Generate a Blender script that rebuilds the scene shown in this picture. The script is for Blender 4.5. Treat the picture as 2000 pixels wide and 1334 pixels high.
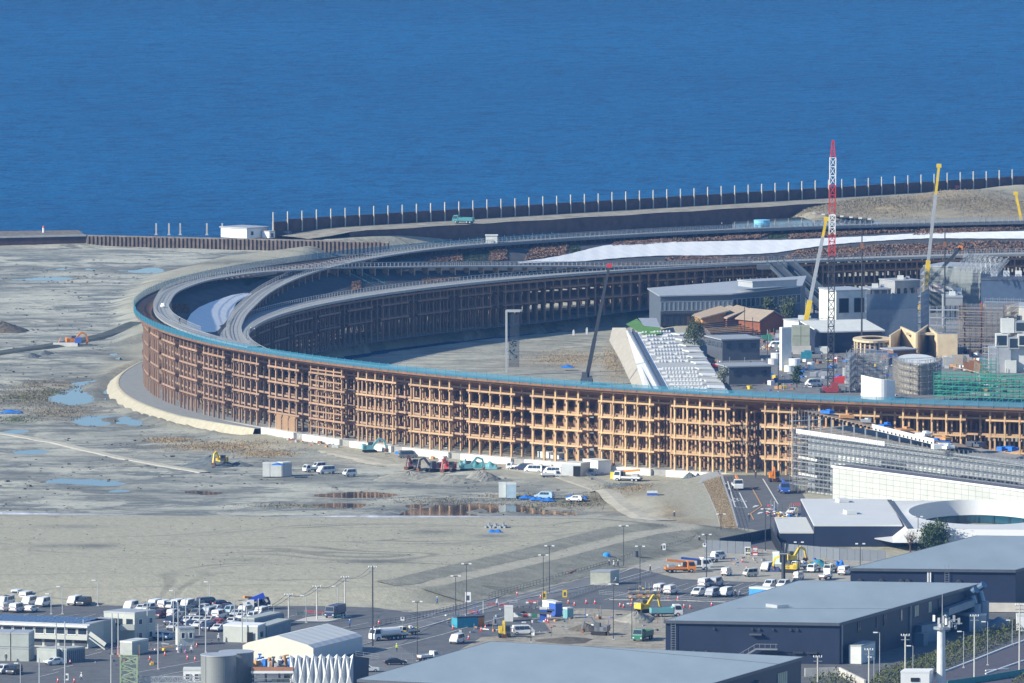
import bpy, bmesh, math, random
import numpy as np
from mathutils import Vector, Matrix
random.seed(7); rng = np.random.default_rng(7)
for _o in list(bpy.data.objects): bpy.data.objects.remove(_o)
scene = bpy.context.scene
R = math.radians
# ---------------------------------------------------------------- camera
CAM_H, FPX, PITCH = 255.5, 21616.0, 0.08122
RCX, RCY = 235.5, 3018.0                       # centre of the timber ring
camd = bpy.data.cameras.new('camera'); cam = bpy.data.objects.new('camera', camd)
scene.collection.objects.link(cam); scene.camera = cam
cam.location = (0, 0, CAM_H); cam.rotation_euler = (math.pi/2 - PITCH, 0, 0)
camd.sensor_fit = 'HORIZONTAL'; camd.sensor_width = 36; camd.lens = FPX/2000*36
camd.clip_start = 50; camd.clip_end = 120000
# ---------------------------------------------------------------- sky and sun
SUN_EL, SUN_BACK = 28.0, 24.0                  # elevation; degrees behind straight left
world = bpy.data.worlds.new('World'); scene.world = world; world.use_nodes = True
wn = world.node_tree.nodes; wl = world.node_tree.links
sky = wn.new('ShaderNodeTexSky'); sky.sky_type = 'NISHITA'; sky.sun_disc = False
sky.sun_elevation = R(SUN_EL); sky.sun_rotation = R(270 - SUN_BACK)
sky.air_density = 1.0; sky.dust_density = 0.15; sky.ozone_density = 5.0; sky.altitude = 50
wn['Background'].inputs[1].default_value = 0.11
wl.new(sky.outputs[0], wn['Background'].inputs[0])
sund = bpy.data.lights.new('sun', 'SUN'); sun = bpy.data.objects.new('sun', sund)
scene.collection.objects.link(sun)
sund.energy = 5.0; sund.angle = R(0.53); sund.color = (1.0, 0.935, 0.78)
_sd = Vector((-math.cos(R(SUN_BACK))*math.cos(R(SUN_EL)), -math.sin(R(SUN_BACK))*math.cos(R(SUN_EL)), math.sin(R(SUN_EL))))
sun.rotation_euler = (-_sd).to_track_quat('-Z', 'Y').to_euler(); sun.location = (-300, 2000, 600)
scene.view_settings.view_transform = 'Standard'; scene.view_settings.look = 'None'
scene.view_settings.exposure = 0.55; scene.view_settings.gamma = 1.0
scene.render.engine = 'CYCLES'
scene.cycles.use_denoising = True
scene.cycles.max_bounces = 6; scene.cycles.diffuse_bounces = 2; scene.cycles.glossy_bounces = 3
scene.cycles.transparent_max_bounces = 12; scene.cycles.volume_bounces = 0
# ---------------------------------------------------------------- helpers
COL = scene.collection
_c, _s = math.cos(PITCH), math.sin(PITCH)
def at(px, py, z=0.0):
    """where the line of sight through a photograph pixel meets the level z"""
    a = (px-1000)/FPX; b = (667-py)/FPX
    d = (a, _c+b*_s, -_s+b*_c); t = (z-CAM_H)/d[2]
    return (d[0]*t, d[1]*t, z)
def at_depth(px, py, y):
    a = (px-1000)/FPX; b = (667-py)/FPX
    t = y/(_c+b*_s); return (a*t, y, CAM_H+(-_s+b*_c)*t)
def sc_at(p): return FPX/(p[1]*_c-(p[2]-CAM_H)*_s)      # pixels per metre there
def hgt(px, y0, y1, z0=0.0):
    """height in metres of an upright standing at pixel row y0 reaching row y1"""
    p = at(px, y0, z0); return at_depth(px, y1, p[1])[2]-z0
_M = {}
def mat(name, col, rough=0.6, metal=0.0, var=0.12, scale=0.6, bump=0.0, bscale=4.0, spec=0.4, alpha=None, col2=None, streak=None):
    """a procedural surface: colour broken up by noise, optional relief"""
    if name in _M: return _M[name]
    m = bpy.data.materials.new(name); m.use_nodes = True; _M[name] = m
    nt = m.node_tree; N = nt.nodes; L = nt.links; b = N['Principled BSDF']
    b.inputs['Roughness'].default_value = rough; b.inputs['Metallic'].default_value = metal
    b.inputs['Specular IOR Level'].default_value = spec
    geo = N.new('ShaderNodeNewGeometry')
    vec = geo.outputs['Position']
    if streak:
        mp = N.new('ShaderNodeMapping'); mp.inputs['Scale'].default_value = streak
        L.new(vec, mp.inputs[0]); vec = mp.outputs[0]
    n = N.new('ShaderNodeTexNoise'); n.inputs['Scale'].default_value = scale; n.inputs['Detail'].default_value = 5
    n.inputs['Roughness'].default_value = 0.65
    L.new(vec, n.inputs['Vector'])
    mx = N.new('ShaderNodeMix'); mx.data_type = 'RGBA'
    c1 = tuple(max(0, v*(1-var)) for v in col); c2 = tuple(min(1, v*(1+var)) for v in (col2 or col))
    mx.inputs[6].default_value = (*c1, 1); mx.inputs[7].default_value = (*c2, 1)
    rmp = N.new('ShaderNodeMapRange'); rmp.inputs[1].default_value = 0.32; rmp.inputs[2].default_value = 0.68
    L.new(n.outputs[0], rmp.inputs[0]); L.new(rmp.outputs[0], mx.inputs[0])
    L.new(mx.outputs[2], b.inputs['Base Color'])
    if bump:
        n2 = N.new('ShaderNodeTexNoise'); n2.inputs['Scale'].default_value = bscale; n2.inputs['Detail'].default_value = 4
        L.new(geo.outputs['Position'], n2.inputs['Vector'])
        bp = N.new('ShaderNodeBump'); bp.inputs['Strength'].default_value = bump; bp.inputs['Distance'].default_value = 0.3
        L.new(n2.outputs[0], bp.inputs['Height']); L.new(bp.outputs[0], b.inputs['Normal'])
    if alpha is not None:
        b.inputs['Alpha'].default_value = alpha
    return m
class MB:
    """collects shapes into ONE mesh"""
    def __init__(s): s.v = []; s.f = []; s.m = []
    def add(s, vs, fs, mi=0):
        k = len(s.v); s.v += [tuple(p) for p in vs]; s.f += [tuple(i+k for i in f) for f in fs]; s.m += [mi]*len(fs); return s
    def box(s, c, d, rz=0.0, mi=0):
        """c: centre of the base; d: sizes"""
        x, y, z = c; a, b, h = d[0]/2, d[1]/2, d[2]; cs, sn = math.cos(rz), math.sin(rz)
        pts = [(x+u*cs-w*sn, y+u*sn+w*cs, z+q) for q in (0, h) for u, w in ((-a,-b),(a,-b),(a,b),(-a,b))]
        return s.add(pts, [(3,2,1,0),(4,5,6,7),(0,1,5,4),(1,2,6,5),(2,3,7,6),(3,0,4,7)], mi)
    def bar(s, p, q, w=0.1, h=None, mi=0):
        """a square bar from p to q"""
        p, q = Vector(p), Vector(q); h = h or w; d = (q-p)
        if d.length < 1e-6: return s
        d.normalize(); up = Vector((0,0,1)) if abs(d.z) < .98 else Vector((0,1,0))
        r = d.cross(up).normalized(); u = r.cross(d).normalized(); a = r*(w/2); b = u*(h/2)
        pts = [o+i for o in (p, q) for i in (-a-b, a-b, a+b, -a+b)]
        return s.add(pts, [(0,1,2,3),(7,6,5,4),(0,4,5,1),(1,5,6,2),(2,6,7,3),(3,7,4,0)], mi)
    def cyl(s, p, q, r, n=8, r2=None, cap=True, mi=0):
        p, q = Vector(p), Vector(q); d = (q-p).normalized(); r2 = r if r2 is None else r2
        up = Vector((0,0,1)) if abs(d.z) < .98 else Vector((0,1,0))
        a = d.cross(up).normalized(); b = a.cross(d).normalized()
        pts = [p+(a*math.cos(t)+b*math.sin(t))*r for t in [2*math.pi*i/n for i in range(n)]]
        pts += [q+(a*math.cos(t)+b*math.sin(t))*r2 for t in [2*math.pi*i/n for i in range(n)]]
        fs = [(i, n+i, n+(i+1)%n, (i+1)%n) for i in range(n)]
        if cap: fs += [tuple(range(n)), tuple(range(2*n-1, n-1, -1))]
        return s.add(pts, fs, mi)
    def prism(s, poly, z0, z1, mi=0, top=None):
        """upright prism over a plan outline (counter-clockwise); z0/z1 numbers or lists"""
        n = len(poly); A = z0 if isinstance(z0, (list, tuple)) else [z0]*n; B = z1 if isinstance(z1, (list, tuple)) else [z1]*n
        pts = [(x, y, A[i]) for i, (x, y) in enumerate(poly)]+[(x, y, B[i]) for i, (x, y) in enumerate(poly)]
        fs = [(i, (i+1)%n, n+(i+1)%n, n+i) for i in range(n)]
        s.add(pts, fs, mi); s.add(pts, [tuple(range(n-1, -1, -1))], mi); s.add(pts, [tuple(range(n, 2*n))], mi if top is None else top)
        return s
    def quad(s, a, b, c, d, mi=0): return s.add([a, b, c, d], [(0,1,2,3)], mi)
    def tri(s, a, b, c, mi=0): return s.add([a, b, c], [(0,1,2)], mi)
    def grid(s, P, mi=0, close=False):
        """P: rows of points"""
        n, m = len(P), len(P[0]); pts = [p for r in P for p in r]
        fs = [(i*m+j, i*m+(j+1)%m, (i+1)*m+(j+1)%m, (i+1)*m+j) for i in range(n-1) for j in range(m if close else m-1)]
        return s.add(pts, fs, mi)
    def mesh(s, name, mats, smooth=False):
        me = bpy.data.meshes.new(name); me.from_pydata(s.v, [], s.f)
        for x in (mats if isinstance(mats, (list, tuple)) else [mats]): me.materials.append(x)
        if any(s.m): me.polygons.foreach_set('material_index', s.m)
        if smooth: me.polygons.foreach_set('use_smooth', [True]*len(me.polygons))
        me.update(); return me
    def build(s, name, mats, parent=None, loc=None, smooth=False):
        o = bpy.data.objects.new(name, s.mesh(name, mats, smooth)); COL.objects.link(o)
        if parent: o.parent = parent
        if loc: o.location = loc
        return o
def tag(o, label=None, cat=None, group=None, kind=None):
    if label: o['label'] = label
    if cat: o['category'] = cat
    if group: o['group'] = group
    if kind: o['kind'] = kind
    return o
def thing(name, label, cat, loc=(0,0,0), rz=0.0, group=None):
    o = bpy.data.objects.new(name, None); COL.objects.link(o); o.location = loc; o.rotation_euler = (0,0,rz)
    o.empty_display_size = 1.0
    return tag(o, label, cat, group)
def link_mesh(name, me, parent, loc=(0,0,0), rot=(0,0,0), scale=None):
    o = bpy.data.objects.new(name, me); COL.objects.link(o); o.parent = parent; o.location = loc; o.rotation_euler = rot
    if scale: o.scale = scale
    return o
def copy_thing(root, loc, rz, label, mats=None, group=None):
    """a copy of a thing, its parts and sub-parts; mats: part name -> material for this copy"""
    def rec(o, parent):
        c = o.copy(); COL.objects.link(c); c.parent = parent
        k = o.name.split('.')[0]
        if mats and k in mats and c.type == 'MESH':
            c.material_slots[0].link = 'OBJECT'; c.material_slots[0].material = mats[k]
        for ch in o.children: rec(ch, c)
        return c
    c = rec(root, None); c.location = loc; c.rotation_euler = (0,0,rz); c['label'] = label
    if group: c['group'] = group
    return c
def poly_sheet(name, pts, z, m, kind='structure', parent=None):
    """a flat sheet over an outline given in photograph pixels at level z"""
    P = [at(x, y, z) for x, y in pts]
    me = bpy.data.meshes.new(name); bm = bmesh.new()
    f = bm.faces.new([bm.verts.new(p) for p in P]); bm.normal_update()
    if f.normal.z < 0: f.normal_flip()
    bmesh.ops.triangulate(bm, faces=[f]); bm.to_mesh(me); bm.free(); me.materials.append(m)
    o = bpy.data.objects.new(name, me); COL.objects.link(o)
    if parent: o.parent = parent
    else: tag(o, kind=kind)
    return o
def lines_px(mb, segs, z, w=0.14):
    """painted strips between pixel pairs"""
    for (a, b, c, d) in segs:
        p = Vector(at(a, b, z)); q = Vector(at(c, d, z)); t = (q-p).normalized(); n = Vector((-t.y, t.x, 0))*w/2
        mb.quad(p-n, q-n, q+n, p+n)
def lattice(mb, p, q, w0, w1=None, n=10, t=0.12, up=None):
    """a four-chord lattice boom between p and q"""
    p, q = Vector(p), Vector(q); w1 = w1 or w0; d = (q-p).normalized()
    u = Vector(up or (0,0,1)) if abs(d.z) < .9 else Vector((0,1,0))
    a = d.cross(u).normalized(); b = a.cross(d).normalized(); rows = []
    for i in range(n+1):
        k = i/n; o = p.lerp(q, k); w = (w0+(w1-w0)*k)/2
        rows.append([o+a*w+b*w, o-a*w+b*w, o-a*w-b*w, o+a*w-b*w])
    for j in range(4):
        mb.bar(rows[0][j], rows[-1][j], t)
    for i in range(n):
        for j in range(4):
            x, y = (j, (j+1)%4) if i%2 else ((j+1)%4, j)
            mb.bar(rows[i][x], rows[i+1][y], t*.7); mb.bar(rows[i+1][j], rows[i+1][(j+1)%4], t*.6)
    return mb
# ================================================================ THE SETTING
def sdf(X, Y, poly):
    """signed distance to a plan polygon, negative inside"""
    d = np.full(X.shape, 1e9); ins = np.zeros(X.shape, bool); n = len(poly)
    for i in range(n):
        ax, ay = poly[i]; bx, by = poly[(i+1)%n]; ex, ey = bx-ax, by-ay
        t = np.clip(((X-ax)*ex+(Y-ay)*ey)/(ex*ex+ey*ey+1e-9), 0, 1)
        d = np.minimum(d, np.hypot(X-ax-t*ex, Y-ay-t*ey))
        c = ((ay > Y) != (by > Y)) & (X < (bx-ax)*(Y-ay)/((by-ay) if by != ay else 1e-9)+ax)
        ins ^= c
    return np.where(ins, -d, d)
def PX(pts, z=0.0): return [at(x, y, z)[:2] for x, y in pts]
def sstep(a, b, x): t = np.clip((x-a)/(b-a), 0, 1); return t*t*(3-2*t)
_nz = np.random.default_rng(3).random((64, 64))
def vnoise(X, Y, s):
    """tiling value noise"""
    u, v = X/s, Y/s; i, j = np.floor(u).astype(int), np.floor(v).astype(int); f, g = u-i, v-j
    f, g = f*f*(3-2*f), g*g*(3-2*g); q = lambda a, b: _nz[a%64, b%64]
    return q(i,j)*(1-f)*(1-g)+q(i+1,j)*f*(1-g)+q(i,j+1)*(1-f)*g+q(i+1,j+1)*f*g
def fbm(X, Y, s): return sum(vnoise(X+17*k, Y-31*k, s/2**k)*.5**k for k in range(4))/1.875
WALL_A, WALL_B = at(165, 472, -1)[:2], at(560, 462, 0)[:2]    # sheet-pile wall on the left, then the sea wall
WALL_C = at(2060, 361, 2)[:2]
PLATEAU = PX([(-900,1128),(560,1131),(740,1133),(800,1124),(1000,1078),(1190,1031),(1262,1022),(1150,1012),(600,1014),(-900,1002)], 3)
LAGOON = PX([(-900,1008),(600,1022),(1160,1022),(1262,1032),(1288,1015),(1235,988),(1085,945),(960,928),(760,906),(560,872),(480,862),(330,835),(225,775),(200,735),(262,640),(240,600),(300,545),(420,512),(640,484),(560,474),(170,480),(-900,500)], -2)
POND = PX([(500,780),(492,690),(560,655),(700,632),(1000,612),(1190,606),(1215,640),(1200,665),(1228,720),(1240,770),(1240,900),(700,860)], -3)
BASIN = PX([(640,474),(700,469),(952,444),(1300,420),(1545,405),(1560,440),(1600,470),(900,560),(600,520)], 0)
RAMP_BANK = PX([(1318,945),(1395,925),(1440,1040),(1330,1038),(1300,1000)], -1)
def ground_z(X, Y):
    z = np.zeros(X.shape)
    r = np.hypot(X-RCX, Y-RCY); th = np.degrees(np.arctan2(Y-RCY, X-RCX))%360
    l = sdf(X, Y, LAGOON); l = np.where((r < 372) & (th > 148) & (th < 206.5), np.minimum(l, 347-r), l); z += -2.0*sstep(5, -6, l)
    r = np.hypot(X-RCX, Y-RCY); th = np.degrees(np.arctan2(Y-RCY, X-RCX))%360
    p = sdf(X, Y, POND); inner = (r < 312)
    z += np.where(inner, -4.0*sstep(18, 0, p), 0)
    low = sstep(128, 140, th)*(1-sstep(196, 206, th))            # the ring's feet stand lower here
    z += np.where((r > 302) & (r < 342), -1.7*low*np.where(r < 320, 1, .4)-z*low*0, 0)*1.0
    front = sstep(203, 209, th)*(1-sstep(235.6, 237.2, th))*sstep(331, 336, r)*sstep(2560, 2660, Y)     # haul road below the plinths
    z = np.where(r < 420, np.minimum(z, -1.6*front+np.where(front > 0, 0, 9)), z)
    apz = sstep(146, 150, th)*(1-sstep(206, 209.5, th))*sstep(322, 328, r)*(1-sstep(345, 349, r)); z = np.minimum(z, np.where(apz > .01, -2.4*apz, 9))
    basin = sdf(X, Y, BASIN); z += np.where(r > 341, -4.2*sstep(6, -6, basin), 0)
    d = sdf(X, Y, PLATEAU)
    prof = np.interp(d, [-40,-8,0,6,13,26,30], [3.2,3.1,3,2.3,2.2,.12,0])
    z = np.where(d < 30, np.maximum(z, prof), z)
    f = np.where(l < 0, fbm(X, Y, 46)-.5, 0)
    z += f*0.55*sstep(0, -20, l)
    z += (fbm(X+300, Y, 10)-.5)*np.where(l < -4, .42, .16)*np.where((l < 0) | (p < 0) | (d < 0), 1, .35)
    # hollows that hold water
    for (px, py, rx, ry, dep) in PUDDLES:
        c = at(px, py, -2); a = rx/sc_at(c); b = ry/(sc_at(c)*.092)
        q = ((X-c[0])/a)**2+((Y-c[1])/b)**2; z -= dep*np.exp(-q*1.1)*np.clip(4.2*fbm(X*2.0, Y*.9, 15)-1.5, 0, 1.5)*(l < 4)
    # mounds by the sea wall, far right
    for (px, py, rx, ry, h) in MOUNDS:
        c = at(px, py, 1); a = rx/sc_at(c); b = ry/(sc_at(c)*.075)
        q = ((X-c[0])/a)**2+((Y-c[1])/b)**2; z = np.maximum(z, z+h*np.exp(-q)*(.75+.5*fbm(X, Y, 14)))
    return z
PUDDLES = [(185,772,60,17,1.5),(228,820,60,9,1.3),(215,740,46,7,1.2),(240,700,40,5,1.0),(60,543,70,4,0.85),(120,524,90,3,0.68),(380,524,130,5,0.77),(300,527,90,5,0.68),(165,772,42,14,1.19),(215,818,50,8,1.02),(175,748,40,6,0.85),
    (60,880,30,5,0.51),(150,937,60,5,0.85),(205,943,40,4,0.68),(240,958,30,3,0.68),(875,992,110,9,1.10),(840,1011,150,9,1.19),(990,993,70,6,0.94),(1085,1000,60,4,0.68),(660,985,70,5,0.59),(40,925,40,5,0.51),
    (25,842,40,5,0.59),(200,690,60,4,0.34),(420,960,60,4,0.42),(560,935,80,4,0.42),(700,965,70,5,0.68)]
MOUNDS = [(1880,392,120,10,4.5),(1990,380,90,9,4),(1700,400,100,10,2.6),(1790,412,140,8,2.5),(1940,408,120,9,3),(1600,418,60,6,1.6)]
gx = np.arange(-330, 660.1, 2.5); gy = np.concatenate([np.arange(2060, 2700, 3.0), np.arange(2700, 3990, 4.0)])
GX, GY = np.meshgrid(gx, gy)
GZ = ground_z(GX, GY)
def lin(a, b, X): return a[1]+(b[1]-a[1])*(X-a[0])/(b[0]-a[0])
FAR = np.where(GX < WALL_B[0], lin(WALL_A, WALL_B, GX), lin(WALL_B, WALL_C, GX))-1.0
def ell(lst, z=-1.0):
    o = np.zeros(GX.shape)
    for (px, py, rx, ry, k) in lst:
        c = at(px, py, z); a = rx/sc_at(c); b = ry/(sc_at(c)*.088)
        q = ((GX-c[0])/a)**2+((GY-c[1])/b)**2; o = np.maximum(o, k*np.exp(-q*1.3))
    return np.clip(o, 0, 1)
dry_shore = ell([(1700,402,230,20,1),(1900,398,260,26,1),(1600,396,200,12,.9),(1800,388,260,16,.9),(2000,405,200,20,1)], 2.5)
dL, dP, dPl = sdf(GX, GY, LAGOON), sdf(GX, GY, POND), sdf(GX, GY, PLATEAU)
mud = np.maximum(sstep(6, -6, dL), .55*sstep(6, -6, dP))
slope = sstep(-1, .5, dPl)*(1-sstep(5, 7, dPl))+sstep(12.5, 14, dPl)*(1-sstep(25, 27.5, dPl))
slope *= sstep(-30, -5, GX)
dry = ell([(430,866,130,10,1),(520,880,60,6,.9),(330,853,60,6,.7),(1110,682,100,22,.95),(1200,690,34,40,.9),(1020,690,70,12,.6),(1235,965,60,14,.8),(1310,1010,36,26,1),(1345,1030,50,12,.9),(1190,990,70,12,.5),(1060,985,90,14,.35),
    (100,745,70,12,.55),(60,770,90,26,.5),(120,800,90,18,.45),(1120,978,60,10,.5),(250,900,80,6,.3)])
dry = np.maximum(dry, dry_shore)
green = ell([(45,772,60,10,.8),(100,762,50,8,.6),(30,815,60,8,.45),(1140,975,60,7,.35),(1215,950,40,6,.35),(1180,985,40,8,.3)])
wet = ell([(p[0], p[1], p[2]*1.4, p[3]*1.5, .9) for p in PUDDLES]+[(940,950,200,10,.7),(560,905,120,8,.6),(1040,945,120,8,.5),(240,970,120,10,.5),(1100,975,80,8,.4),(1060,905,40,5,.2)], -2)
wet = np.maximum(wet, .8*ell([(185,1068,60,5,1),(105,1068,60,4,.7),(740,1098,70,4,1),(850,1040,60,6,1),(960,1048,40,4,.9),(870,1064,60,3,.8),(470,1095,80,3,.6),(130,1030,80,4,.7)], 3))
pale = np.maximum(ell([(700,893,120,9,.8),(850,905,150,8,.6),(1080,915,120,8,.9),(1150,945,80,9,1),(1210,985,60,12,1),(1270,1010,50,14,.9),(1300,1040,50,10,.8),(150,880,160,4,.8),(60,862,60,3,.7)]), (sstep(6, 7.5, dPl)*(1-sstep(11.5, 13, dPl))+.7*sstep(26, 28, dPl)*(1-sstep(33, 36, dPl)))*sstep(-30, -5, GX))
ny, nx = GX.shape
me = bpy.data.meshes.new('ground')
idx = np.arange(ny*nx).reshape(ny, nx)
q = np.stack([idx[:-1,:-1], idx[:-1,1:], idx[1:,1:], idx[1:,:-1]], -1)
keep = (GY < FAR)[:-1,:-1]
q = q[keep].reshape(-1, 4)
me.vertices.add(ny*nx); me.vertices.foreach_set('co', np.stack([GX, GY, GZ], -1).astype(np.float32).ravel())
me.loops.add(q.size); me.loops.foreach_set('vertex_index', q.ravel().astype(np.int32))
me.polygons.add(len(q)); me.polygons.foreach_set('loop_start', np.arange(0, q.size, 4, dtype=np.int32)); me.polygons.foreach_set('loop_total', np.full(len(q), 4, dtype=np.int32))
me.polygons.foreach_set('use_smooth', np.ones(len(q), bool))
me.update(calc_edges=True); me.validate()
for nm, arr in (('mud', mud), ('dry', dry), ('green', green), ('wet', wet), ('pale', pale), ('bank', np.clip(slope, 0, 1))):
    a = me.attributes.new(nm, 'FLOAT', 'POINT'); a.data.foreach_set('value', arr.astype(np.float32).ravel())
ground = bpy.data.objects.new('ground', me); COL.objects.link(ground); tag(ground, kind='structure')

gm = bpy.data.materials.new('reclaimed_soil'); gm.use_nodes = True
def _nt(m): return m.node_tree.nodes, m.node_tree.links, m.node_tree.nodes['Principled BSDF']
N, L, B = _nt(gm)
_geo = N.new('ShaderNodeNewGeometry')
def noise(N, L, vec, scale, detail=5, rough=.6, sx=None, w=None):
    if sx:
        mp = N.new('ShaderNodeMapping'); mp.inputs['Scale'].default_value = sx; L.new(vec, mp.inputs[0]); vec = mp.outputs[0]
    n = N.new('ShaderNodeTexNoise'); n.inputs['Scale'].default_value = scale; n.inputs['Detail'].default_value = detail; n.inputs['Roughness'].default_value = rough
    if w is not None: n.inputs['Distortion'].default_value = w
    L.new(vec, n.inputs['Vector']); return n.outputs[0]
def ramp(N, L, s, a, b):
    r = N.new('ShaderNodeMapRange'); r.inputs[1].default_value = a; r.inputs[2].default_value = b; r.interpolation_type = 'SMOOTHSTEP'; L.new(s, r.inputs[0]); return r.outputs[0]
def mixc(N, L, f, a, b):
    m = N.new('ShaderNodeMix'); m.data_type = 'RGBA'
    for k, v in ((6, a), (7, b)):
        if isinstance(v, tuple): m.inputs[k].default_value = (*v, 1)
        else: L.new(v, m.inputs[k])
    if isinstance(f, float): m.inputs[0].default_value = f
    else: L.new(f, m.inputs[0])
    return m.outputs[2]
def mth(N, L, op, a, b):
    m = N.new('ShaderNodeMath'); m.operation = op; m.use_clamp = True
    for k, v in ((0, a), (1, b)):
        if isinstance(v, (int, float)): m.inputs[k].default_value = v
        else: L.new(v, m.inputs[k])
    return m.outputs[0]
def att(N, nm):
    a = N.new('ShaderNodeAttribute'); a.attribute_name = nm; return a.outputs['Fac']
P_ = _geo.outputs['Position']
n_big = noise(N, L, P_, .022, 6, .62, (.75,1,1), .4); n_mid = noise(N, L, P_, .085, 8, .74, (.6,1,1), .35); n_fin = noise(N, L, P_, .6, 5, .7); n_pat = noise(N, L, P_, .035, 5, .6, (.45,1,1))
sandc = mixc(N, L, ramp(N, L, n_fin, .3, .7), (.328,.315,.245), (.415,.398,.312))
sandc = mixc(N, L, mth(N, L, 'MULTIPLY', ramp(N, L, n_pat, .62, .75), .55), sandc, (.19,.19,.165))
mudc = mixc(N, L, ramp(N, L, n_mid, .43, .55), (.165,.180,.175), (.47,.47,.40))
mudc = mixc(N, L, mth(N, L, 'MULTIPLY', ramp(N, L, n_big, .45, .60), .62), mudc, (.195,.208,.195))
mudc = mixc(N, L, mth(N, L, 'MULTIPLY', ramp(N, L, noise(N, L, P_, .25, 6, .75, (.35,1,1)), .52, .62), .6), mudc, (.47,.47,.40))
mudc = mixc(N, L, mth(N, L, 'MULTIPLY', ramp(N, L, n_fin, .52, .70), .5), mudc, (.11,.115,.11))
sandc = mixc(N, L, mth(N, L, 'MULTIPLY', ramp(N, L, noise(N, L, P_, .45, 6, .78, (.5,1,1)), .58, .70), .45), sandc, (.20,.195,.155))
c = mixc(N, L, att(N, 'mud'), sandc, mudc)
def contour(s, sx, w, lvl=.5):
    v = noise(N, L, P_, s, 2, .45, sx); a = N.new('ShaderNodeMath'); a.operation = 'SUBTRACT'; a.inputs[1].default_value = lvl; L.new(v, a.inputs[0])
    b = N.new('ShaderNodeMath'); b.operation = 'ABSOLUTE'; L.new(a.outputs[0], b.inputs[0]); return ramp(N, L, b.outputs[0], w, w*.25)
trk = mth(N, L, 'ADD', mth(N, L, 'ADD', contour(.011, (.6,1,1), .006), contour(.017, (.5,1,1), .006, .45)), mth(N, L, 'ADD', contour(.011, (.6,1,1), .005, .515), contour(.03, (.35,1,1), .008, .56)))
c = mixc(N, L, mth(N, L, 'MULTIPLY', trk, mth(N, L, 'MULTIPLY', ramp(N, L, n_pat, .35, .6), .55)), c, (.135,.132,.115))
c = mixc(N, L, mth(N, L, 'MULTIPLY', att(N, 'wet'), ramp(N, L, n_mid, .25, .6)), c, (.105,.112,.110))
c = mixc(N, L, mth(N, L, 'MULTIPLY', att(N, 'bank'), .95), c, mixc(N, L, ramp(N, L, n_mid, .40, .62), (.150,.152,.124), (.235,.232,.190)))
c = mixc(N, L, mth(N, L, 'MULTIPLY', att(N, 'pale'), .8), c, mixc(N, L, ramp(N, L, n_fin, .3, .7), (.34,.32,.26), (.42,.40,.335)))
c = mixc(N, L, mth(N, L, 'MULTIPLY', att(N, 'dry'), ramp(N, L, n_fin, .28, .60)), c, mixc(N, L, ramp(N, L, n_mid, .3, .7), (.16,.125,.085), (.31,.225,.12)))
c = mixc(N, L, mth(N, L, 'MULTIPLY', att(N, 'green'), ramp(N, L, n_fin, .35, .6)), c, (.085,.10,.045))
L.new(c, B.inputs['Base Color']); B.inputs['Roughness'].default_value = .9; B.inputs['Specular IOR Level'].default_value = .15
bp = N.new('ShaderNodeBump'); bp.inputs['Strength'].default_value = .7; bp.inputs['Distance'].default_value = .5
L.new(mth(N, L, 'ADD', noise(N, L, P_, .35, 6, .7), mth(N, L, 'MULTIPLY', n_fin, .4)), bp.inputs['Height']); L.new(bp.outputs[0], B.inputs['Normal'])
me.materials.append(gm)
# ---- standing water on the drained lagoon bed and in the ring
wm = bpy.data.materials.new('still_water'); wm.use_nodes = True; N, L, B = _nt(wm)
B.inputs['Base Color'].default_value = (.05,.06,.065,1); B.inputs['Roughness'].default_value = .06; B.inputs['IOR'].default_value = 1.33; B.inputs['Specular IOR Level'].default_value = .5
g = N.new('ShaderNodeNewGeometry'); bp = N.new('ShaderNodeBump'); bp.inputs['Strength'].default_value = .03; bp.inputs['Distance'].default_value = .05
L.new(noise(N, L, g.outputs['Position'], 1.5, 3), bp.inputs['Height']); L.new(bp.outputs[0], B.inputs['Normal'])
MB().add([(*p, -2.30) for p in PX([(-900,1012),(1200,1012),(1262,1000),(1000,905),(500,860),(200,800),(255,640),(560,490),(-900,500)], -2.36)][::-1], [tuple(range(9))]).build('lagoon_water', wm)
tag(bpy.data.objects['lagoon_water'], kind='structure')
# ---- the sea
sm = bpy.data.materials.new('sea_water'); sm.use_nodes = True; N, L, B = _nt(sm)
g = N.new('ShaderNodeNewGeometry'); P_ = g.outputs['Position']
big = noise(N, L, P_, .0016, 4, .55, (.5,1,1)); mid = noise(N, L, P_, .02, 6, .7, (.6,1,1), .5)
c = mixc(N, L, ramp(N, L, big, .35, .65), (.001,.080,.222), (.002,.100,.268))
c = mixc(N, L, mth(N, L, 'MULTIPLY', ramp(N, L, mid, .5, .75), .35), c, (.001,.036,.125))
wv = noise(N, L, P_, .11, 5, .75, (1.1,1,1), .3)  # light and dark of the ripples are painted into the water colour
c = mixc(N, L, mth(N, L, 'MULTIPLY', ramp(N, L, wv, .46, .62), .62), c, (.001,.022,.085))
c = mixc(N, L, mth(N, L, 'MULTIPLY', ramp(N, L, noise(N, L, P_, .15, 5, .75, (1.3,1,1)), .54, .66), .45), c, (.005,.130,.325))
L.new(c, B.inputs['Base Color']); B.inputs['Roughness'].default_value = .35; B.inputs['IOR'].default_value = 1.33; B.inputs['Specular IOR Level'].default_value = .02
h = mth(N, L, 'ADD', mth(N, L, 'MULTIPLY', noise(N, L, P_, .11, 4, .65, (.55,1,1)), .6), mth(N, L, 'MULTIPLY', noise(N, L, P_, .5, 3, .6, (.6,1,1)), .4))
bp = N.new('ShaderNodeBump'); bp.inputs['Strength'].default_value = 1.0; bp.inputs['Distance'].default_value = 3.2
L.new(h, bp.inputs['Height']); L.new(bp.outputs[0], B.inputs['Normal'])
sea = MB(); sea.quad((-30000,1500,-5), (30000,1500,-5), (30000,70000,-5), (-30000,70000,-5)); tag(sea.build('sea', sm), kind='structure')

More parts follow.
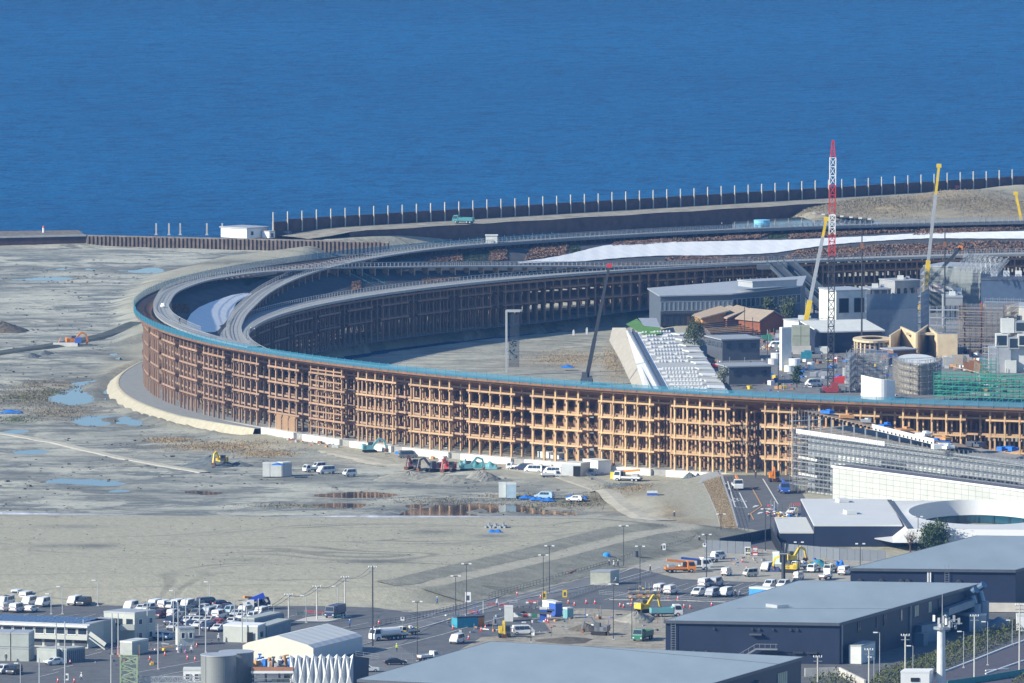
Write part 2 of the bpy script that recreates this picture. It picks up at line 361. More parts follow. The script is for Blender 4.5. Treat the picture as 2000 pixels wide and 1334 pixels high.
# ---- asphalt, gravel and painted lines of the foreground
M_asph = mat('asphalt', (.112,.118,.126), .85, var=.22, scale=.35, bump=.2, bscale=8)
M_asph2 = mat('asphalt_worn', (.150,.156,.164), .85, var=.22, scale=.25, bump=.2, bscale=8)
M_grav = mat('gravel_lot', (.34,.325,.28), .95, var=.2, scale=.5, bump=.4, bscale=3)
M_dirt = mat('dug_earth', (.30,.275,.22), .95, var=.32, scale=.25, bump=.8, bscale=1.2)
M_paint = mat('road_paint', (.62,.64,.64), .7, var=.2, scale=1.5)
M_paint_o = mat('road_paint_orange', (.55,.30,.12), .7)
M_kerb = mat('kerb_concrete', (.42,.42,.40), .9)
road = poly_sheet('asphalt_yard', [(-300,1177),(560,1180),(700,1182),(800,1196),(890,1187),(1090,1128),(1290,1075),(1385,1049),(1440,1036),(1412,928),(1545,928),(1580,985),(1520,1060),(1600,1100),(2300,1150),(2300,1500),(-300,1500)], .04, M_asph)
lot1 = poly_sheet('gravel_lot', [(1236,1108),(1300,1092),(1400,1062),(1480,1072),(1640,1082),(1800,1095),(1800,1140),(1440,1136),(1330,1131)], .08, M_grav)
lot2 = poly_sheet('dug_ground', [(985,1190),(1150,1188),(1340,1200),(1500,1200),(1500,1280),(880,1280),(940,1245),(1075,1232),(1065,1218)], .08, M_dirt)
lot3 = poly_sheet('worn_asphalt', [(300,1322),(640,1275),(560,1262),(740,1225),(900,1180),(1040,1150),(1320,1085),(1230,1108),(1180,1140),(1040,1180),(960,1195),(860,1212),(780,1260),(820,1290),(600,1400),(250,1400)], .08, M_asph2)
mk = MB()
lines_px(mk, [(700,1262,1000,1172),(735,1272,860,1240),(860,1240,1060,1183),(240,1318,520,1268),(300,1322,560,1272),(350,1330,600,1282),(420,1334,640,1292),(1120,1090,1230,1097),(1180,1140,1290,1108),(980,1180,1100,1150)], .12, .22)
lines_px(mk, [(640,1232,720,1216),(760,1228,960,1178),(1004,1169,1100,1143),(1183,1130,1270,1095),(1170,1102,1210,1092),(1260,1082,1282,1076),(1265,1062,1290,1058),(820,1208,850,1199)], .12, .18)
# parking stalls, car park on the left
for k in range(20):
    x = 30+k*33
    if x < 640: lines_px(mk, [(x,1206-(k%2)*2,x+26,1199)], .12, .14)
    if 270 < x < 520: lines_px(mk, [(x,1228,x+40,1216)], .12, .14)
for k in range(5): lines_px(mk, [(285+k*1,1233+k*9,335+k*4,1226+k*8)], .12, .16)
for k in range(6): lines_px(mk, [(75+k*28,1322-k*13,115+k*28,1312-k*13)], .12, .2)
# parking stalls by the pavilions
for k in range(9): lines_px(mk, [(1255+k*27,1152-(k%3),1290+k*27,1139-(k%2))], .12, .14)
for k in range(9): lines_px(mk, [(1270+k*27,1166,1305+k*27,1154)], .12, .14)
lines_px(mk, [(1250,1152,1480,1151),(1170,1148,1270,1120),(1180,1172,1250,1150)], .12, .14)
mk.build('painted_line', M_paint, road)
mo = MB(); rm = MB()
lines_px(rm, [(1444,962,1459,992),(1490,935,1520,985),(1421,940,1436,990),(1436,990,1456,992)], .12, .32)
lines_px(mo, [(1470,955,1488,988),(1488,988,1466,1003),(1466,1003,1472,1015)], .12, .3)
for a, b in ((1471,991),(1480,1004)): lines_px(rm, [(a,b,a+8,b-4)], .12, .5); lines_px(rm, [(a+3,b-1.5,a+8,b-4)], .13, 1.0)
rm.build('lane_line', M_paint, road); mo.build('lane_line', M_paint_o, road)
# the stop lettering on the ramp road
tc = bpy.data.curves.new('stop', 'FONT'); tc.body = '\u6b62\u307e\u308c'; tc.size = 2.0; tc.align_x = 'CENTER'; tc.resolution_u = 2
to = bpy.data.objects.new('tmp', tc); COL.objects.link(to); bpy.context.view_layer.update()
tme = bpy.data.meshes.new_from_object(to.evaluated_get(bpy.context.evaluated_depsgraph_get())); bpy.data.objects.remove(to)
tme.materials.clear(); tme.materials.append(M_paint)
lo = link_mesh('road_lettering', tme, road, Vector(at(1436,976,.13)), (0,0,R(12)), (1.0,6.5,1)); lo.location = at(1437,980,.13)
# kerbs
kb = MB()
for pts in ([(560,1272),(700,1262),(900,1204),(1010,1172),(1180,1138)], [(620,1240),(740,1222),(900,1188),(1090,1131),(1290,1078)], [(1190,1171),(1330,1173),(1480,1178)]):
    for (a, b), (c2, d) in zip(pts, pts[1:]): kb.bar(at(a, b, .1), at(c2, d, .1), .25, .22)
tag(kb.build('kerb', M_kerb), kind='structure')

# ---- ring apron, revetment on the lagoon side
M_apron = mat('apron_mortar', (.25,.265,.27), .9, var=.1)
M_rev = mat('revetment_sand', (.42,.39,.30), .95, var=.12, bump=.3)
def pol(r, th, z=0.0): return (RCX+r*math.cos(R(th)), RCY+r*math.sin(R(th)), z)
ths = [150+i*1.0 for i in range(58)]
rw = lambda t: 1.0 if t < 200 else max(.25, 1-(t-200)/9)
MB().grid([[pol(338+5.2*rw(t), t, -.35) for t in ths], [pol(300, t, -.2) if False else pol(331, t, -.30) for t in ths]]).build('ring_apron', M_apron)
tag(bpy.data.objects['ring_apron'], kind='structure')
MB().grid([[pol(338+8.6*rw(t), t, -2.6) for t in ths], [pol(338+7.9*rw(t), t, -2.0) for t in ths], [pol(338+5.7*rw(t), t, -.45) for t in ths], [pol(338+5.2*rw(t), t, -.30) for t in ths], [pol(338+4.9*rw(t), t, -.28) for t in ths]]).build('revetment_slope', M_rev)
tag(bpy.data.objects['revetment_slope'], kind='structure')
# ---- ramp embankment: mortar slope and dry-grass bank
M_mort = mat('sprayed_mortar', (.33,.345,.35), .9, var=.08)
M_drybank = mat('dry_grass_bank', (.26,.19,.105), .95, var=.4, scale=.9, bump=.9, bscale=2)
b0 = [at(x, y, .25) for x, y in ((1405,930),(1415,955),(1428,990),(1441,1036))]; b1 = [at(x, y, .1) for x, y in ((1372,940),(1385,965),(1400,1000),(1408,1033))]
b2 = [at(x, y, -1.9) for x, y in ((1328,955),(1325,990),(1345,1020),(1375,1036))]
tag(MB().grid([b1, b0]).build('dry_grass_bank', M_drybank), kind='structure')
tag(MB().grid([b2, [(p[0],p[1],p[2]-.06) for p in b1]]).build('mortar_slope', M_mort), kind='structure')
tag(MB().add([at(1330,940,-.4), at(1400,918,.2), at(1408,930,.3), at(1372,942,.1), at(1330,954,-1)][::-1], [(0,1,2,3,4)]).build('mortar_berm', M_mort), kind='structure')

# ---- low tracks, ditch and silt sheet on the flats
def strip(name, pts, z, w, m, crown=.2):
    P = [Vector(at(x, y, z)) for x, y in pts]; Q = []
    for a, b in zip(P, P[1:]):
        n = max(2, int((b-a).length/5)); Q += [a.lerp(b, k/n) for k in range(n)]
    Q.append(P[-1]); X = np.array([q.x for q in Q]); Y = np.array([q.y for q in Q]); Z = np.maximum(ground_z(X, Y), z-.2); rows = [[], [], [], []]
    for k, q in enumerate(Q):
        d = (Q[min(k+1, len(Q)-1)]-Q[max(k-1, 0)]).normalized(); n = Vector((-d.y, d.x, 0)); j = .25*math.sin(k*1.3)
        for r_, (o_, h_) in zip(rows, ((-w/2-j, -.25), (-w/4, crown), (w/4, crown), (w/2+j, -.25))): p = q+n*o_; r_.append((p.x, p.y, Z[k]+h_))
    return tag(MB().grid(rows).build(name, m), kind='structure')
strip('dirt_track', [(-120,828),(0,846),(100,864),(250,897),(330,912),(400,924)], -2, 5, mat('pale_track', (.44,.42,.35), .95, var=.15))
strip('haul_track', [(640,880),(760,905),(980,912),(1100,930),(1190,962),(1240,995),(1300,1030)], -1.6, 9, mat('pale_track2', (.40,.375,.305), .95, var=.2, scale=.3), .12)
strip('drain_ditch', [(-120,706),(0,690),(80,680),(150,668),(200,657),(268,641)], -2, 9, mat('ditch_mud', (.075,.085,.075), .9, var=.4, scale=.3), .5)
strip('silt_sheet', [(-150,998),(0,1001),(200,1006),(420,1012),(760,1020),(1000,1021),(1150,1021)], -1.2, 3, mat('silt_cloth', (.33,.36,.44), .8, var=.4, scale=.2), .35)

_pl = [Vector((*p, 0)) for p in PX([(735,1135),(770,1131),(800,1124),(900,1101),(1000,1078),(1100,1053),(1190,1031),(1240,1024)], 3)]
def bank_rows(ds, zs_):
    rows = []
    for d_, z_ in zip(ds, zs_):
        r_ = []
        for k, p in enumerate(_pl): t = (_pl[min(k+1, len(_pl)-1)]-_pl[max(k-1, 0)]).normalized(); n = Vector((t.y, -t.x, 0)); q = p+n*(d_+.5*math.sin(k*2.1+d_)); r_.append((q.x, q.y, z_))
        rows.append(r_)
    return rows[::-1]
_bm = mat('embankment_soil', (.235,.232,.185), .95, var=.22, scale=.25, bump=.6, bscale=1.5)
for nm, ds, z_ in (('embankment_slope', (-.3,6), (3.09,2.36)), ('embankment_slope', (13,26), (2.30,.16))): tag(MB().grid(bank_rows(ds, z_)).build(nm, _bm), kind='structure')
# ================================================================ THE TIMBER RING
SLOT = 3.88/6; TH0, TH1 = 86.0, 268.0
def wood(name, c_new, c_old, var=.2):
    m = bpy.data.materials.new(name); m.use_nodes = True; N, L, B = _nt(m)
    g = N.new('ShaderNodeNewGeometry'); P = g.outputs['Position']
    sx = N.new('ShaderNodeSeparateXYZ'); L.new(P, sx.inputs[0])
    age = ramp(N, L, sx.outputs[0], 30.0, -85.0)                   # the western bays were put up first and have greyed
    n = noise(N, L, P, .9, 4, .6); n2 = noise(N, L, P, .12, 3, .5)
    c = mixc(N, L, age, c_new, c_old)
    c = mixc(N, L, mth(N, L, 'MULTIPLY', ramp(N, L, n, .35, .7), .38), c, tuple(v*.62 for v in c_new))
    c = mixc(N, L, mth(N, L, 'MULTIPLY', ramp(N, L, n2, .45, .7), .35), c, tuple(min(1, v*1.25) for v in c_old))
    oi = N.new('ShaderNodeObjectInfo'); hv = N.new('ShaderNodeHueSaturation'); mr = N.new('ShaderNodeMapRange'); mr.inputs[3].default_value = .72; mr.inputs[4].default_value = 1.16; L.new(oi.outputs['Random'], mr.inputs[0]); L.new(mr.outputs[0], hv.inputs['Value']); L.new(c, hv.inputs['Color'])   # every piece of timber differs a little
    L.new(hv.outputs[0], B.inputs['Base Color']); B.inputs['Roughness'].default_value = .7; B.inputs['Specular IOR Level'].default_value = .25
    return m
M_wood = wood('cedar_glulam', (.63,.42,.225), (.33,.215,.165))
M_wood_shade = wood('cedar_glulam_shaded', (.36,.215,.13), (.23,.16,.13))  # same cedar, with the shade inside the lattice put into its colour
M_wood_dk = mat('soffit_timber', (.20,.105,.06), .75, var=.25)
M_deck = mat('deck_paving', (.21,.22,.23), .85, var=.14, scale=.35)
M_path = mat('path_paving', (.29,.305,.315), .85, var=.12, scale=.4)
M_sheet = mat('waterproof_membrane', (.80,.82,.84), .55, var=.05, scale=.2, bump=.1, bscale=.5)
M_soil = mat('bank_soil', (.070,.075,.085), .95, var=.25, scale=.25)
M_rail = mat('railing_steel', (.40,.42,.44), .45, .2, var=.08)
M_plinth = mat('plinth_concrete', (.66,.66,.62), .85, var=.10, scale=.5)
M_post_t = mat('net_post_steel', (.10,.30,.38), .5)
def net_material(name, col, a):
    m = bpy.data.materials.new(name); m.use_nodes = True; N, L, B = _nt(m)
    B.inputs['Base Color'].default_value = (*col, 1); B.inputs['Roughness'].default_value = .8
    g = N.new('ShaderNodeNewGeometry'); n = noise(N, L, g.outputs['Position'], .8, 3)
    r = N.new('ShaderNodeMapRange'); r.inputs[3].default_value = a-.15; r.inputs[4].default_value = a+.15; L.new(n, r.inputs[0]); L.new(r.outputs[0], B.inputs['Alpha'])
    return m
M_net = net_material('blue_safety_net', (.02,.18,.29), .62)
ring = thing('timber_ring', 'huge circular timber lattice walkway ring sweeping round the construction site beside the sea', 'ring structure', (RCX, RCY, 0))
def rl(r, th, z=0.0): return (r*math.cos(R(th)), r*math.sin(R(th)), z)       # ring-local
def zbase(r, th):
    low = max(0, min(1, (th-127)/12))*max(0, min(1, (206-th)/8)); low = low*low*(3-2*low)
    return (-1.75 if r < 322 else -.5)*low-.05
def zs(r): return 12+8*max(0, min(1, (r-311)/22))            # level of the paths across the ring
def zsoil(r): return zs(r)-1.9 if 313 < r < 333 else zs(r)-.6
ROWS = [336-3.79*k for k in range(8)]
LEV = [4.2, 8.15, 12.1, 16.05]
slots = []                                                   # (theta, in_gap, group)
def group_starts():
    out = []
    t = 234.54
    while t > TH0: out.append((t, 0)); t -= 3.88
    out.append((238.42, 1)); t = 241.64
    while t < TH1: out.append((t, 0)); t += 3.88
    return sorted(out)
for t, gate in group_starts():
    for k in range(6 if not gate else 5):
        slots.append((t+k*SLOT, k == (5 if not gate else 4), gate and k == 0))
colm = {}
def column_mesh(h, w=.52, m=None, d=None):
    key = (round(h, 1), w, m.name)
    if key not in colm: colm[key] = MB().box((0,0,0), (w, w, round(h, 1))).mesh('column', m)
    return colm[key]
lat = MB(); lat2 = MB()
for th, gap, gate in slots:
    outer_seen = th > 182; inner_seen = 118 < th < 176
    for i, r in enumerate(ROWS):
        if gate and i < 7: continue
        if gap and i == 0: continue
        zb = zbase(r, th); zt = zs(r)-(2.6 if 313 < r < 333 else .9)
        if (i == 0 and outer_seen) or (i == 7 and inner_seen):
            link_mesh('column', column_mesh(zt-zb, .46, M_wood if i == 0 else M_wood_shade), ring, rl(r, th, zb), (0,0,R(th)))
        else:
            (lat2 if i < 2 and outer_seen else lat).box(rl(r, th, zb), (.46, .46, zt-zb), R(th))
    # radial beams, one course per storey, ends run past the posts
    for z in LEV:
        ro = 336.55 if not gap else 332.8
        ri = 308.9
        if z > 11: ri = 311+(z+1.6-12)/8*22
        if ri > ro-2: continue
        if gate and z < 14: continue
        lat.bar(rl(ri, th, z-.5), rl(ro-1.7 if outer_seen else ro, th, z-.5), .30, .46)
        if outer_seen: lat2.bar(rl(ro-1.7, th, z-.5), rl(ro, th, z-.5), .30, .44)
    ro = 338.4
    lat.bar(rl(334.0, th, 18.75), rl(ro, th, 19.2), .26, .5)        # rafter ends under the eave
    lat.bar(rl(308.2, th, 11.1), rl(318, th, 11.1), .26, .5)
# circumferential beams: each runs through one bay of five posts
def arc_bar(mb, r, t0, t1, z, w, h):
    n = max(1, int((t1-t0)/SLOT+.5))
    for k in range(n): a = t0+(t1-t0)*k/n; b = t0+(t1-t0)*(k+1)/n; mb.bar(rl(r, a, z), rl(r, b, z), w, h)
gs = group_starts()
for t, gate in gs:
    t_a = t+(SLOT if gate else 0)-.30*SLOT; t_b = t+(3 if gate else 4)*SLOT+.34*SLOT
    for z in LEV:
        for i, r in enumerate(ROWS):
            if z > zs(r)-1.9: continue
            dz = .08 if i % 2 else 0
            if (i == 0 and t > 180) or (i == 7 and 116 < t < 176):
                mb = MB(); arc_bar(mb, r+(.02 if i == 0 else -.02), t_a, t_b, z+dz, .32, .46); mb.build('beam', M_wood if i == 0 else M_wood_shade, ring)
            else:
                arc_bar(lat2 if i < 2 and t > 180 else lat, r, t_a-SLOT*.7, t_b+SLOT*.7, z+dz, .3, .5)
    # eave beam of the bay
    if t > 178:
        mb = MB(); arc_bar(mb, 336.35, t, t+3.88, 18.55, .36, .7); mb.build('eave_beam', M_wood, ring)
    mb = MB(); arc_bar(mb, 308.9, t, t+3.88, 10.6, .3, .6); mb.build('inner_eave_beam', M_wood_shade, ring)
tag(lat2.build('outer_lattice', wood('cedar_glulam_half_shaded', (.52,.345,.20), (.33,.235,.185)), ring), kind='stuff')  # second row: partial shade painted in as a tone between lit and dark cedar
lo = lat.build('inner_lattice', M_wood_shade, ring); tag(lo, kind='stuff')
# stair tower inside one bay: extra half-storey beams and flights
st = MB()
for z in (2.2, 6.2, 10.2, 14.2, 17.0): arc_bar(st, 336.2, 211.3, 213.9, z, .26, .34)
for k in range(6):
    a, b = (211.6, 213.6) if k % 2 else (213.6, 211.6); st.bar(rl(334.2, a, .4+k*2.9), rl(334.2, b, .4+(k+1)*2.9), 1.0, .25)
st.build('stair_tower', M_wood, ring)
pn = MB()
for k in range(3): pn.box(rl(336.1, 208.25+k*SLOT, -.1), (.12, 3.2, 4.0), R(208.25+k*SLOT))
pn.build('plywood_hoarding', mat('plywood', (.30,.19,.11), .8), ring)
pn = MB(); pn.box(rl(335.8, 249.9, 5.0), (.12, 3.2, 3.6), R(249.9)); pn.build('plywood_hoarding', mat('plywood', (.40,.24,.12)), ring)
# concrete plinths under the near bays
for t, gate in gs:
    if 207 < t < 236 and not gate:
        mb = MB(); a, b = t-.25, t+4*SLOT+.25
        o = [rl(337.9, a+(b-a)*k/6)[:2] for k in range(7)]; i_ = [rl(335.0, a+(b-a)*k/6)[:2] for k in range(6, -1, -1)]
        mb.prism(o+i_, -2.0, .02); mb.build('plinth', M_plinth, ring)
# floor slab under the lattice
fl = MB(); tt = [TH0+(TH1-TH0)*k/200 for k in range(201)]
fl.grid([[rl(337.05, t, -2.4) for t in tt], [rl(337.0, t, zbase(337, t)-.02) for t in tt], [rl(321, t, zbase(321, t)) for t in tt], [rl(308.5, t, zbase(308, t)-.02) for t in tt]])
fl.build('floor_slab', mat('slab_concrete', (.30,.30,.29), .9), ring)
# ---- the roof of the ring: outer walk, planted bank, inner walk
tt = [TH0+(TH1-TH0)*k/320 for k in range(321)]
for seg in ([t for t in tt if t < 146], [t for t in tt if t > 200]):
    dk = MB(); dk.grid([[rl(338.6, t, 19.35) for t in seg], [rl(338.6, t, 19.72) for t in seg], [rl(333.5, t, 19.72) for t in seg], [rl(333.5, t, 19.15) for t in seg], [rl(338.6, t, 19.35) for t in seg]]); dk.build('outer_walk', M_deck, ring)
pb_ = MB(); seg = [t for t in tt if 144 < t < 202]; pb_.grid([[rl(338.5, t, 19.45) for t in seg], [rl(336, t, 19.0) for t in seg], [rl(332.5, t, 18.0) for t in seg]]); pb_.build('rim_planting', M_soil, ring)
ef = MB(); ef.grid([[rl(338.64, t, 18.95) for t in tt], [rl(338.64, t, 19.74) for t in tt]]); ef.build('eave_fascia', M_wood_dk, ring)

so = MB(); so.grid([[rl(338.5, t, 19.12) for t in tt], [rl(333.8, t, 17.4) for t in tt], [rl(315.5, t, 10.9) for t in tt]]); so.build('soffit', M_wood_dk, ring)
iw = MB(); iw.grid([[rl(315.2, t, 12.0) for t in tt], [rl(307.5, t, 12.0) for t in tt], [rl(307.5, t, 11.45) for t in tt], [rl(316, t, 11.35) for t in tt]])
iw.build('inner_walk', M_path, ring)
rr = [333.6, 331, 327, 323, 319, 315.0]
bk = MB(); bk.grid([[rl(r, t, zsoil(r) if 315.1 < r < 333.4 else (18.0 if r > 330 else 11.9)) for t in tt] for r in rr])
bk.build('planted_bank', M_soil, ring, smooth=True)
# paths that cross from the outer to the inner walk
PATH_AC = [(205,334.0,20.0),(198,333.0,20.0),(192,332.0,20.0),(184,331.3,19.9),(177.4,331.5,19.8),(172,333.6,20.0),(164.4,335.0,20.0),(159,332.8,19.8),(154,329.6,18.9),(151.3,328.6,18.5),(148.9,326.8,17.7),(145,323.7,16.6),(141.2,321.1,15.6),(137.8,318.0,14.7),(134.3,315.6,13.8),(130.9,313.7,12.8),(127,312.0,12.15),(122,311.5,12.06)]
PATH_B = [(188,311.2,12.05),(181,311.2,12.06),(174.6,313.1,12.75),(167.2,317.1,14.2),(161.4,321.8,16.0),(156.4,325.9,17.4),(152.1,328.6,18.55),(147.2,331.2,19.4),(141,334.6,20.0),(135,335.8,20.02),(125,336,20.02),(112,336,20.02),(99,336,20.02),(86,336,20.02)]
def resample(P, step=.5):
    P = sorted(P); a = np.array(P); t = np.arange(a[0,0], a[-1,0]+1e-6, step)
    def sm(col):
        v = np.interp(t, a[:,0], a[:,col]); k = np.ones(7)/7; w = np.pad(v, 3, mode='edge'); return np.convolve(w, k, 'valid')
    return list(zip(t, sm(1), sm(2)))
def path(name, P, w=2.05, m=M_path):
    S = resample(P); mb = MB(); E0, E1 = [], []
    for k, (t, r, z) in enumerate(S):
        E0.append(rl(r+w, t, z+.05)); E1.append(rl(r-w, t, z+.05))
    dn = lambda E, d: [(x, y, z-d) for x, y, z in E]
    mb.grid([dn(E0, .45), E0, E1, dn(E1, .45), dn(E0, .45)]); o = mb.build(name, m, ring)
    lm = MB()
    for off in (-w*.45, w*.45):                              # darker joints along the paving
        for k in range(0, len(S)-1): (t, r, z), (t2, r2, z2) = S[k], S[k+1]; lm.quad(rl(r+off+.08, t, z+.07), rl(r+off-.08, t, z+.07), rl(r2+off-.08, t2, z2+.07), rl(r2+off+.08, t2, z2+.07))
    lm.build('paving_joint', mat('joint_dark', (.16,.16,.16), .9), o)
    # brackets carrying the lower edge
    for k in range(0, len(S), 2):
        t, r, z = S[k]
        if 314 < r < 331.5:
            a, b, c = Vector(rl(r-w, t, z-.35)), Vector(rl(r+w*.2, t, z-.35)), Vector(rl(r-w*.1, t, z-3.0))
            e = Vector((-math.sin(R(t)), math.cos(R(t)), 0))*.16
            br = MB(); br.add([a-e, b-e, c-e, a+e, b+e, c+e], [(0,1,2),(5,4,3),(0,3,4,1),(1,4,5,2),(2,5,3,0)])
            br.box(rl(r-w+.4, t, zsoil(r-w)-.3), (.35, .35, max(.4, z-.3-zsoil(r-w))), R(t))
            br.build('bracket', M_wood, o)
    return o, S
pa, SA = path('crossing_path', PATH_AC); pb, SB = path('crossing_path', PATH_B)
pa['label'] = 'paved path curving from the outer rim down to the inner walk'; pb['label'] = 'paved path climbing from the inner walk to the outer rim'
def railing(pts, step_every=1, h=1.15, parent=ring, m=M_rail, name='railing', pw=.13):
    mb = MB()
    for k in range(0, len(pts), step_every): x, y, z = pts[k]; mb.bar((x, y, z), (x, y, z+h), pw)
    for a, b in zip(pts, pts[1:]):
        mb.bar((a[0], a[1], a[2]+h), (b[0], b[1], b[2]+h), .09); mb.bar((a[0], a[1], a[2]+h*.5), (b[0], b[1], b[2]+h*.5), .05)
    return mb.build(name, m, parent)
for S, w in ((SA, 2.0), (SB, 2.0)):
    F = resample([(t, r, z) for t, r, z in S], .3)
    railing([rl(r+w, t, z) for t, r, z in F if t < 200]); railing([rl(r-w, t, z) for t, r, z in F if t < 196])
tf = [TH0+k*.33 for k in range(int((197-TH0)/.33))]
railing([rl(307.75, t, 12.0) for t in tf]); railing([rl(314.9, t, 12.0) for t in tf if t < 176])
railing([rl(338.0, t, 19.72) for t in tf if t < 133]); railing([rl(333.7, t, 19.72) for t in tf if t < 140])
# inner-walk nosing (pale edge seen along the rim)
ns = MB(); ns.grid([[rl(307.42, t, 12.08) for t in tt], [rl(307.42, t, 11.4) for t in tt]]); ns.build('deck_nosing', mat('nosing', (.34,.34,.33), .8), ring)
# membrane sheets laid on the bank
def sheet(name, pts, lift=.12, n=40, fold=False):
    """pts: (theta, r_low, r_high)"""
    a = np.array(sorted(pts)); t = np.linspace(a[0,0], a[-1,0], n); lo_ = np.interp(t, a[:,0], a[:,1]); hi = np.interp(t, a[:,0], a[:,2])
    k = np.ones(5)/5; s_ = lambda v: np.convolve(np.pad(v, 2, mode='edge'), k, 'valid'); lo_, hi = s_(lo_), s_(hi)
    mb = MB(); mb.grid([[rl(lo_[i]+(hi[i]-lo_[i])*j/6, t[i], zsoil(min(333, max(315.2, lo_[i]+(hi[i]-lo_[i])*j/6)))+lift+.04*math.sin(i*2.1+j)) for i in range(n)] for j in range(7)])
    return mb.build(name, M_sheet, ring, smooth=False)
def soil_rt(px, py):
    """where a sight line meets the planted bank"""
    b = None
    for i in range(96, 200):
        z = i/10; x, y, _ = at(px, py, z); r = math.hypot(x-RCX, y-RCY); th = math.degrees(math.atan2(y-RCY, x-RCX)) % 360
        d = abs(z-zsoil(min(332.9, max(315.2, r))))
        if b is None or d < b[0]: b = (d, th, r)
    return b[1], b[2]
wsm = MB(); rows_ = []
for y_, xl, xr in ((574,478,492),(578,452,490),(584,432,474),(592,410,462),(602,388,457),(614,373,451),(626,366,444),(638,364,434),(650,368,424)):
    rw_ = []
    for k in range(9):
        t_, r_ = soil_rt(xl+(xr-xl)*k/8, y_); r_ = min(332, max(315.4, r_)); rw_.append(rl(r_, t_, zsoil(r_)+.18))
    rows_.append(rw_)
wsm.grid(rows_[::-1]); ws = wsm.build('membrane_sheet', M_sheet, ring, smooth=True); ws['label'] = 'broad pale membrane sheet between the two paths at the western end'
band = []
for x, y0, y1 in ((1012,517,514),(1060,516,508),(1120,513,498),(1200,506,479),(1280,502,473),(1360,500,473),(1440,499,473),(1500,497,472),(1560,488,470),(1640,478,465),(1720,471,461),(1800,467,457),(1900,467,454),(2000,466,452),(2060,466,451)):
    t0, r0 = soil_rt(x, y0); t1, r1 = soil_rt(x, y1); band.append(((t0+t1)/2, min(r0, r1), max(r0, r1)+.3))
wb = sheet('membrane_sheet', band, lift=.25, n=90); wb['label'] = 'long white membrane sheet winding along the far bank'
# planted beds: dry brown tufts and dark green turf
def tuft_mat(n_, a, b):
    m = bpy.data.materials.new(n_); m.use_nodes = True; N, L, B = _nt(m)
    g = N.new('ShaderNodeNewGeometry'); r = noise(N, L, g.outputs['Position'], 1.4, 3)
    L.new(mixc(N, L, ramp(N, L, r, .35, .65), a, b), B.inputs['Base Color']); B.inputs['Roughness'].default_value = .9; return m
M_tuft = tuft_mat('dry_tufts', (.135,.085,.065), (.27,.175,.125)); M_turf = tuft_mat('bank_turf', (.030,.055,.030), (.055,.085,.040))
def bed(poly_px, m, name, n=500, h=.7):
    C = [soil_rt(*p) for p in poly_px]; mb = MB(); t_ = [c[0] for c in C]; r_ = [c[1] for c in C]
    P = [(a, b*0.0175*322/18) for a, b in zip(t_, r_)]
    for _ in range(n):
        for _try in range(12):
            t = random.uniform(min(t_), max(t_)); r = random.uniform(max(315.4, min(r_)), min(332.8, max(r_)))
            q = sdf(np.array([t]), np.array([r]), list(zip(t_, r_)))[0]
            if q < 0: break
        else: continue
        p = Vector(rl(r, t, zsoil(r)-.1)); a = random.uniform(0, 6.28); w = random.uniform(.14, .34); hh = h*random.uniform(.35, 1.0)
        e = Vector((math.cos(a), math.sin(a), 0))*w; mb.add([p-e, p+e, p+e*.7+Vector((random.uniform(-.3,.3), random.uniform(-.3,.3), hh)), p-e*.7+Vector((random.uniform(-.3,.3), 0, hh*.8))], [(0,1,2,3)])
    o = mb.build(name, m, ring); tag(o, kind='stuff'); return o
for pts in ([(535,525),(590,525),(592,503),(532,508)], [(675,510),(725,498),(722,490),(680,493)], [(826,512),(905,512),(903,496),(830,506)], [(957,512),(990,508),(990,488),(958,490)], [(1025,508),(1105,498),(1110,480),(1040,486)],
    [(820,557),(900,545),(898,541),(830,545)], [(686,570),(705,567),(703,550),(688,553)], [(264,607),(285,601),(282,582),(266,584)], [(338,612),(372,610),(366,595),(340,596)], [(444,640),(456,632),(460,618),(454,622)],
    [(1195,482),(1260,478),(1320,472),(1318,463),(1200,474)], [(1405,470),(1480,468),(1500,460),(1415,462)], [(1560,466),(1700,456),(1750,448),(1570,458)], [(1310,519),(1440,517),(1450,503),(1330,502)], [(1640,508),(1730,500),(1720,480),(1640,490)], [(1740,508),(1860,506),(1850,478),(1760,482)],
    [(1100,529),(1300,520),(1290,514),(1100,521)], [(1780,462),(1990,450),(1990,443),(1800,452)], [(660,528),(720,520),(718,514),(665,518)], [(1300,522),(1500,514),(1500,503),(1300,505)], [(1500,512),(1660,507),(1660,482),(1560,492)], [(1700,506),(1880,503),(1880,474),(1720,478)], [(1870,502),(2040,500),(2040,472),(1880,472)], [(1540,468),(1800,452),(1800,446),(1540,460)], [(1800,452),(2040,446),(2040,440),(1800,446)], [(1220,480),(1420,470),(1420,463),(1220,473)]):
    bed(pts, M_tuft, 'dry_grass_bed', 1300)
for pts in ([(900,512),(955,512),(955,490),(905,494)], [(1115,500),(1135,494),(1130,478),(1112,482)], [(600,505),(670,495),(668,490),(602,500)], [(1500,466),(1560,462),(1560,456),(1500,460)], [(1450,516),(1530,512),(1540,500),(1460,502)], [(1560,510),(1640,507),(1638,494),(1570,498)], [(270,622),(290,612),(286,604),(268,610)], [(1320,472),(1400,470),(1400,462),(1322,464)], [(560,505),(470,540),(480,560),(520,545)]):
    bed(pts, M_turf, 'turf_bed', 900, .3)
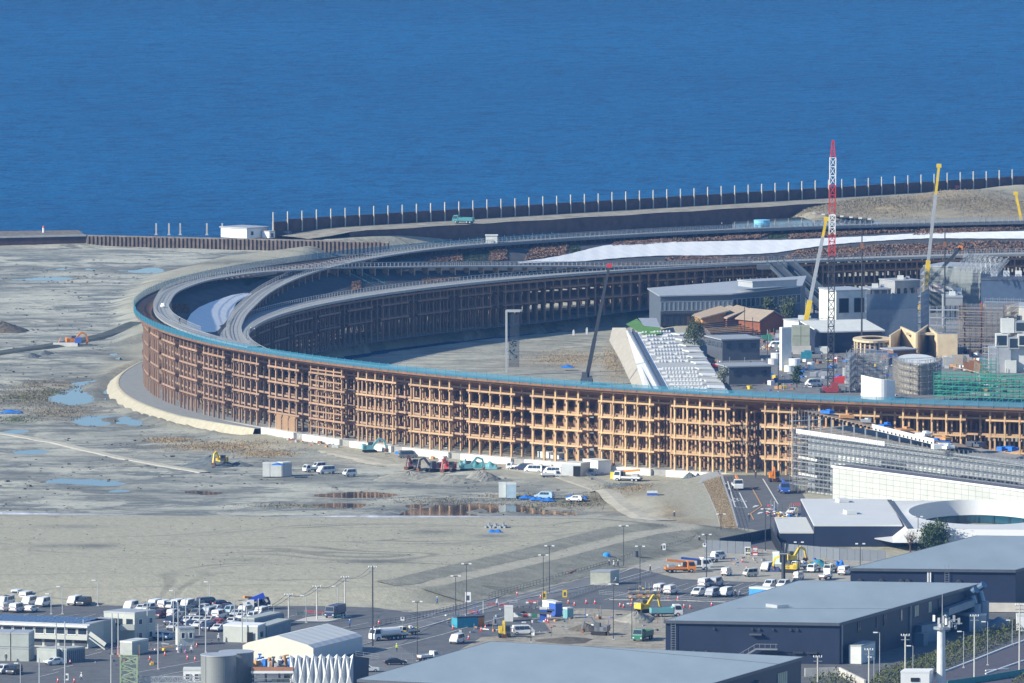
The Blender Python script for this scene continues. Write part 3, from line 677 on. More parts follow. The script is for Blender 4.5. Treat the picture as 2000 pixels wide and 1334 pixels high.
# blue safety net along the outer edge
netm = {}; NH = 1.5
pnl = MB().quad((-1.93,0,0), (1.93,0,0), (1.93,.12,NH), (-1.93,-.05,NH)).mesh('net_panel', M_net)
pst = MB().bar((0,0,-.2), (0,0,NH+.25), .11).mesh('net_post', M_post_t)
th = 131.0
while th < 267:
    p = rl(338.75, th, 19.55); s_ = 1.25 if th < 185 else 1
    link_mesh('net_panel', pnl, ring, p, (0, 0, R(th+90)), (1, 1, s_)); q = rl(338.78, th+SLOT/2, 19.55); link_mesh('net_post', pst, ring, q, (0,0,0), (1,1,s_))
    th += SLOT
# small teal stair frames on the bank and stairs climbing the inner face
sf = MB()
for k in range(7): sf.bar(rl(326-k*1.6, 149.5-k*.12, zsoil(326-k*1.6)), rl(326-k*1.6, 149.5-k*.12, zsoil(326-k*1.6)+1.3), .08)
for e in (149.2, 150.3): sf.bar(rl(327, e, zs(327)-.5), rl(317.5, e-.8, 12.2), .14, .2)
sf.build('bank_stair', mat('teal_steel', (.07,.22,.26), .5), ring)
# ================================================================ SEA WALL AND FAR SHORE
M_dkwall = mat('tarred_steel', (.095,.062,.058), .85, var=.3, scale=.3)
M_pile = mat('rusted_sheet_pile', (.135,.108,.092), .9, var=.35, scale=.5)
M_conc = mat('pale_concrete', (.50,.49,.46), .85, var=.12)
M_white = mat('white_paint', (.78,.79,.79), .5, var=.05)
M_offw = mat('off_white_panel', (.62,.64,.62), .6, var=.08)
M_grey = mat('mid_grey_panel', (.30,.32,.34), .55, var=.08)
M_lgrey = mat('light_grey_metal', (.45,.47,.49), .45, .3, var=.08)
M_dgrey = mat('dark_grey_panel', (.085,.095,.115), .5, var=.12)
M_navy = mat('navy_steel_cladding', (.020,.030,.062), .5, var=.12, scale=.3)
M_black = mat('black_rubber', (.018,.018,.02), .7)
M_glass = mat('window_glass', (.030,.045,.065), .08, var=.15, spec=.7)
M_steel = mat('galvanised_steel', (.42,.44,.46), .4, .6, var=.1)
M_dsteel = mat('dark_steel', (.06,.065,.075), .5, .3)
M_blue = mat('blue_tarp', (.02,.16,.55), .6, var=.25, scale=1.5, bump=.5)
M_yel = mat('yellow_paint', (.75,.52,.03), .45); M_red = mat('red_paint', (.55,.05,.05), .45); M_org = mat('orange_paint', (.75,.24,.03), .45)
M_grn = mat('green_paint', (.04,.22,.15), .5)
def unit(v): l = math.hypot(*v); return (v[0]/l, v[1]/l)
u = unit((WALL_C[0]-WALL_B[0], WALL_C[1]-WALL_B[1])); nrm = (u[1], -u[0])
wlen = math.hypot(WALL_C[0]-WALL_B[0], WALL_C[1]-WALL_B[1]); npan = int(wlen/6)
wall = thing('sea_wall', 'long dark sea wall topped by a row of tall white posts along the shore', 'sea wall', (*WALL_B, 0), math.atan2(u[1], u[0]))
pm = MB().box((3, 0, -4), (5.96, .5, 9.6)).mesh('wall_panel', M_dkwall)
post = MB().box((0, -.55, 1.6), (.33, .33, 6.6)).mesh('post', mat('post_white', (.50,.47,.42), .7))
for k in range(npan):
    link_mesh('wall_panel', pm, wall, (k*6, 0, (k%5)*.02)); link_mesh('post', post, wall, (k*6, 0, random.uniform(-.15, .15)))
bm_ = MB(); ws_ = (WALL_B[0]-4*u[0], WALL_B[1]-4*u[1])
A = [(ws_[0]+u[0]*wlen*k/40, ws_[1]+u[1]*wlen*k/40) for k in range(41)]
off = lambda p, d: (p[0]+nrm[0]*d, p[1]+nrm[1]*d)
zt = lambda k: 2.0*min(1, k/3+.2)
bm_.grid([[(*off(p, 16+1.2*math.sin(k*1.7)), zt(k)-.1) for k, p in enumerate(A)], [(*off(p, 8), zt(k)+.15) for k, p in enumerate(A)], [(*off(p, -.2), zt(k)+.1) for k, p in enumerate(A)]])
tag(bm_.build('shore_road', mat('shore_dirt', (.30,.28,.225), .95, var=.3, scale=.3, bump=.6)), kind='structure')
rt = thing('retaining_wall', 'dark retaining wall in shade below the shore road', 'wall', (0,0,0))
for k in range(2, 29):
    MB().grid([[(*off(A[k], 16.3), 1.8), (*off(A[k+1], 16.3), 1.8)], [(*off(A[k], 16.3), -4.6), (*off(A[k+1], 16.3), -4.6)]]).build('wall_panel', M_dkwall, rt)
# sheet piles along the drained lagoon
pw = thing('sheet_pile_wall', 'rusty corrugated sheet pile wall closing the far side of the mudflat', 'wall', (0,0,0))
p0, p1 = Vector(at(168, 461, 1.2)), Vector(at(760, 474, 1.2)); n = 74; dv = (p1-p0)/n; aa = math.atan2(dv.y, dv.x); w = dv.length
pm = MB(); prof = [(0,0),(.25,0),(.35,-.45),(.75,-.45),(.85,0),(1,0)]
pm.grid([[(a*w, b, 0) for a, b in prof], [(a*w, b, -3.9) for a, b in prof]]); pmm = pm.mesh('sheet_pile', M_pile)
for k in range(n): link_mesh('sheet_pile', pmm, pw, p0+dv*k+Vector((0,0,random.uniform(-.12,.12))), (0,0,aa))
cp = MB(); cp.bar(p0+Vector((0,.5,.1)), p1+Vector((0,.5,.1)), .8, .5); cp.build('coping', mat('weathered_coping', (.20,.18,.165), .9, var=.3), pw)
p2 = Vector(at(-260, 470, 1.2)); pw2 = thing('pier_wall', 'dark pier wall ending at the corner of the mudflat', 'wall', (0,0,0))
mb = MB(); mb.grid([[p2, p0], [p2-Vector((0,0,4)), p0-Vector((0,0,4))]]); mb.build('wall_face', M_dkwall, pw2)
mb = MB(); mb.grid([[p2, p0], [p2+Vector((0,22,1.0)), p0+Vector((-3,18,.6))], [p2+Vector((0,26,-6)), p0+Vector((-3,22,-6))]]); mb.build('pier_top', mat('pier_top', (.17,.15,.13), .9, var=.4), pw2)
mb = MB(); mb.bar(p2+Vector((0,0,.2)), p0+Vector((0,0,.2)), .6, .5); mb.build('coping', M_conc, pw2)
b = Vector(at(85, 452, 2)); t = thing('beacon', 'small white harbour beacon on the pier', 'beacon', b); mb = MB(); mb.cyl((0,0,-1),(0,0,1.2),.35,8); mb.build('post', M_white, t); mb = MB(); mb.cyl((0,0,1.2),(0,0,1.8),.5,8,.2); mb.build('lantern', M_red, t)
for k, x in enumerate((305, 330, 352, 404, 434, 461)):
    b = at(x, 459, 0); o = MB().box((0,0,0), (.5,.5,3.8 if k < 5 else 3.0)).box((0,0,0),(1.0,1.0,.3)).build('marker_post', mat('post_white', (.50,.47,.42), .7), None, b)
    tag(o, f'white marker post by the shore hut, {["first","second","third","fourth","fifth","sixth"][k]} of six from the pier', 'post', 'marker posts by the shore hut')
def poly_building(name, label, cat, plan, z0, h, wm_, rm_, over=.25, hb=None, group=None):
    """plan: world points counter-clockwise; h eaves height per corner or one number"""
    c = (sum(p[0] for p in plan)/len(plan), sum(p[1] for p in plan)/len(plan))
    t = thing(name, label, cat, (*c, z0), group=group); n = len(plan)
    L_ = [(p[0]-c[0], p[1]-c[1]) for p in plan]; H = h if isinstance(h, (list, tuple)) else [h]*n
    mb = MB(); pts = [(*p, 0) for p in L_]+[(*L_[i], H[i]) for i in range(n)]
    mb.add(pts, [(i, (i+1)%n, n+(i+1)%n, n+i) for i in range(n)]); mb.build('wall', wm_, t)
    O = [(x*(1+over/max(1, math.hypot(x, y))), y*(1+over/max(1, math.hypot(x, y)))) for x, y in L_]
    mb = MB(); mb.prism(O, H, [v+.35 for v in H]); mb.build('roof', rm_, t)
    t['_c0'] = c[0]; t['_c1'] = c[1]
    return t
def panes(t, a, b, z0, z1, n, m=None, frac=.8, frame=None, name='window', proud=.06):
    """n panes along the wall line from plan point a to b of a building; with frames"""
    c = Vector((t['_c0'], t['_c1'])); a = Vector(a[:2])-c; b = Vector(b[:2])-c; d = (b-a); l = d.length; d.normalize(); ang = math.atan2(d.y, d.x); nn = Vector((d.y, -d.x))
    w = l/n*frac; me_ = MB().box((0,-.02,0), (w, .08, z1-z0)).mesh(name, m or M_glass); fm = None
    if frame:
        f = MB()
        for q in ((-w/2,0,w/2,0),(-w/2,z1-z0,w/2,z1-z0)): f.bar((q[0],-.08,q[1]), (q[2],-.08,q[3]), .12)
        for s_ in (-1, 1): f.bar((s_*w/2,-.08,-.05), (s_*w/2,-.08,z1-z0+.05), .12)
        fm = f.mesh('frame', frame)
    for k in range(n):
        p = a+d*(l*(k+.5)/n)+nn*proud
        o = link_mesh(name, me_, t, (p.x, p.y, z0), (0,0,ang))
        if fm: link_mesh('frame', fm, o)
def quad_plan(px0, py0, px1, py1, depth, z=0.0, skew=0.0):
    """a rectangle whose front base runs between two pixels and goes back depth metres"""
    a, b = Vector(at(px0, py0, z)[:2]), Vector(at(px1, py1, z)[:2]); d = (b-a).normalized(); n_ = Vector((-d.y, d.x))*depth+d*skew
    return [tuple(a), tuple(b), tuple(b+n_), tuple(a+n_)]
hp = quad_plan(482, 466, 524, 463, 9, 0); a_, b_ = Vector(hp[0]), Vector(hp[3])
hut = poly_building('shore_hut', 'white single storey hut with a grey roof beside the sea wall', 'hut', [(hp[0][0]-8.5, hp[0][1]+7), hp[0], hp[1], (hp[1][0]-8.5, hp[1][1]+7)], 0, 3.1, M_white, M_lgrey, .5)
panes(hut, hp[0], hp[1], 1.0, 2.2, 2, frac=.2)
s2 = quad_plan(526, 465, 537, 464, 3); hs = poly_building('storage_shed', 'tiny white shed next to the shore hut', 'shed', s2, 0, 1.9, M_white, M_lgrey, .1); panes(hs, s2[0], s2[1], .2, 1.5, 1, M_dgrey, .4)
# pond beyond the ring with slatted sheet piles
tag(poly_sheet('shore_pond', [(1430,433),(1560,424),(1690,430),(1740,436),(1600,443),(1430,446)], .3, wm), kind='structure')
sp = thing('pile_screen', 'row of slanted steel piles in the pond beyond the ring', 'wall', (0,0,0))
for k in range(13):
    a, b = at(1590+k*9, 417+k*.9, 1.5), at(1598+k*9.5, 429+k*.8, -1.5); MB().bar(a, b, 1.2, .5).build('pile', M_pile if k%2 else M_conc, sp)

# ================================================================ INSIDE THE RING
def scaffold(name, label, pts, z0, h, bay=1.9, lev=1.9, m=None, depth=1.2, plank=None, cat='scaffolding', diag=True, net=None, t=.09, group=None, top=None):
    """tube scaffolding along a plan polyline: standards, ledgers, braces, planks"""
    m = m or M_steel; c = pts[0]; th_ = thing(name, label, cat, (c[0], c[1], z0), group=group)
    st_, lg, br_ = MB(), MB(), MB(); nl = max(1, int(h/lev)); pl = [MB() for _ in range(nl)]; nt_ = MB()
    P = [(x-c[0], y-c[1]) for x, y in pts]
    for (a, b) in zip(P, P[1:]):
        d = Vector((b[0]-a[0], b[1]-a[1])); l = d.length; d.normalize(); nn = Vector((d.y, -d.x)); nb = max(1, round(l/bay))
        A_ = [Vector(a)+d*(l*k/nb) for k in range(nb+1)]
        for k, p in enumerate(A_):
            for o in (0, depth): st_.bar((p.x+nn.x*o, p.y+nn.y*o, 0), (p.x+nn.x*o, p.y+nn.y*o, h+.9), t)
        for j in range(nl):
            z = (j+1)*lev
            for o in (0, depth):
                lg.bar((A_[0].x+nn.x*o, A_[0].y+nn.y*o, z), (A_[-1].x+nn.x*o, A_[-1].y+nn.y*o, z), t*.8)
                lg.bar((A_[0].x+nn.x*o, A_[0].y+nn.y*o, z+.9), (A_[-1].x+nn.x*o, A_[-1].y+nn.y*o, z+.9), t*.6)
            q = [A_[0], A_[-1], A_[-1]+nn*depth, A_[0]+nn*depth]
            pl[j].prism([(v.x, v.y) for v in q][::-1], z-.02, z+.06)
            if diag:
                for k in range(j%2, nb, 2):
                    p, r_ = A_[k]+nn*depth, A_[k+1]+nn*depth; br_.bar((p.x, p.y, z-lev), (r_.x, r_.y, z), t*.6)
        if net:
            nt_.quad((A_[0].x+nn.x*(depth+.08), A_[0].y+nn.y*(depth+.08), .2), (A_[-1].x+nn.x*(depth+.08), A_[-1].y+nn.y*(depth+.08), .2), (A_[-1].x+nn.x*(depth+.08), A_[-1].y+nn.y*(depth+.08), h), (A_[0].x+nn.x*(depth+.08), A_[0].y+nn.y*(depth+.08), h))
    tag(st_.build('standard', m, th_), kind='stuff'); tag(lg.build('ledger', m, th_), kind='stuff')
    if br_.v: tag(br_.build('brace', m, th_), kind='stuff')
    for p in pl: p.build('platform', plank or M_lgrey, th_)
    if net: nt_.build('netting', net, th_)
    return th_
def W2(px, py, z=0.0): return at(px, py, z)[:2]
# grey hall
a, b, c2 = W2(1290,637), W2(1430,634), W2(1563,624)
hall = poly_building('visitor_hall', 'long grey two storey hall with a flat metal roof and glazed front inside the ring', 'building', [a, b, c2, (c2[0]+2, c2[1]+22), (b[0]+2, b[1]+26), (a[0]-3, a[1]+20)], 0, [8.6,8.7,9.6,10.8,10.4,9.2], mat('hall_cladding', (.10,.125,.165), .5, var=.08), M_lgrey, .6)
panes(hall, a, b, 4.4, 7.0, 16, mat('pale_glass', (.16,.22,.27), .15, spec=.7), .86, M_lgrey); panes(hall, b, c2, 4.9, 7.4, 15, M_glass, .86, M_lgrey); panes(hall, a, b, .2, 3.2, 12, M_glass, .8, M_dsteel); panes(hall, b, c2, .4, 3.0, 8, M_glass, .6)
pe = MB(); cc = Vector((hall['_c0'], hall['_c1'])); q = [Vector(v)-cc for v in (a, b)]
pe.bar((q[0].x, q[0].y-.25, 3.9), (q[1].x, q[1].y-.25, 3.9), .4, .5); pe.build('floor_band', M_dgrey, hall)
r_ = quad_plan(1470, 566, 1556, 562, 8, 10); rf = poly_building('roof_plant_room', 'low grey plant room standing on the roof of the grey hall', 'roof structure', r_, 10.6, 1.5, M_lgrey, M_lgrey)
# stairs leaning against the ring's inner face
stt = thing('escalator_stair', 'pair of dark covered stairs slanting down from the ring beside the grey hall', 'stairs', (0,0,0))
for k, (x0, y0, x1, y1) in enumerate(((1508,516,1600,604),(1540,514,1632,600))):
    p = Vector(at(x0, y0, 12.0)); q = Vector(at(x1, y1, .6)); fl_ = MB(); fl_.bar(p, q, 3.4, .7); fl_.build('flight', M_dgrey, stt)
    for s_ in (-1.6, 1.6):
        e = Vector((s_, s_*.3, 0)); mb = MB(); mb.bar(p+e+Vector((0,0,1.1)), q+e+Vector((0,0,1.1)), .12, .12); mb.bar(p+e+Vector((0,0,.55)), q+e+Vector((0,0,.55)), .05, 1.0); mb.build('balustrade', mat('stair_glass', (.05,.075,.10), .25), stt)
p = Vector(at(1508,516,12)); MB().box((p.x, p.y, 10.6), (9, 5, 1.3)).build('landing', M_dgrey, stt)
for k in range(3): q = Vector(at(1530+k*30,537+k*28,9-k*3)); MB().bar((q.x, q.y, 0), (q.x, q.y, 8.4-k*2.9), .5).build('support', M_dsteel, stt)
# timber pavilions
M_shing = mat('timber_shingle', (.33,.27,.21), .85, var=.25, scale=.6, streak=(1,6,1)); M_tim = mat('red_cedar_wall', (.22,.075,.035), .7, var=.2); M_timl = mat('pale_timber', (.50,.26,.10), .7, var=.2)
for k, (x0, x1, yb, ye, yr, lab) in enumerate(((1372,1432,640,622,597,'largest tilted timber roof'),(1420,1462,640,622,604,'second tilted timber roof from the tall tree'),(1446,1484,640,623,605,'third tilted timber roof from the tall tree'))):
    P = quad_plan(x0, yb, x1-14, yb-1, 11); hb = 2.6; hr = 5.5
    t = poly_building('timber_pavilion', lab+' of the cedar pavilions inside the ring', 'pavilion', P, 0, [hb, hr-.8, hr, hb+.4], M_tim if k else M_timl, M_shing, 1.6, group='cedar pavilions inside the ring')
P = quad_plan(1484, 653, 1534, 650, 10); cx_ = (P[0][0]+P[1][0])/2
hse = thing('timber_house', 'dark red cedar house with a pale gabled shingle roof', 'pavilion', (*P[0], 0)); o = Vector((*P[0], 0))
Wd = Vector((*P[1], 0))-o; Dp = Vector((*P[3], 0))-o; e1, e2 = Wd, Dp
mb = MB(); pts = [Vector(), e1, e1+e2, e2]; z5 = Vector((0,0,4)); rg = Vector((0,0,6.4))
mb.add(pts+[p+z5 for p in pts]+[e1*.5+rg, e1*.5+e2+rg], [(0,1,5,8,4),(1,2,6,5),(2,3,7,9,6),(3,0,4,7)]); mb.build('wall', M_tim, hse)
for s_, (A_, B_) in enumerate(((Vector((0,0,3.7))-e1*.08, e1*.5+rg), (e1*1.08+Vector((0,0,3.7)), e1*.5+rg))):
    mb = MB(); k_ = -e2*.08; mb.add([A_+k_, B_+k_, B_+e2*1.08, A_+e2*1.08]+[v+Vector((0,0,.3)) for v in (A_+k_, B_+k_, B_+e2*1.08, A_+e2*1.08)], [(3,2,1,0),(4,5,6,7),(0,1,5,4),(1,2,6,5),(2,3,7,6),(3,0,4,7)]); mb.build('roof', M_shing, hse)
P = quad_plan(1462, 648, 1482, 648, 4); cb = poly_building('timber_kiosk', 'orange timber kiosk wall with a dark opening beside the red cedar house', 'kiosk', P, 0, 3.2, M_timl, M_shing); panes(cb, P[0], P[1], 1, 2.4, 1, M_glass, .5)
pg = thing('pergola', 'low pergola of parallel pale timber rafters in front of the cedar pavilions', 'pergola', at(1400,648,0)); o = Vector(at(1400,648,0))
for k in range(9):
    p = Vector(at(1370+k*3, 634+k*3, 3.0))-o; q = Vector(at(1432+k*8, 627+k*3.2, 3.3))-o; MB().bar(p, q, .28, .35).build('rafter', M_timl if k in (3,4,5) else M_dsteel, pg)
for x, y in ((1372,650),(1395,662),(1440,655),(1470,662)): p = Vector(at(x, y, 0))-o; MB().bar(p, p+Vector((0,0,3)), .3).build('post', M_tim, pg)
# grandstand of white terraces
gs_ = thing('grandstand', 'white stepped seating bank with hundreds of small block seats beside the inner pond', 'grandstand', at(1290,700,0)); o = Vector(at(1290,700,0))
M_seat = mat('white_seat_block', (.78,.79,.78), .6, var=.05)
gL0, gL1, gR0, gR1 = Vector(at(1246,652,2.5)), Vector(at(1312,775,1.0)), Vector(at(1345,648,2.5)), Vector(at(1430,775,1.0))
mb = MB(); mb.grid([[gL1-o, gR1-o], [gL0-o, gR0-o]]); mb.grid([[gL0-o-Vector((0,0,4)), gL1-o-Vector((0,0,4))], [gL0-o, gL1-o]]); mb.build('terrace_slab', mat('terrace_grey', (.40,.41,.41), .8, var=.15), gs_)
seat = MB().box((0,0,0), (1.5,1.5,.4)).box((.55,0,.4), (.35,1.5,.25)).mesh('seat_block', M_seat)
for j in range(17):
    k = j/17; A_, B_ = gL0.lerp(gL1, k), gR0.lerp(gR1, k)
    if j in (9,): continue
    for i in range(10):
        if random.random() < .12: continue
        p = A_.lerp(B_, .06+.58*(i+.5*(j%2))/10)-o; link_mesh('seat_block', seat, gs_, p+Vector((0,0,.02)))
for j in range(11):
    k = (j+.5)/11; A_, B_ = gL0.lerp(gL1, k), gR0.lerp(gR1, k); p, q = A_.lerp(B_, .70)-o, A_.lerp(B_, .97)-o; MB().bar(p+Vector((0,0,.3)), q+Vector((0,0,.15)), 5.6, .3).build('terrace_step', M_white if j%2 else M_offw, gs_)
for j, (x0, y0, x1, y1) in enumerate(((1228,645,1296,775),(1236,645,1306,775))):
    MB().bar(Vector(at(x0,y0,2.7))-o, Vector(at(x1,y1,1.2))-o, .5, .8).build('guide_rail', M_dgrey if j else M_steel, gs_)
mb = MB(); mb.grid([[Vector(at(1262,775,.6))-o, Vector(at(1316,775,1.1))-o], [Vector(at(1222,645,2.0))-o, Vector(at(1247,650,2.6))-o]]); mb.build('side_slope', M_white, gs_)
lawn = thing('roof_lawn', 'bright green lawn patch at the top of the white seating bank', 'lawn', at(1260,648,0)); o = Vector(at(1260,648,0))
MB().add([Vector(at(x, y, 2.8))-o for x, y in ((1222,633),(1244,622),(1258,636),(1290,640),(1292,652),(1262,655),(1250,650))], [tuple(range(6,-1,-1))]).build('turf', mat('lawn_green', (.10,.24,.05), .9, var=.2), lawn)
MB().add([Vector(at(x, y, 2.78))-o for x, y in ((1246,621),(1282,621),(1290,640),(1258,636))], [(3,2,1,0)]).build('paving', M_lgrey, lawn)
ib = MB(); A0 = [at(x, y, z) for x, y, z in ((1196,640,-1),(1190,665,-3),(1212,705,-3),(1240,765,-3))]; B0 = [at(x, y, 1.5) for x, y in ((1222,640),(1226,660),(1246,700),(1275,765))]
tag(ib.grid([A0[::-1], B0[::-1]]).build('inner_revetment', mat('gravel_slope', (.36,.34,.30), .95, var=.2, bump=.4)), kind='structure')
# dark kiosks
for (x0, y0, x1, y1, dp, h, lab) in ((1411,705,1484,703,13,5.8,'dark grey flat roofed kiosk behind the white seating bank'),(1424,752,1506,750,10,4.8,'low dark grey pavilion with a wide eave just behind the near rim of the ring')):
    P = quad_plan(x0, y0, x1, y1, dp); t = poly_building('flat_roof_kiosk', lab, 'building', P, 0, h, M_dgrey, M_grey, .9); panes(t, P[3], P[0], h-2.2, h-.8, 4, M_glass, .7); panes(t, P[0], P[1], h-2.4, h-1.0, 3, M_glass, .35)
# tall white slab, tanks, containers
P = quad_plan(1527, 724, 1546, 723, 1.2); t = poly_building('white_slab', 'tall white freestanding slab near the dark kiosks', 'wall', P, 0, 11.6, M_offw, M_white, .02)
ct = thing('container_stack', 'two by two stack of grey green containers on a pale block', 'containers', at(1547,692,0)); s_ = sc_at(at(1547,692,0))
for j in range(2):
    for i in range(2): MB().box((1.2+i*2.55, 3, 2.5+j*2.7), (2.44, 6, 2.6)).build('container', mat('sage_container', (.33,.36,.29), .6), ct)
MB().box((2.5,3,0), (5.6,6.5,2.45)).build('base_block', M_conc, ct)
for k, (x, y, r, h) in enumerate(((1516,706,1.5,2.2),(1552,724,1.6,3.2),(1541,726,1.3,1.6),(1584,722,1.0,2.0),(1508,712,1.6,1.5))):
    o = MB().cyl((0,0,0), (0,0,h), r, 20).cyl((0,0,h), (0,0,h+.15), r*1.03, 20).build('white_tank', M_white, None, at(x, y, 0), smooth=False)
    tag(o, ['squat white round tank beside the tall slab','tall white round tank in front of the slab','short white round tank touching the taller one','slim white round tank nearest the lattice crane','low wide white round tank beside the dark kiosk'][k], 'tank', 'white tanks inside the ring')
# dark hall with pale roof
P = quad_plan(1604, 690, 1722, 687, 16); t = poly_building('dark_hall', 'dark navy hall under a pale sloping roof behind the lattice crane', 'building', P, 0, [5.8,5.8,7.6,7.6], M_navy, M_offw, 1.0)
# white block with scaffolded side
P = quad_plan(1633, 662, 1692, 660, 12); wbk = poly_building('white_block', 'white boxy pavilion with two dark openings', 'building', P, 0, 13.6, M_offw, M_lgrey, .3); panes(wbk, P[0], P[1], 7.5, 11.5, 2, M_black, .62, M_dsteel)
scaffold('netted_scaffold', 'blue grey netted scaffolding beside the white boxy pavilion', [W2(1690,674), W2(1790,672), W2(1806,662)], 0, 14.6, 2.2, 1.9, M_steel, 1.2, M_lgrey, net=net_material('grey_net', (.14,.20,.28), .85))
scaffold('open_scaffold', 'open bare scaffolding frame right of the blue netted one', [W2(1815,680), W2(1872,680)], 0, 11, 2.2, 2.2, M_lgrey, 4, M_lgrey)
# hall with the banner
P = quad_plan(1805, 596, 1915, 600, 16); t = poly_building('banner_hall', 'grey hall wrapped in scaffolding with a white printed banner', 'building', P, 0, 11.5, M_grey, M_lgrey, .3)
scaffold('hall_scaffold', 'steel scaffolding wrapped round the banner hall', [W2(1797,612), W2(1808,600), W2(1916,603)], 0, 12, 2.2, 1.9, M_steel, 1.2, net=net_material('pale_net', (.26,.30,.30), .6))
bn = thing('site_banner', 'white banner with a red emblem and dark lettering on the scaffolded hall', 'banner', at(1818,602,0)); o = Vector(at(1818,602,0)); q = Vector(at(1882,604,0))-o
d = q.normalized(); nn = Vector((d.y, -d.x, 0))*1.6; L_ = q.length
mb = MB(); mb.quad(nn+Vector((0,0,5.2)), q+nn+Vector((0,0,4.4)), q+nn+Vector((0,0,6.4)), nn+Vector((0,0,7.4))); mb.build('cloth', M_white, bn)
mb = MB(); c_ = d*1.1+nn*1.03+Vector((0,0,6.2)); mb.add([c_+Vector((0,0,.5)), c_+d*.35, c_-Vector((0,0,.5)), c_-d*.35], [(0,3,2,1)]); mb.add([c_+d*(.6)+Vector((0,0,.22)), c_+d*2.9+Vector((0,0,.1)), c_+d*2.9-Vector((0,0,.2)), c_+d*.6-Vector((0,0,.1))], [(0,3,2,1)]); mb.build('red_emblem', M_red, bn)
mb = MB()
for k, (u_, w_) in enumerate(((4.6,.45),(5.2,.4),(5.75,.4),(6.7,.5),(7.8,.25),(8.3,.25))):
    c_ = d*u_+nn*1.03+Vector((0,0,5.75-.08*u_*.6)); mb.add([c_+Vector((0,0,.35)), c_+d*w_+Vector((0,0,.3)), c_+d*w_-Vector((0,0,.35)), c_-Vector((0,0,.3))], [(0,3,2,1)])
mb.build('lettering', M_black, bn)
tr = thing('truss_canopy', 'pale lattice truss canopy on top of the banner hall', 'canopy', at(1870,560,8)); o = Vector(at(1870,560,8))
for k in range(9):
    mb = MB(); lattice(mb, Vector(at(1872+k*9,528+k*.8,12))-o, Vector(at(1888+k*10,497+k*1.2,16))-o, .9, n=5, t=.1); mb.build('truss', M_lgrey, tr)
P = quad_plan(1916, 610, 2030, 612, 16); t = poly_building('blue_building', 'dark blue flat building with rooftop units behind the scaffolding', 'building', P, 0, 9.5, mat('slate_blue_panel', (.06,.095,.16), .5), M_dgrey, .3)
for k in range(5): MB().box((-6+k*3.6, 4, 9.9), (1.8,1.8,1.6)).build('rooftop_unit', M_white, t)
# beige round pavilion
bp_ = thing('beige_pavilion', 'beige timber round pavilion with a slatted drum and curved walls', 'pavilion', at(1705,700,0)); M_bei = mat('birch_ply', (.62,.50,.33), .7, var=.12, scale=.4)
for k in range(14):
    a = math.pi+math.pi*1.15*k/13; MB().box((4.9*math.cos(a), 9*math.sin(a)*.9+8, 0), (.45,.45,4.4), a).build('post', M_bei, bp_)
mb = MB(); n = 28; mb.grid([[(5.4*math.cos(2*math.pi*k/n), 9.4*math.sin(2*math.pi*k/n)+8, 4.4) for k in range(n)], [(5.4*math.cos(2*math.pi*k/n), 9.4*math.sin(2*math.pi*k/n)+8, 5.0) for k in range(n)], [(3*math.cos(2*math.pi*k/n), 5*math.sin(2*math.pi*k/n)+8, 5.1) for k in range(n)]], close=True); mb.build('ring_roof', M_bei, bp_)
for (x0, y0, x1, y1, h) in ((1738,700,1760,686,6.5),(1760,686,1790,700,7.0),(1790,700,1812,684,7.2),(1812,684,1832,700,6.8),(1832,700,1870,700,6.8)):
    p, q = Vector(at(x0, y0, 0))-Vector(bp_.location), Vector(at(x1, y1, 0))-Vector(bp_.location); mb = MB(); mb.bar(p+Vector((0,0,h/2)), q+Vector((0,0,h/2)), .5, h); mb.build('curved_wall', M_bei, bp_)
MB().box((14,9,6.0), (9,5,.4)).build('roof_deck', M_bei, bp_)
# round scaffold, white curved wall, green scaffold
arc = [(at(1795,772,0)[0]+5.6*math.cos(a), at(1795,772,0)[1]+18+18*math.sin(a)) for a in [math.pi*(1.02+.96*k/10) for k in range(11)]]
scaffold('round_scaffold', 'grey scaffolding drum round a curved pavilion under construction', arc, 0, 8.6, 1.6, 1.7, M_steel, 1.0, mat('weathered_plank', (.30,.27,.23), .8), net=net_material('linen_net', (.36,.33,.28), .25))
cw = thing('curved_wall', 'plain white curved wall just behind the ring rim', 'wall', at(1682,779,0)); n = 12
mb = MB(); C_ = [(k*.75, -math.sin(k/n*2.6)*5+1, 0) for k in range(n+1)]
mb.grid([[(x, y, 0) for x, y, _ in C_], [(x, y, 6.3-.10*k) for k, (x, y, _) in enumerate(C_)], [(x+.3, y+.7, 6.3-.10*k) for k, (x, y, _) in enumerate(C_)]]); mb.build('wall_face', M_white, cw)
scaffold('green_scaffold', 'bright green scaffolding frame near the rim of the ring', [W2(1832,780), W2(2040,788)], 0, 6.8, 1.8, 1.3, mat('green_tube', (.03,.30,.20), .5), 3.0, mat('green_plank', (.10,.33,.25), .6), t=.14)
scaffold('second_green_scaffold', 'shorter green scaffolding tower behind the long green one', [W2(1915,758), W2(1945,758)], 0, 7.5, 1.6, 1.3, mat('green_tube', (.03,.30,.20)), 2.0, mat('green_plank', (.10,.33,.25)))
scaffold('brown_scaffold', 'rusty brown scaffolding cage with many levels', [W2(1872,690), W2(1960,692), W2(1975,682)], 0, 13, 1.7, 1.5, mat('rust_tube', (.26,.20,.15), .7), 2.0, mat('weathered_plank', (.30,.27,.23)))
for k in range(2):
    for j in range(2): scaffold('brown_scaffold', 'deeper row of the rusty brown scaffolding cage, %s' % ('left half' if k == 0 else 'right half'), [W2(1876+k*46,684-j*6), W2(1918+k*44,684-j*6)], 0, 12.5, 1.7, 1.5, mat('rust_tube', (.26,.20,.15)), 2.0, diag=False, group='inner rows of the rusty scaffolding') if j == 0 else None
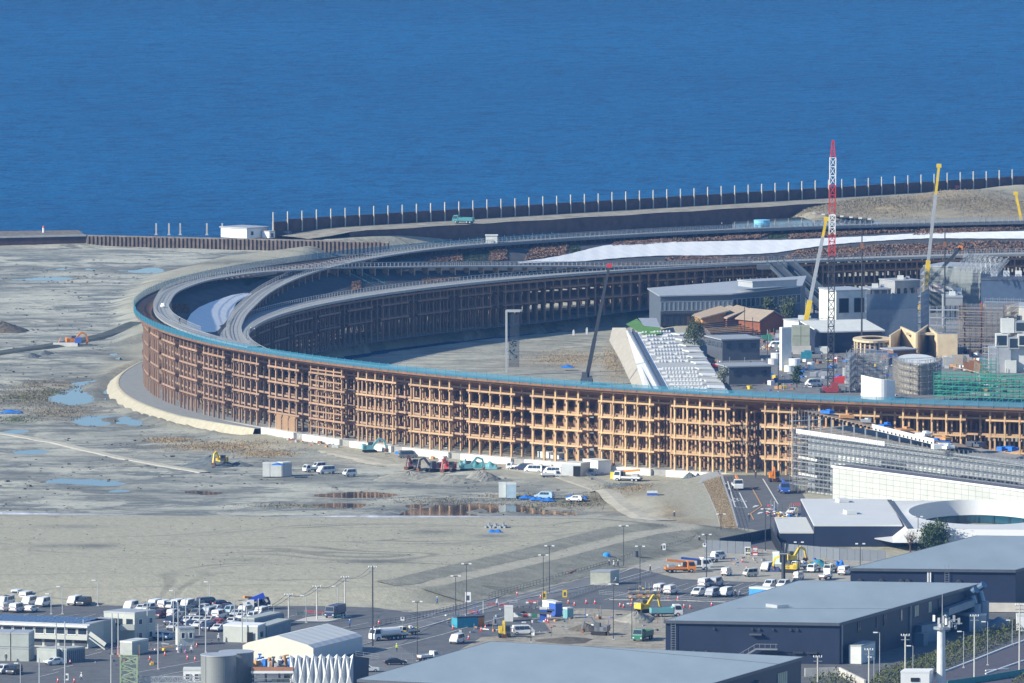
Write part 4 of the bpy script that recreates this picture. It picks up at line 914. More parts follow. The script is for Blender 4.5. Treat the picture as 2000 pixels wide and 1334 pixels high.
scaffold('tall_frame', 'dark scaffolding frame beside the beige drum', [W2(1650,768), W2(1662,755), W2(1736,756)], 0, 9.5, 1.8, 1.8, M_steel, 1.2, net=net_material('grey_net2', (.22,.25,.29), .5))
bxs = thing('stacked_box_pavilion', 'pavilion of stacked white cubes with framed square windows', 'building', at(1960,728,0))
for k, (x, y, z, w_, d_, h) in enumerate(((-1,3,0,6,6,7),(5,4,0,7,6,8),(-.5,2,7.2,3.4,4,3.4),(2.8,1.5,6.6,3,4,3.2),(5.4,1.0,7.4,3,4,3.2),(1.2,4,10.8,3.6,4,3.8),(5.2,4,11,4,4,3),(2,.5,0,3,3,3.4))):
    o = MB().box((x, y, z), (w_, d_, h)).build('cube', M_offw if k%3 else M_lgrey, bxs)
    if k in (2,3,4,6): MB().box((x, y-d_/2-.04, z+.35), (w_-.7, .06, h-.7)).build('pane', M_glass, o)
# mast and banner in the pond, cranes
b = Vector(at(989,727,-3.2)); t = thing('gantry_mast', 'tall pale steel mast with a short top arm and a dark banner inside the ring', 'mast', b); h = at_depth(989,606,b.y)[2]-b.z; s_ = sc_at(b)
MB().box((0,0,0), (.6,.6,h)).build('post', M_lgrey, t); MB().box((1.9,0,h-.5), (3.9,.7,.7)).box((4.0,0,h-.3), (.5,.6,.5)).build('arm', M_lgrey, t)
MB().quad((.7,0,1.5), (3.6,0,1.5), (3.6,.05,h-1), (.7,.05,h-1)).build('banner', net_material('dark_mesh', (.03,.045,.075), .52), t)
fr = MB(); lv = [MB() for _ in range(1)]
for k in range(70):
    a = random.uniform(0, 6.28); l = random.uniform(.3,.9); c_ = Vector((random.uniform(.9,3.3), -.12, random.uniform(3.2,8.6))); e = Vector((math.cos(a)*l, 0, math.sin(a)*l)); f_ = Vector((-math.sin(a)*.14, 0, math.cos(a)*.14))
    lv[0].add([c_-e, c_+f_, c_+e, c_-f_], [(0,1,2,3)])
tag(lv[0].build('leaf_print', mat('leaf_grey', (.16,.20,.24), .8), t), kind='stuff')
def boom_crane(label, px, y0, x1, y1, z0, segs, cat='crane', w=.9, tip=None, body=None):
    """a telescopic boom: segments (fraction, material, width); the carrier stands at its foot"""
    b = Vector(at(px, y0, z0)); q = Vector(at_depth(x1, y1, b.y)); t = thing('mobile_crane', label, cat, b); d = q-b
    for f0, f1, m, w_ in segs: mb = MB(); mb.bar(d*f0, d*f1, w_, w_*1.1); mb.build('boom_section', m, t)
    if tip: mb = MB(); mb.box((d.x, d.y, d.z-.5), (1.4,.8,1.1)); mb.bar(d, d+Vector((0,0,-3)), .06); mb.build('hook_block', tip, t)
    cb = MB(); cb.box((0,0,-1.0), (3,8,1.3)); cb.box((-.6,-1,.3), (1.5,2,1.4)); cb.build('carrier', body or M_yel, t)
    for s_ in (-1.5,1.5):
        for y in (-3,-1,2,3.2): MB().cyl((s_-.2,y,-1.0), (s_+.2,y,-1.0), .55, 10).build('wheel', M_black, t)
    return t
boom_crane('dark telescopic crane boom with a red tip leaning over the inner pond', 1146, 738, 1190, 519, -2.0, ((0,.35,M_dsteel,1.1),(.35,.7,M_dsteel,.9),(.7,1,M_dsteel,.7)), tip=M_red, body=M_dgrey)
boom_crane('crane boom in yellow and pale grey beside the lattice crane', 1565, 672, 1614, 428, 1.0, ((0,.35,M_yel,1.35),(.35,.86,M_lgrey,.95),(.86,1,M_yel,.7)), tip=M_yel)
boom_crane('tall steep crane boom in yellow and pale grey near the banner hall', 1803, 600, 1834, 324, 1.0, ((0,.33,M_yel,1.3),(.33,.80,M_lgrey,.9),(.80,1,M_yel,.7)), tip=M_yel)
boom_crane('black crane boom with an orange tip slanting over the banner hall', 1796, 572, 1876, 484, 4.0, ((0,.5,M_dsteel,1.0),(.5,1,M_dsteel,.8)), tip=M_org, body=M_dgrey)
boom_crane('short yellow crane boom at the right edge beyond the ring', 2003, 470, 1984, 378, 1.0, ((0,.5,M_yel,1.1),(.5,1,M_yel,.7)), tip=M_yel)
def lattice_crane(label, px, y0, y1, z0, secs, w=1.6):
    b = Vector(at(px, y0, z0)); t = thing('lattice_crane', label, 'crane', b); q = Vector(at_depth(px+5, y1, b.y))-b
    for f0, f1, m in secs: mb = MB(); lattice(mb, q*f0, q*f1, w if f0 < .9 else w*.8, w if f1 < .95 else .4, n=max(3, int((f1-f0)*30)), t=.22); mb.build('boom_section', m, t)
    mb = MB(); mb.box((0,0,-1), (4.4,7,1.2)); mb.box((1.0,-1.5,.2), (1.8,3.5,1.4)); mb.build('carrier', mat('crane_red', (.30,.05,.05), .5), t)
    for s_ in (-2.4, 2.4): MB().box((s_,0,-1.6), (.9,7.5,1.1)).build('track', M_dsteel, t)
    mb = MB(); mb.bar(q+Vector((.3,0,-1)), q*.55+Vector((.9,0,0)), .06); mb.bar(q*.55+Vector((.9,0,0)), Vector((.9,0,1)), .05); mb.build('cable', M_dsteel, t)
    return t
lattice_crane('very tall lattice crane with red and white upper sections and a dark foot', 1622, 757, 274, 1.2, ((0,.53,M_dsteel),(.53,.62,M_red),(.62,.70,M_white),(.70,.82,M_red),(.82,.93,M_white),(.93,1,M_red)))
for k, (x, y0, y1, m, lab) in enumerate(((1683,690,452,M_dsteel,'thin dark mast rising before the white boxy pavilion'),(1845,655,455,M_dsteel,'dark drilling mast with a rusty foot between the booms'),(1917,690,590,M_red,'slim reddish pole beside the brown scaffolding'),(1884,690,610,M_dsteel,'short black site lamp pole near the beige pavilion'))):
    b = at(x, y0, 0); h = hgt(x, y0, y1); t = thing('site_mast', lab, 'mast', b); mb = MB(); mb.cyl((0,0,0), (0,0,h), .28, 6, .16); mb.build('pole', m, t); MB().box((0,0,0), (1.6,1.6,.8)).build('base', M_dsteel, t); mb = MB(); mb.box((0,0,h*.86), (.8,.8,1.6)); mb.build('clamp', mat('rust', (.25,.12,.06), .8), t)

for (x0, y0, x1, y1, n, lab) in ((1862,724,1912,728,22,'curved fence of pale upright timber slats beyond the round scaffold'),(1944,716,2010,722,26,'second fence of pale timber slats below the stacked cubes')):
    sl = thing('slat_fence', lab, 'fence', at(x0, y0, 0)); o = Vector(sl.location)
    for k in range(n): f = k/(n-1); p = Vector(at(x0+(x1-x0)*f, y0+(y1-y0)*f-6*math.sin(f*3.1), 0))-o; MB().bar(p, p+Vector((.25,0,3.4+.9*math.cos(f*3.1))), .2, .3).build('slat', mat('slat_timber', (.42,.33,.24), .8), sl)
    MB().bar(Vector((0,0,1.2)), Vector(at(x1, y1, 1.2))-o, .15).build('rail', mat('slat_timber', (.42,.33,.24)), sl)
for k, (x, y, lab) in enumerate(((1702,702,'navy tilted roof panel on posts, left of three'),(1722,706,'navy tilted roof panel on posts, middle of three'),(1742,711,'navy tilted roof panel on posts, right of three'))):
    t = thing('panel_canopy', lab+' before the beige pavilion', 'canopy', at(x, y+10, 0)); MB().add([(-1.6,-1.5,3.4),(1.6,-1.5,3.4),(1.6,2.5,4.2),(-1.6,2.5,4.2)], [(0,1,2,3)]).build('panel', paint_navy if False else mat('navy_panel', (.05,.08,.17), .3), t)
    for a in (-1.4,1.4): MB().bar((a,0,0), (a,0,3.6), .18).build('post', M_lgrey, t)
P = quad_plan(1745, 706, 1790, 704, 7); poly_building('low_store', 'low brown roofed store behind the round scaffold', 'building', P, 0, 3.0, mat('rust', (.25,.12,.06), .8), M_lgrey, .4)
scaffold('rear_scaffold', 'pale scaffolding tower behind the beige pavilion walls', [W2(1745,664), W2(1800,662)], 0, 6.5, 1.9, 1.8, M_lgrey, 1.4)
scaffold('right_scaffold', 'grey scaffolding frame below the blue building', [W2(1925,640), W2(2020,642)], 0, 8, 2.0, 1.9, M_steel, 2.5, net=net_material('grey_net3', (.20,.23,.27), .45))
P = quad_plan(1888, 640, 1925, 640, 8); poly_building('grey_block', 'plain grey concrete block between the brown and grey scaffolding', 'building', P, 0, 6, M_lgrey, M_conc, .2)

for (x0, y0, x1, y1, d_, h_, m_, lab) in ((1560,664,1600,662,8,5.2,M_offw,'pale block between the container stack and the dark hall'),(1748,600,1800,598,10,7.5,M_lgrey,'grey block behind the netted scaffolding'),(1842,642,1880,642,10,9.0,M_grey,'mid grey block behind the open steel frame'),(1966,664,2030,666,12,9.5,M_conc,'pale concrete block behind the stacked cubes'),(1890,584,1922,585,9,6.5,M_offw,'off white block below the truss canopy'),(1700,606,1740,605,10,6,M_dgrey,'dark block behind the white boxy pavilion')):
    P = quad_plan(x0, y0, x1, y1, d_); t = poly_building('pavilion_block', lab, 'building', P, 0, h_, m_, M_lgrey, .2); panes(t, P[0], P[1], h_*.3, h_*.75, 4, M_glass, .55, M_steel); MB().box((0,0,h_+.35), (1.8,1.6,1.1)).build('roof_unit', M_offw, t); MB().box((2.2,1.5,h_+.35), (1.1,1.1,.8)).build('roof_unit', M_lgrey, t)
scaffold('stair_scaffold', 'narrow grey scaffolding before the pale block by the container stack', [W2(1585,672), W2(1615,672)], 0, 6.5, 1.7, 1.6, M_steel, 1.2)
scaffold('cube_scaffold', 'thin scaffolding beside the stacked white cubes', [W2(1922,735), W2(1950,736)], 0, 8.5, 1.7, 1.6, M_steel, 1.4)
scaffold('drum_scaffold', 'low scaffolding before the beige drum', [W2(1668,712), W2(1712,714)], 0, 4.5, 1.7, 1.5, mat('rust_tube', (.26,.20,.15)), 1.2)
for sx in range(1):                                             # the wall runs on a little past the hut
    link_mesh('wall_panel', bpy.data.meshes['wall_panel'], wall, (-(sx+1)*6, 0, -.6)); link_mesh('post', bpy.data.meshes['post'], wall, (-(sx+1)*6, 0, 0)) if sx < 2 else None

dc = at(1795,772,0); dr = thing('drum_pavilion', 'pale rounded pavilion drum standing inside the grey scaffolding', 'pavilion', (dc[0], dc[1]+18, 0)); n = 32; E_ = [(5.1*math.cos(2*math.pi*k/n), 16.5*math.sin(2*math.pi*k/n)) for k in range(n)]
mb = MB(); mb.grid([[(x, y, 0) for x, y in E_], [(x, y, 7.8) for x, y in E_]], close=True); mb.build('wall', mat('linen_render', (.42,.39,.34), .8, var=.15), dr); MB().prism([(x*1.03, y*1.03) for x, y in E_], 7.82, 8.25).build('roof', M_offw, dr)
for k in range(5): mb = MB(); mb.grid([[(x*1.02, y*1.02, 1+k*1.5) for x, y in E_], [(x*1.02, y*1.02, 1.25+k*1.5) for x, y in E_]], close=True); mb.build('band', M_conc, dr)
# ================================================================ PAVILIONS AND WAREHOUSES ON THE RIGHT
inner_yard = poly_sheet('inner_yard', [(1340,640),(1500,625),(1640,600),(1800,590),(2200,590),(2200,830),(1380,800),(1330,745)], .05, mat('worn_paving', (.17,.172,.175), .9, var=.3, scale=.25))
D = Vector((.57, -.82, 0)); NB = Vector((.82, .57, 0))            # along the facade (towards us), and back from it
V = lambda x, y, z=0.0: Vector(at(x, y, z))
M_fasc = mat('white_fascia', (.62,.62,.60), .5, var=.04); M_rdeck = mat('roof_underlay', (.27,.255,.23), .9, var=.15, scale=.4)
F0 = V(1568, 962)
pv = thing('stepped_pavilion', 'large half built pavilion with stepped sloping roofs in front of the ring', 'building', F0)
mb = MB(); mb.grid([[NB*1.6, NB*1.6+D*112], [NB*1.6+Vector((0,0,14.6)), NB*1.6+D*112+Vector((0,0,13.4))]]); mb.grid([[NB*1.6, NB*14], [NB*1.6+Vector((0,0,14.6)), NB*14+Vector((0,0,15))]]); mb.build('wall', M_lgrey, pv)
mb = MB(); z1, z2 = Vector((0,0,14.8)), Vector((0,0,15.6)); mb.add([z1-D*2, z1+D*112-Vector((0,0,1.2)), z2+NB*14+D*112-Vector((0,0,3.2)), z2+NB*14-D*2]+[v-Vector((0,0,.5)) for v in (z1-D*2, z1+D*112-Vector((0,0,1.2)), z2+NB*14+D*112-Vector((0,0,3.2)), z2+NB*14-D*2)], [(0,1,2,3),(7,6,5,4),(0,4,5,1),(3,7,4,0),(2,6,7,3)]); mb.build('roof', M_rdeck, pv)['label'] = 'lower grey brown roof deck'
mb = MB(); mb.bar(z1-D*2.2+Vector((0,0,.1))-NB*.3, z1+D*34-NB*.3-Vector((0,0,.35)), .3, 1.1); mb.build('fascia', M_fasc, pv)
mb = MB(); mb.bar(z1+D*34-NB*.2-Vector((0,0,.2)), z1+D*112-NB*.2-Vector((0,0,1.5)), .3, .4); mb.build('gutter', M_steel, pv)
u1, u2 = NB*2+Vector((0,0,19.8)), NB*8.5+Vector((0,0,19.2)); up = [u1-D*2, u1+D*60-Vector((0,0,4.3)), u2+D*60-Vector((0,0,4.3)), u2-D*2]
mb = MB(); mb.add(up+[v-Vector((0,0,.5)) for v in up], [(0,1,2,3),(7,6,5,4),(0,4,5,1),(3,7,4,0)]); mb.build('roof', mat('bare_joists', (.30,.22,.15), .85, var=.35, scale=.8), pv)['label'] = 'upper roof still showing bare joists'
mb = MB(); a = u1+D*26-NB*.3-Vector((0,0,1.9)); mb.bar(a, a+D*25-Vector((0,0,1.8)), .3, 1.4); mb.build('fascia', M_fasc, pv)
for k in range(13):
    p = NB*2.6+D*(k*4.6-1); zt_ = 19.4-.33*k; mb = MB(); mb.bar(p+Vector((0,0,14.8-.06*k)), p+Vector((0,0,zt_)), .35); mb.build('post', M_lgrey, pv)
for k in range(38): mb = MB(); p = u1+D*(k*1.6-1)+Vector((0,0,-.3-.115*k)); mb.bar(p-NB*.7, p+NB*.9, .3, .4); mb.build('joist', M_dsteel, pv)
for k, (s0, zz) in enumerate(((0, 8.6),(0,4.6))): mb = MB(); mb.bar(-D*1.6+Vector((0,0,zz)), D*6+Vector((0,0,zz-.3)), .3, .6); mb.build('fascia', M_fasc, pv)
for (f0, f1, z0, z1_) in ((3,9,1,9),(12,24,6,10.5),(30,40,6.5,10),(44,56,5.5,9.6),(62,84,5,9)):
    mb = MB(); a, b = NB*1.5+D*f0, NB*1.5+D*f1; mb.quad(a+Vector((0,0,z0)), b+Vector((0,0,z0)), b+Vector((0,0,z1_)), a+Vector((0,0,z1_))); mb.build('cladding_panel', M_offw if f0 in (12,44) else M_dgrey, pv)
pts = [F0+NB*15-D*2, F0-D*2.6, F0+D*112]
scaffold('pavilion_scaffold', 'galvanised scaffolding wrapped round the half built stepped pavilion', [(p.x, p.y) for p in pts], 0, 14.4, 1.83, 1.9, M_steel, 1.1, mat('steel_plank', (.50,.53,.54), .5, .4), t=.11)
scaffold('corner_scaffold', 'scaffolding tower at the far corner of the stepped pavilion', [(p.x, p.y) for p in (F0+NB*9-D*4, F0+NB*0-D*4.4)], 0, 18.8, 1.83, 1.9, M_steel, 1.2, mat('steel_plank', (.50,.53,.54)), t=.11)
for k in range(7):
    p = F0+NB*(4.5+k*.3)+D*(4+k*7.4)+Vector((0,0,19.75-.072*(4+k*7.4))); o = MB().box((0,0,0), (random.uniform(1.5,3.5), random.uniform(2,5), random.uniform(.3,.7)), random.uniform(0,1)).box((.6,.9,0), (1.1,1.4,.9), .6).build('material_stack', [M_blue, M_timl, M_lgrey, M_blue, M_timl, M_white, M_timl][k], None, p); tag(o, f'{["blue tarp covered","pale timber","grey steel","second blue tarp covered","wide timber","white bagged","last timber"][k]} stack of material on the upper roof of the stepped pavilion', 'material stack', 'materials on the pavilion roof')
for k, (x, y, m, lab) in enumerate(((1838,866,M_blue,'crumpled blue tarp on the lower roof of the stepped pavilion'),(1845,876,M_white,'white heap of bags beside the crumpled blue tarp on the lower roof'),(1905,872,M_dgrey,'grey bundle of panels on the lower roof of the pavilion'),(1965,880,M_blue,'long blue tarp at the right end of the lower roof'))):
    p = V(x, y, 15.3); mb = MB(); 
    for j in range(5): mb.box((random.uniform(-2,2), random.uniform(-2,2), 0), (random.uniform(1,2.4), random.uniform(1.5,3), random.uniform(.5,1.3)), random.uniform(0,1.5))
    tag(mb.build('roof_material', m, None, p), lab, 'material stack')
# pale panelled wall building
G0 = V(1627, 977); wbd = thing('panelled_building', 'long building with a pale panelled side wall and dark roof edge', 'building', G0)
mb = MB(); mb.prism([(0,0), (D*82).to_tuple()[:2], (D*82+NB*13).to_tuple()[:2], (NB*13).to_tuple()[:2]], 0, 8.0); mb.build('wall', M_conc, wbd)
mb = MB(); mb.prism([(-D*.3-NB*.25).to_tuple()[:2], (D*82.3-NB*.25).to_tuple()[:2], (D*82.3+NB*13.4).to_tuple()[:2], (NB*13.4-D*.3).to_tuple()[:2]], 8.05, 8.45); mb.build('roof', mat('slate_roof', (.10,.11,.15), .6), wbd)
pnm = [MB().bar((0,0,0), D*2.66, .08, 1.24).mesh('panel', mat('cement_board_%d' % k, (.43+.014*k,.45+.014*k,.43+.014*k), .7, var=.05, scale=.4)) for k in range(3)]
for i in range(30):
    for j in range(6): link_mesh('panel', random.choice(pnm), wbd, D*(i*2.72+.03)-NB*.07+Vector((0,0,.9+j*1.29)))
mb = MB(); mb.bar(-D*.3-NB*.3+Vector((0,0,8.25)), D*82-NB*.3+Vector((0,0,8.25)), .2, .5); mb.build('coping', M_white, wbd)
# white pavilion with the oval court
M_wroof = mat('white_roof_membrane', (.60,.61,.61), .55, var=.035, scale=.15)
def roof_plan(pts, z): return [at(x, y, z)[:2] for x, y in pts]
A_ = roof_plan([(1590,1027),(1762,1027),(1735,977),(1564,976)], 4.9)
wp = poly_building('white_roof_pavilion', 'low navy walled pavilion with a bright white flat roof', 'pavilion', A_, 0, 4.8, M_navy, M_wroof, .1)
for k, (x, y) in enumerate(((1645,980),(1660,1003))):
    p = V(x, y, 5.2)-Vector(wp.location); MB().box((p.x, p.y, p.z), (2.4,4,.8), .2).build('roof_vent', M_offw, wp)
o_ = Vector(wp.location); p = V(1620,1064)-o_; mb = MB(); mb.cyl(p+Vector((-2.2,-.3,3.4)), p+Vector((1.8,-.3,4.0)), .45, 10); mb.cyl(p+Vector((-2.6,-.3,0)), p+Vector((-2.3,-.3,3.3)), .4, 10); mb.build('duct', M_dgrey, wp)
MB().box((p.x, p.y-.35, 0), (3.4,.3,2.9)).build('door', M_black, wp)
for x in (1557,1584,1645): q = V(x,1060)-o_; MB().cyl((q.x, q.y-.2, 2.4), (q.x, q.y-.9, 2.4), .45, 10).build('vent_cowl', M_dsteel, wp)
A2 = roof_plan([(1523,1041),(1589,1041),(1574,1012),(1513,1012)], 3.2); an = poly_building('annex', 'small navy annex with a pale flat roof beside the white pavilion', 'building', A2, 0, 3.1, M_navy, mat('pale_roof', (.60,.61,.58), .6, var=.05), .1)
ov = thing('oval_court_pavilion', 'white pavilion whose roof opens in a large oval court', 'pavilion', V(1915,1003,0)); o_ = Vector(ov.location)
zR = 5.2; ca, cb_ = V(1915,1002,zR)-o_, None; ea = 140/sc_at(V(1915,1002,zR)); eb = 24/(sc_at(V(1915,1002,zR))*.095)
n = 96; el = [(ca.x+ea*math.cos(2*math.pi*k/n), ca.y+eb*math.sin(2*math.pi*k/n)) for k in range(n)]
pl = [(V(x, y, zR)-o_).to_tuple()[:2] for x, y in ((1776,1032),(2120,1035),(2120,976),(1737,977))]
def ray_out(cx, cy, a):
    best = 1e9; dx, dy = math.cos(a), math.sin(a)
    for i in range(4):
        x1, y1 = pl[i]; x2, y2 = pl[(i+1)%4]; ex, ey = x2-x1, y2-y1; den = dx*ey-dy*ex
        if abs(den) < 1e-9: continue
        t_ = ((x1-cx)*ey-(y1-cy)*ex)/den; s_ = ((x1-cx)*dy-(y1-cy)*dx)/den
        if t_ > 0 and -1e-6 <= s_ <= 1+1e-6: best = min(best, t_)
    return (cx+dx*best, cy+dy*best)
outl = []
for k in range(n):
    a = math.atan2(el[k][1]-ca.y, el[k][0]-ca.x); outl.append(ray_out(ca.x, ca.y, a))
mb = MB(); mb.grid([[(*p, zR-.1) for p in outl], [(*((p[0]*.35+q[0]*.65), (p[1]*.35+q[1]*.65)), zR) for p, q in zip(outl, el)], [(*p, zR+.25) for p in el]], close=True); mb.build('roof', M_wroof, ov, smooth=True)
mb = MB(); mb.grid([[(*p, zR+.25) for p in el], [(ca.x+(p[0]-ca.x)*.93, ca.y+(p[1]-ca.y)*.93, zR-3.2) for p in el]], close=True); mb.build('oval_wall', M_wroof, ov, smooth=True)
mb = MB(); mb.grid([[(ca.x+(p[0]-ca.x)*.935, ca.y+(p[1]-ca.y)*.935, zR-3.2) for p in el], [(ca.x+(p[0]-ca.x)*.935, ca.y+(p[1]-ca.y)*.935, .1) for p in el]], close=True); mb.build('court_glazing', mat('court_glass', (.02,.08,.12), .1, spec=.7), ov)
for k in range(0, n, 4): p = el[k]; MB().bar((ca.x+(p[0]-ca.x)*.92, ca.y+(p[1]-ca.y)*.92, .1), (ca.x+(p[0]-ca.x)*.92, ca.y+(p[1]-ca.y)*.92, zR-3.2), .15).build('mullion', M_dsteel, ov)
sk = [(V(x, y, 2.0)-o_) for x, y in ((1744,1060),(2120,1063))]; mb = MB(); mb.grid([[sk[0], sk[1]], [Vector((*pl[0], zR-.1)), Vector((*pl[1], zR-.1))]]); mb.grid([[sk[0], Vector((*pl[0], zR-.1))], [sk[0]+Vector((-4,9,0)), Vector((*pl[3], zR-.1))]]); mb.build('eave_skirt', M_wroof, ov)
mb = MB(); mb.bar(V(1737,977,zR+.1)-o_, V(1776,1031,zR+.1)-o_, 1.0, .35); mb.build('roof_gutter', M_dgrey, ov)
q = [V(x, y, 0)-o_ for x, y in ((1765,1066),(2120,1070),(2120,1040))]; mb = MB(); mb.grid([[q[0], q[1]], [q[0]+Vector((0,0,2.1)), q[1]+Vector((0,0,2.1))]]); mb.build('wall', M_dgrey, ov)
# hoardings
def hoarding(label, pts, h, m, name='hoarding', w=1.9, rib=False, z=0.05):
    o = Vector(at(*pts[0], z)); t = thing(name, label, 'hoarding', o)
    for (a, b) in zip(pts, pts[1:]):
        p, q = Vector(at(*a, z))-o, Vector(at(*b, z))-o; L_ = (q-p).length; n = max(1, round(L_/w)); d = (q-p)/n
        me_ = MB().bar(d*.02+Vector((0,0,h/2)), d*.98+Vector((0,0,h/2)), .12, h); 
        if rib: me_.bar(Vector((0,0,h/2)), Vector((0,0,h/2))+d*.08, .4, h)
        me_ = me_.mesh('panel', m)
        for k in range(n): link_mesh('panel', me_, t, p+d*k)
    return t
M_hoard = mat('grey_hoarding', (.16,.18,.21), .5, var=.06); M_hoardn = mat('navy_hoarding', (.050,.065,.095), .5, var=.1)
hoarding('grey hoarding wall behind the crane lorries in the gravel lot', [(1376,1079),(1467,1083)], 2.9, M_hoard)
hoarding('navy ribbed gate panels closing the bottom of the ramp road', [(1404,1071),(1506,1051)], 2.3, M_hoardn, 'ribbed_gate', 1.0, True)
hoarding('long grey hoarding below the white pavilion', [(1528,1084),(1640,1094),(1730,1098)], 2.7, M_hoard)
hoarding('dark mesh gate beside the small navy annex', [(1505,1050),(1524,1084)], 2.6, M_dsteel, 'mesh_gate', 2.5, True)
for k, (x, m, lab) in enumerate(((1460,M_white,'white drinks vending machine against the grey hoarding'),(1475,mat('vending_red', (.42,.05,.06), .5),'red drinks vending machine against the grey hoarding'))):
    t = thing('vending_machine', lab, 'vending machine', at(x, 1085, .1)); MB().box((0,0,0), (1.25,.8,2.0)).build('cabinet', m, t); MB().box((0,-.42,.9), (1.0,.04,.9)).build('display_window', M_glass if k == 0 else M_offw, t); MB().box((0,-.42,.12), (1.0,.04,.4)).build('dispenser', M_white if k else M_dgrey, t)
    for j in range(5): MB().box((-.4+j*.2,-.45,1.05), (.12,.03,.3)).build('drink_can', [M_red, M_blue, M_white, M_grn, M_yel][j], t)
# ---- warehouses
def warehouse(label, roof_px, H, seams=(), over=.5, vis=(0, 1)):
    P = [Vector(at(x, y, H)) for x, y in roof_px]; t = thing('warehouse', label, 'warehouse', (P[0].x, P[0].y, 0)); o = Vector((P[0].x, P[0].y, 0))
    Q = [p-o for p in P]; n = len(Q); c = sum(Q, Vector())/n
    I = [Vector((c.x+(q.x-c.x)*(1-over/ (q-c).length), c.y+(q.y-c.y)*(1-over/(q-c).length), 0)) for q in Q]
    mb = MB(); mb.add([(*p.to_tuple()[:2], 0) for p in I]+[(p.x, p.y, H-.3) for p in I], [(i, (i+1)%n, n+(i+1)%n, n+i) for i in range(n)]); mb.build('wall', M_navy, t)
    mb = MB(); mb.prism([(q.x, q.y) for q in Q], H-.3, H); mb.build('roof', M_shed, t)
    fa = MB()
    for i in range(n): fa.bar(Vector((Q[i].x, Q[i].y, H-.28)), Vector((Q[(i+1)%n].x, Q[(i+1)%n].y, H-.28)), .25, .62)
    fa.build('eave_trim', M_dgrey, t)
    return t, Q, I
M_shed = mat('shed_roof_metal', (.45,.515,.53), .45, .1, var=.07, scale=.12, streak=(1,.25,1), spec=.45)
w2, Q2, I2 = warehouse('navy warehouse with a grey roof and ducts on its long shaded side', [(1297,1212),(1640,1217),(1917,1139),(1560,1134)], 8.8)
w1, Q1, I1 = warehouse('nearest navy warehouse with a broad grey roof cut by the lower edge', [(698,1327),(1312,1358),(1569,1283),(958,1253)], 8.2)
w3, Q3, I3 = warehouse('navy warehouse with a grey roof farthest back beside the oval pavilion', [(1658,1110),(1984,1113),(2230,1050),(1908,1046)], 9.5)
def on_wall(I, i, f, z, off=.1):
    p, q = I[i], I[(i+1)%len(I)]; d = (q-p); n = Vector((d.y, -d.x, 0)).normalized(); r = p+d*f+n*off; return Vector((r.x, r.y, z)), math.atan2(d.y, d.x), n
def wall_box(t, I, i, f, z, size, m, name, off=.05): 
    p, a, n = on_wall(I, i, f, z, off); return MB().box((0,0,0), size).build(name, m, t, p) if False else link_mesh(name, MB().box((0,0,0), size).mesh(name, m), t, p, (0,0,a))
for (t, I, fs) in ((w2, I2, (.28,.50,.54,.62,.72,.76)), (w3, I3, (.06,.19,.31,.35,.66))):
    for f in fs:
        p, a, n = on_wall(I, 0, f, 6.6 if t is w3 else 7.2, 0); mb = MB(); r = .7 if t is w3 else .32; mb.cyl(Vector(), n*r*1.3, r, 8, r*.8); link_mesh('vent_cowl', mb.mesh('vent_cowl', M_dsteel), t, p)
for k in range(17):
    p, a, n = on_wall(I2, 0, [.57+.012*k for k in range(7)][k] if k < 7 else (.74+.012*(k-7) if k < 12 else .82+.012*(k-12)), 2.4, 0); mb = MB(); mb.cyl(Vector(), n*.5, .28, 8, .22); link_mesh('vent_cowl', mb.mesh('vent_cowl', M_dsteel), w2, p)
for k in range(4): p, a, n = on_wall(I2, 0, .03+.07*k, 2.0, 0); mb = MB(); mb.cyl(Vector(), n*1.0, .7, 8, .55); link_mesh('vent_hood', mb.mesh('vent_hood', M_dsteel), w2, p)
# stair, ladder, windows and ducts on the middle warehouse
p, a, n = on_wall(I2, 0, .39, 0, .3); st_ = MB(); d = Vector((math.cos(a), math.sin(a), 0))
st_.bar(p+n*1.0+Vector((0,0,.2)), p+n*1.0+d*5+Vector((0,0,3.2)), 1.2, .3); st_.bar(p+n*1.0+d*5+Vector((0,0,3.2)), p+n*1.0+d*9.5+Vector((0,0,3.2)), 1.3, .25)
for k in range(9): q = p+n*1.6+d*(k*1.15); zz = .2+min(k*1.15,5)/5*3; st_.bar(q+Vector((0,0,zz)), q+Vector((0,0,zz+1.1)), .08)
st_.bar(p+n*1.6+Vector((0,0,1.3)), p+n*1.6+d*5+Vector((0,0,4.3)), .09); st_.bar(p+n*1.6+d*5+Vector((0,0,4.3)), p+n*1.6+d*9.5+Vector((0,0,4.3)), .09); st_.build('external_stair', M_steel, w2)
wall_box(w2, I2, 0, .52, 6.0, (2.6,1.0,.3), M_dgrey, 'door_canopy', .5)
def ladder(t, I, i, f, H):
    p, a, n = on_wall(I, i, f, 0, .35); d = Vector((math.cos(a), math.sin(a), 0)); mb = MB()
    for s_ in (-.45,.45): mb.bar(p+d*s_, p+d*s_+Vector((0,0,H+1)), .1)
    for k in range(int(H/.5)): mb.bar(p-d*.45+Vector((0,0,.3+k*.5)), p+d*.45+Vector((0,0,.3+k*.5)), .07)
    mb.build('ladder', M_steel, t)
ladder(w2, I2, 0, .045, 8.8); ladder(w3, I3, 0, .585, 9.5)
for f, w_ in ((.52,.9),(.545,.9),(.60,.9),(.62,.5)): pass
for (f, n_, lit) in ((.13,2,0),(.26,1,0),(.31,2,0),(.43,1,0),(.53,3,1),(.63,2,1),(.70,2,0)):
    for k in range(n_): wall_box(w2, I2, 1, f+.008*k, 5.6, (1.0,.12,2.3), mat('lit_pane', (.42,.46,.36), .3) if lit else M_glass, 'window', .08)
for f in (.72,.735,.75,.765,.78): wall_box(w1, I1, 1, f+.1, 3.6, (.9,.12,2.6), mat('lit_pane', (.42,.46,.36)) if f > .7 else M_glass, 'window', .08)
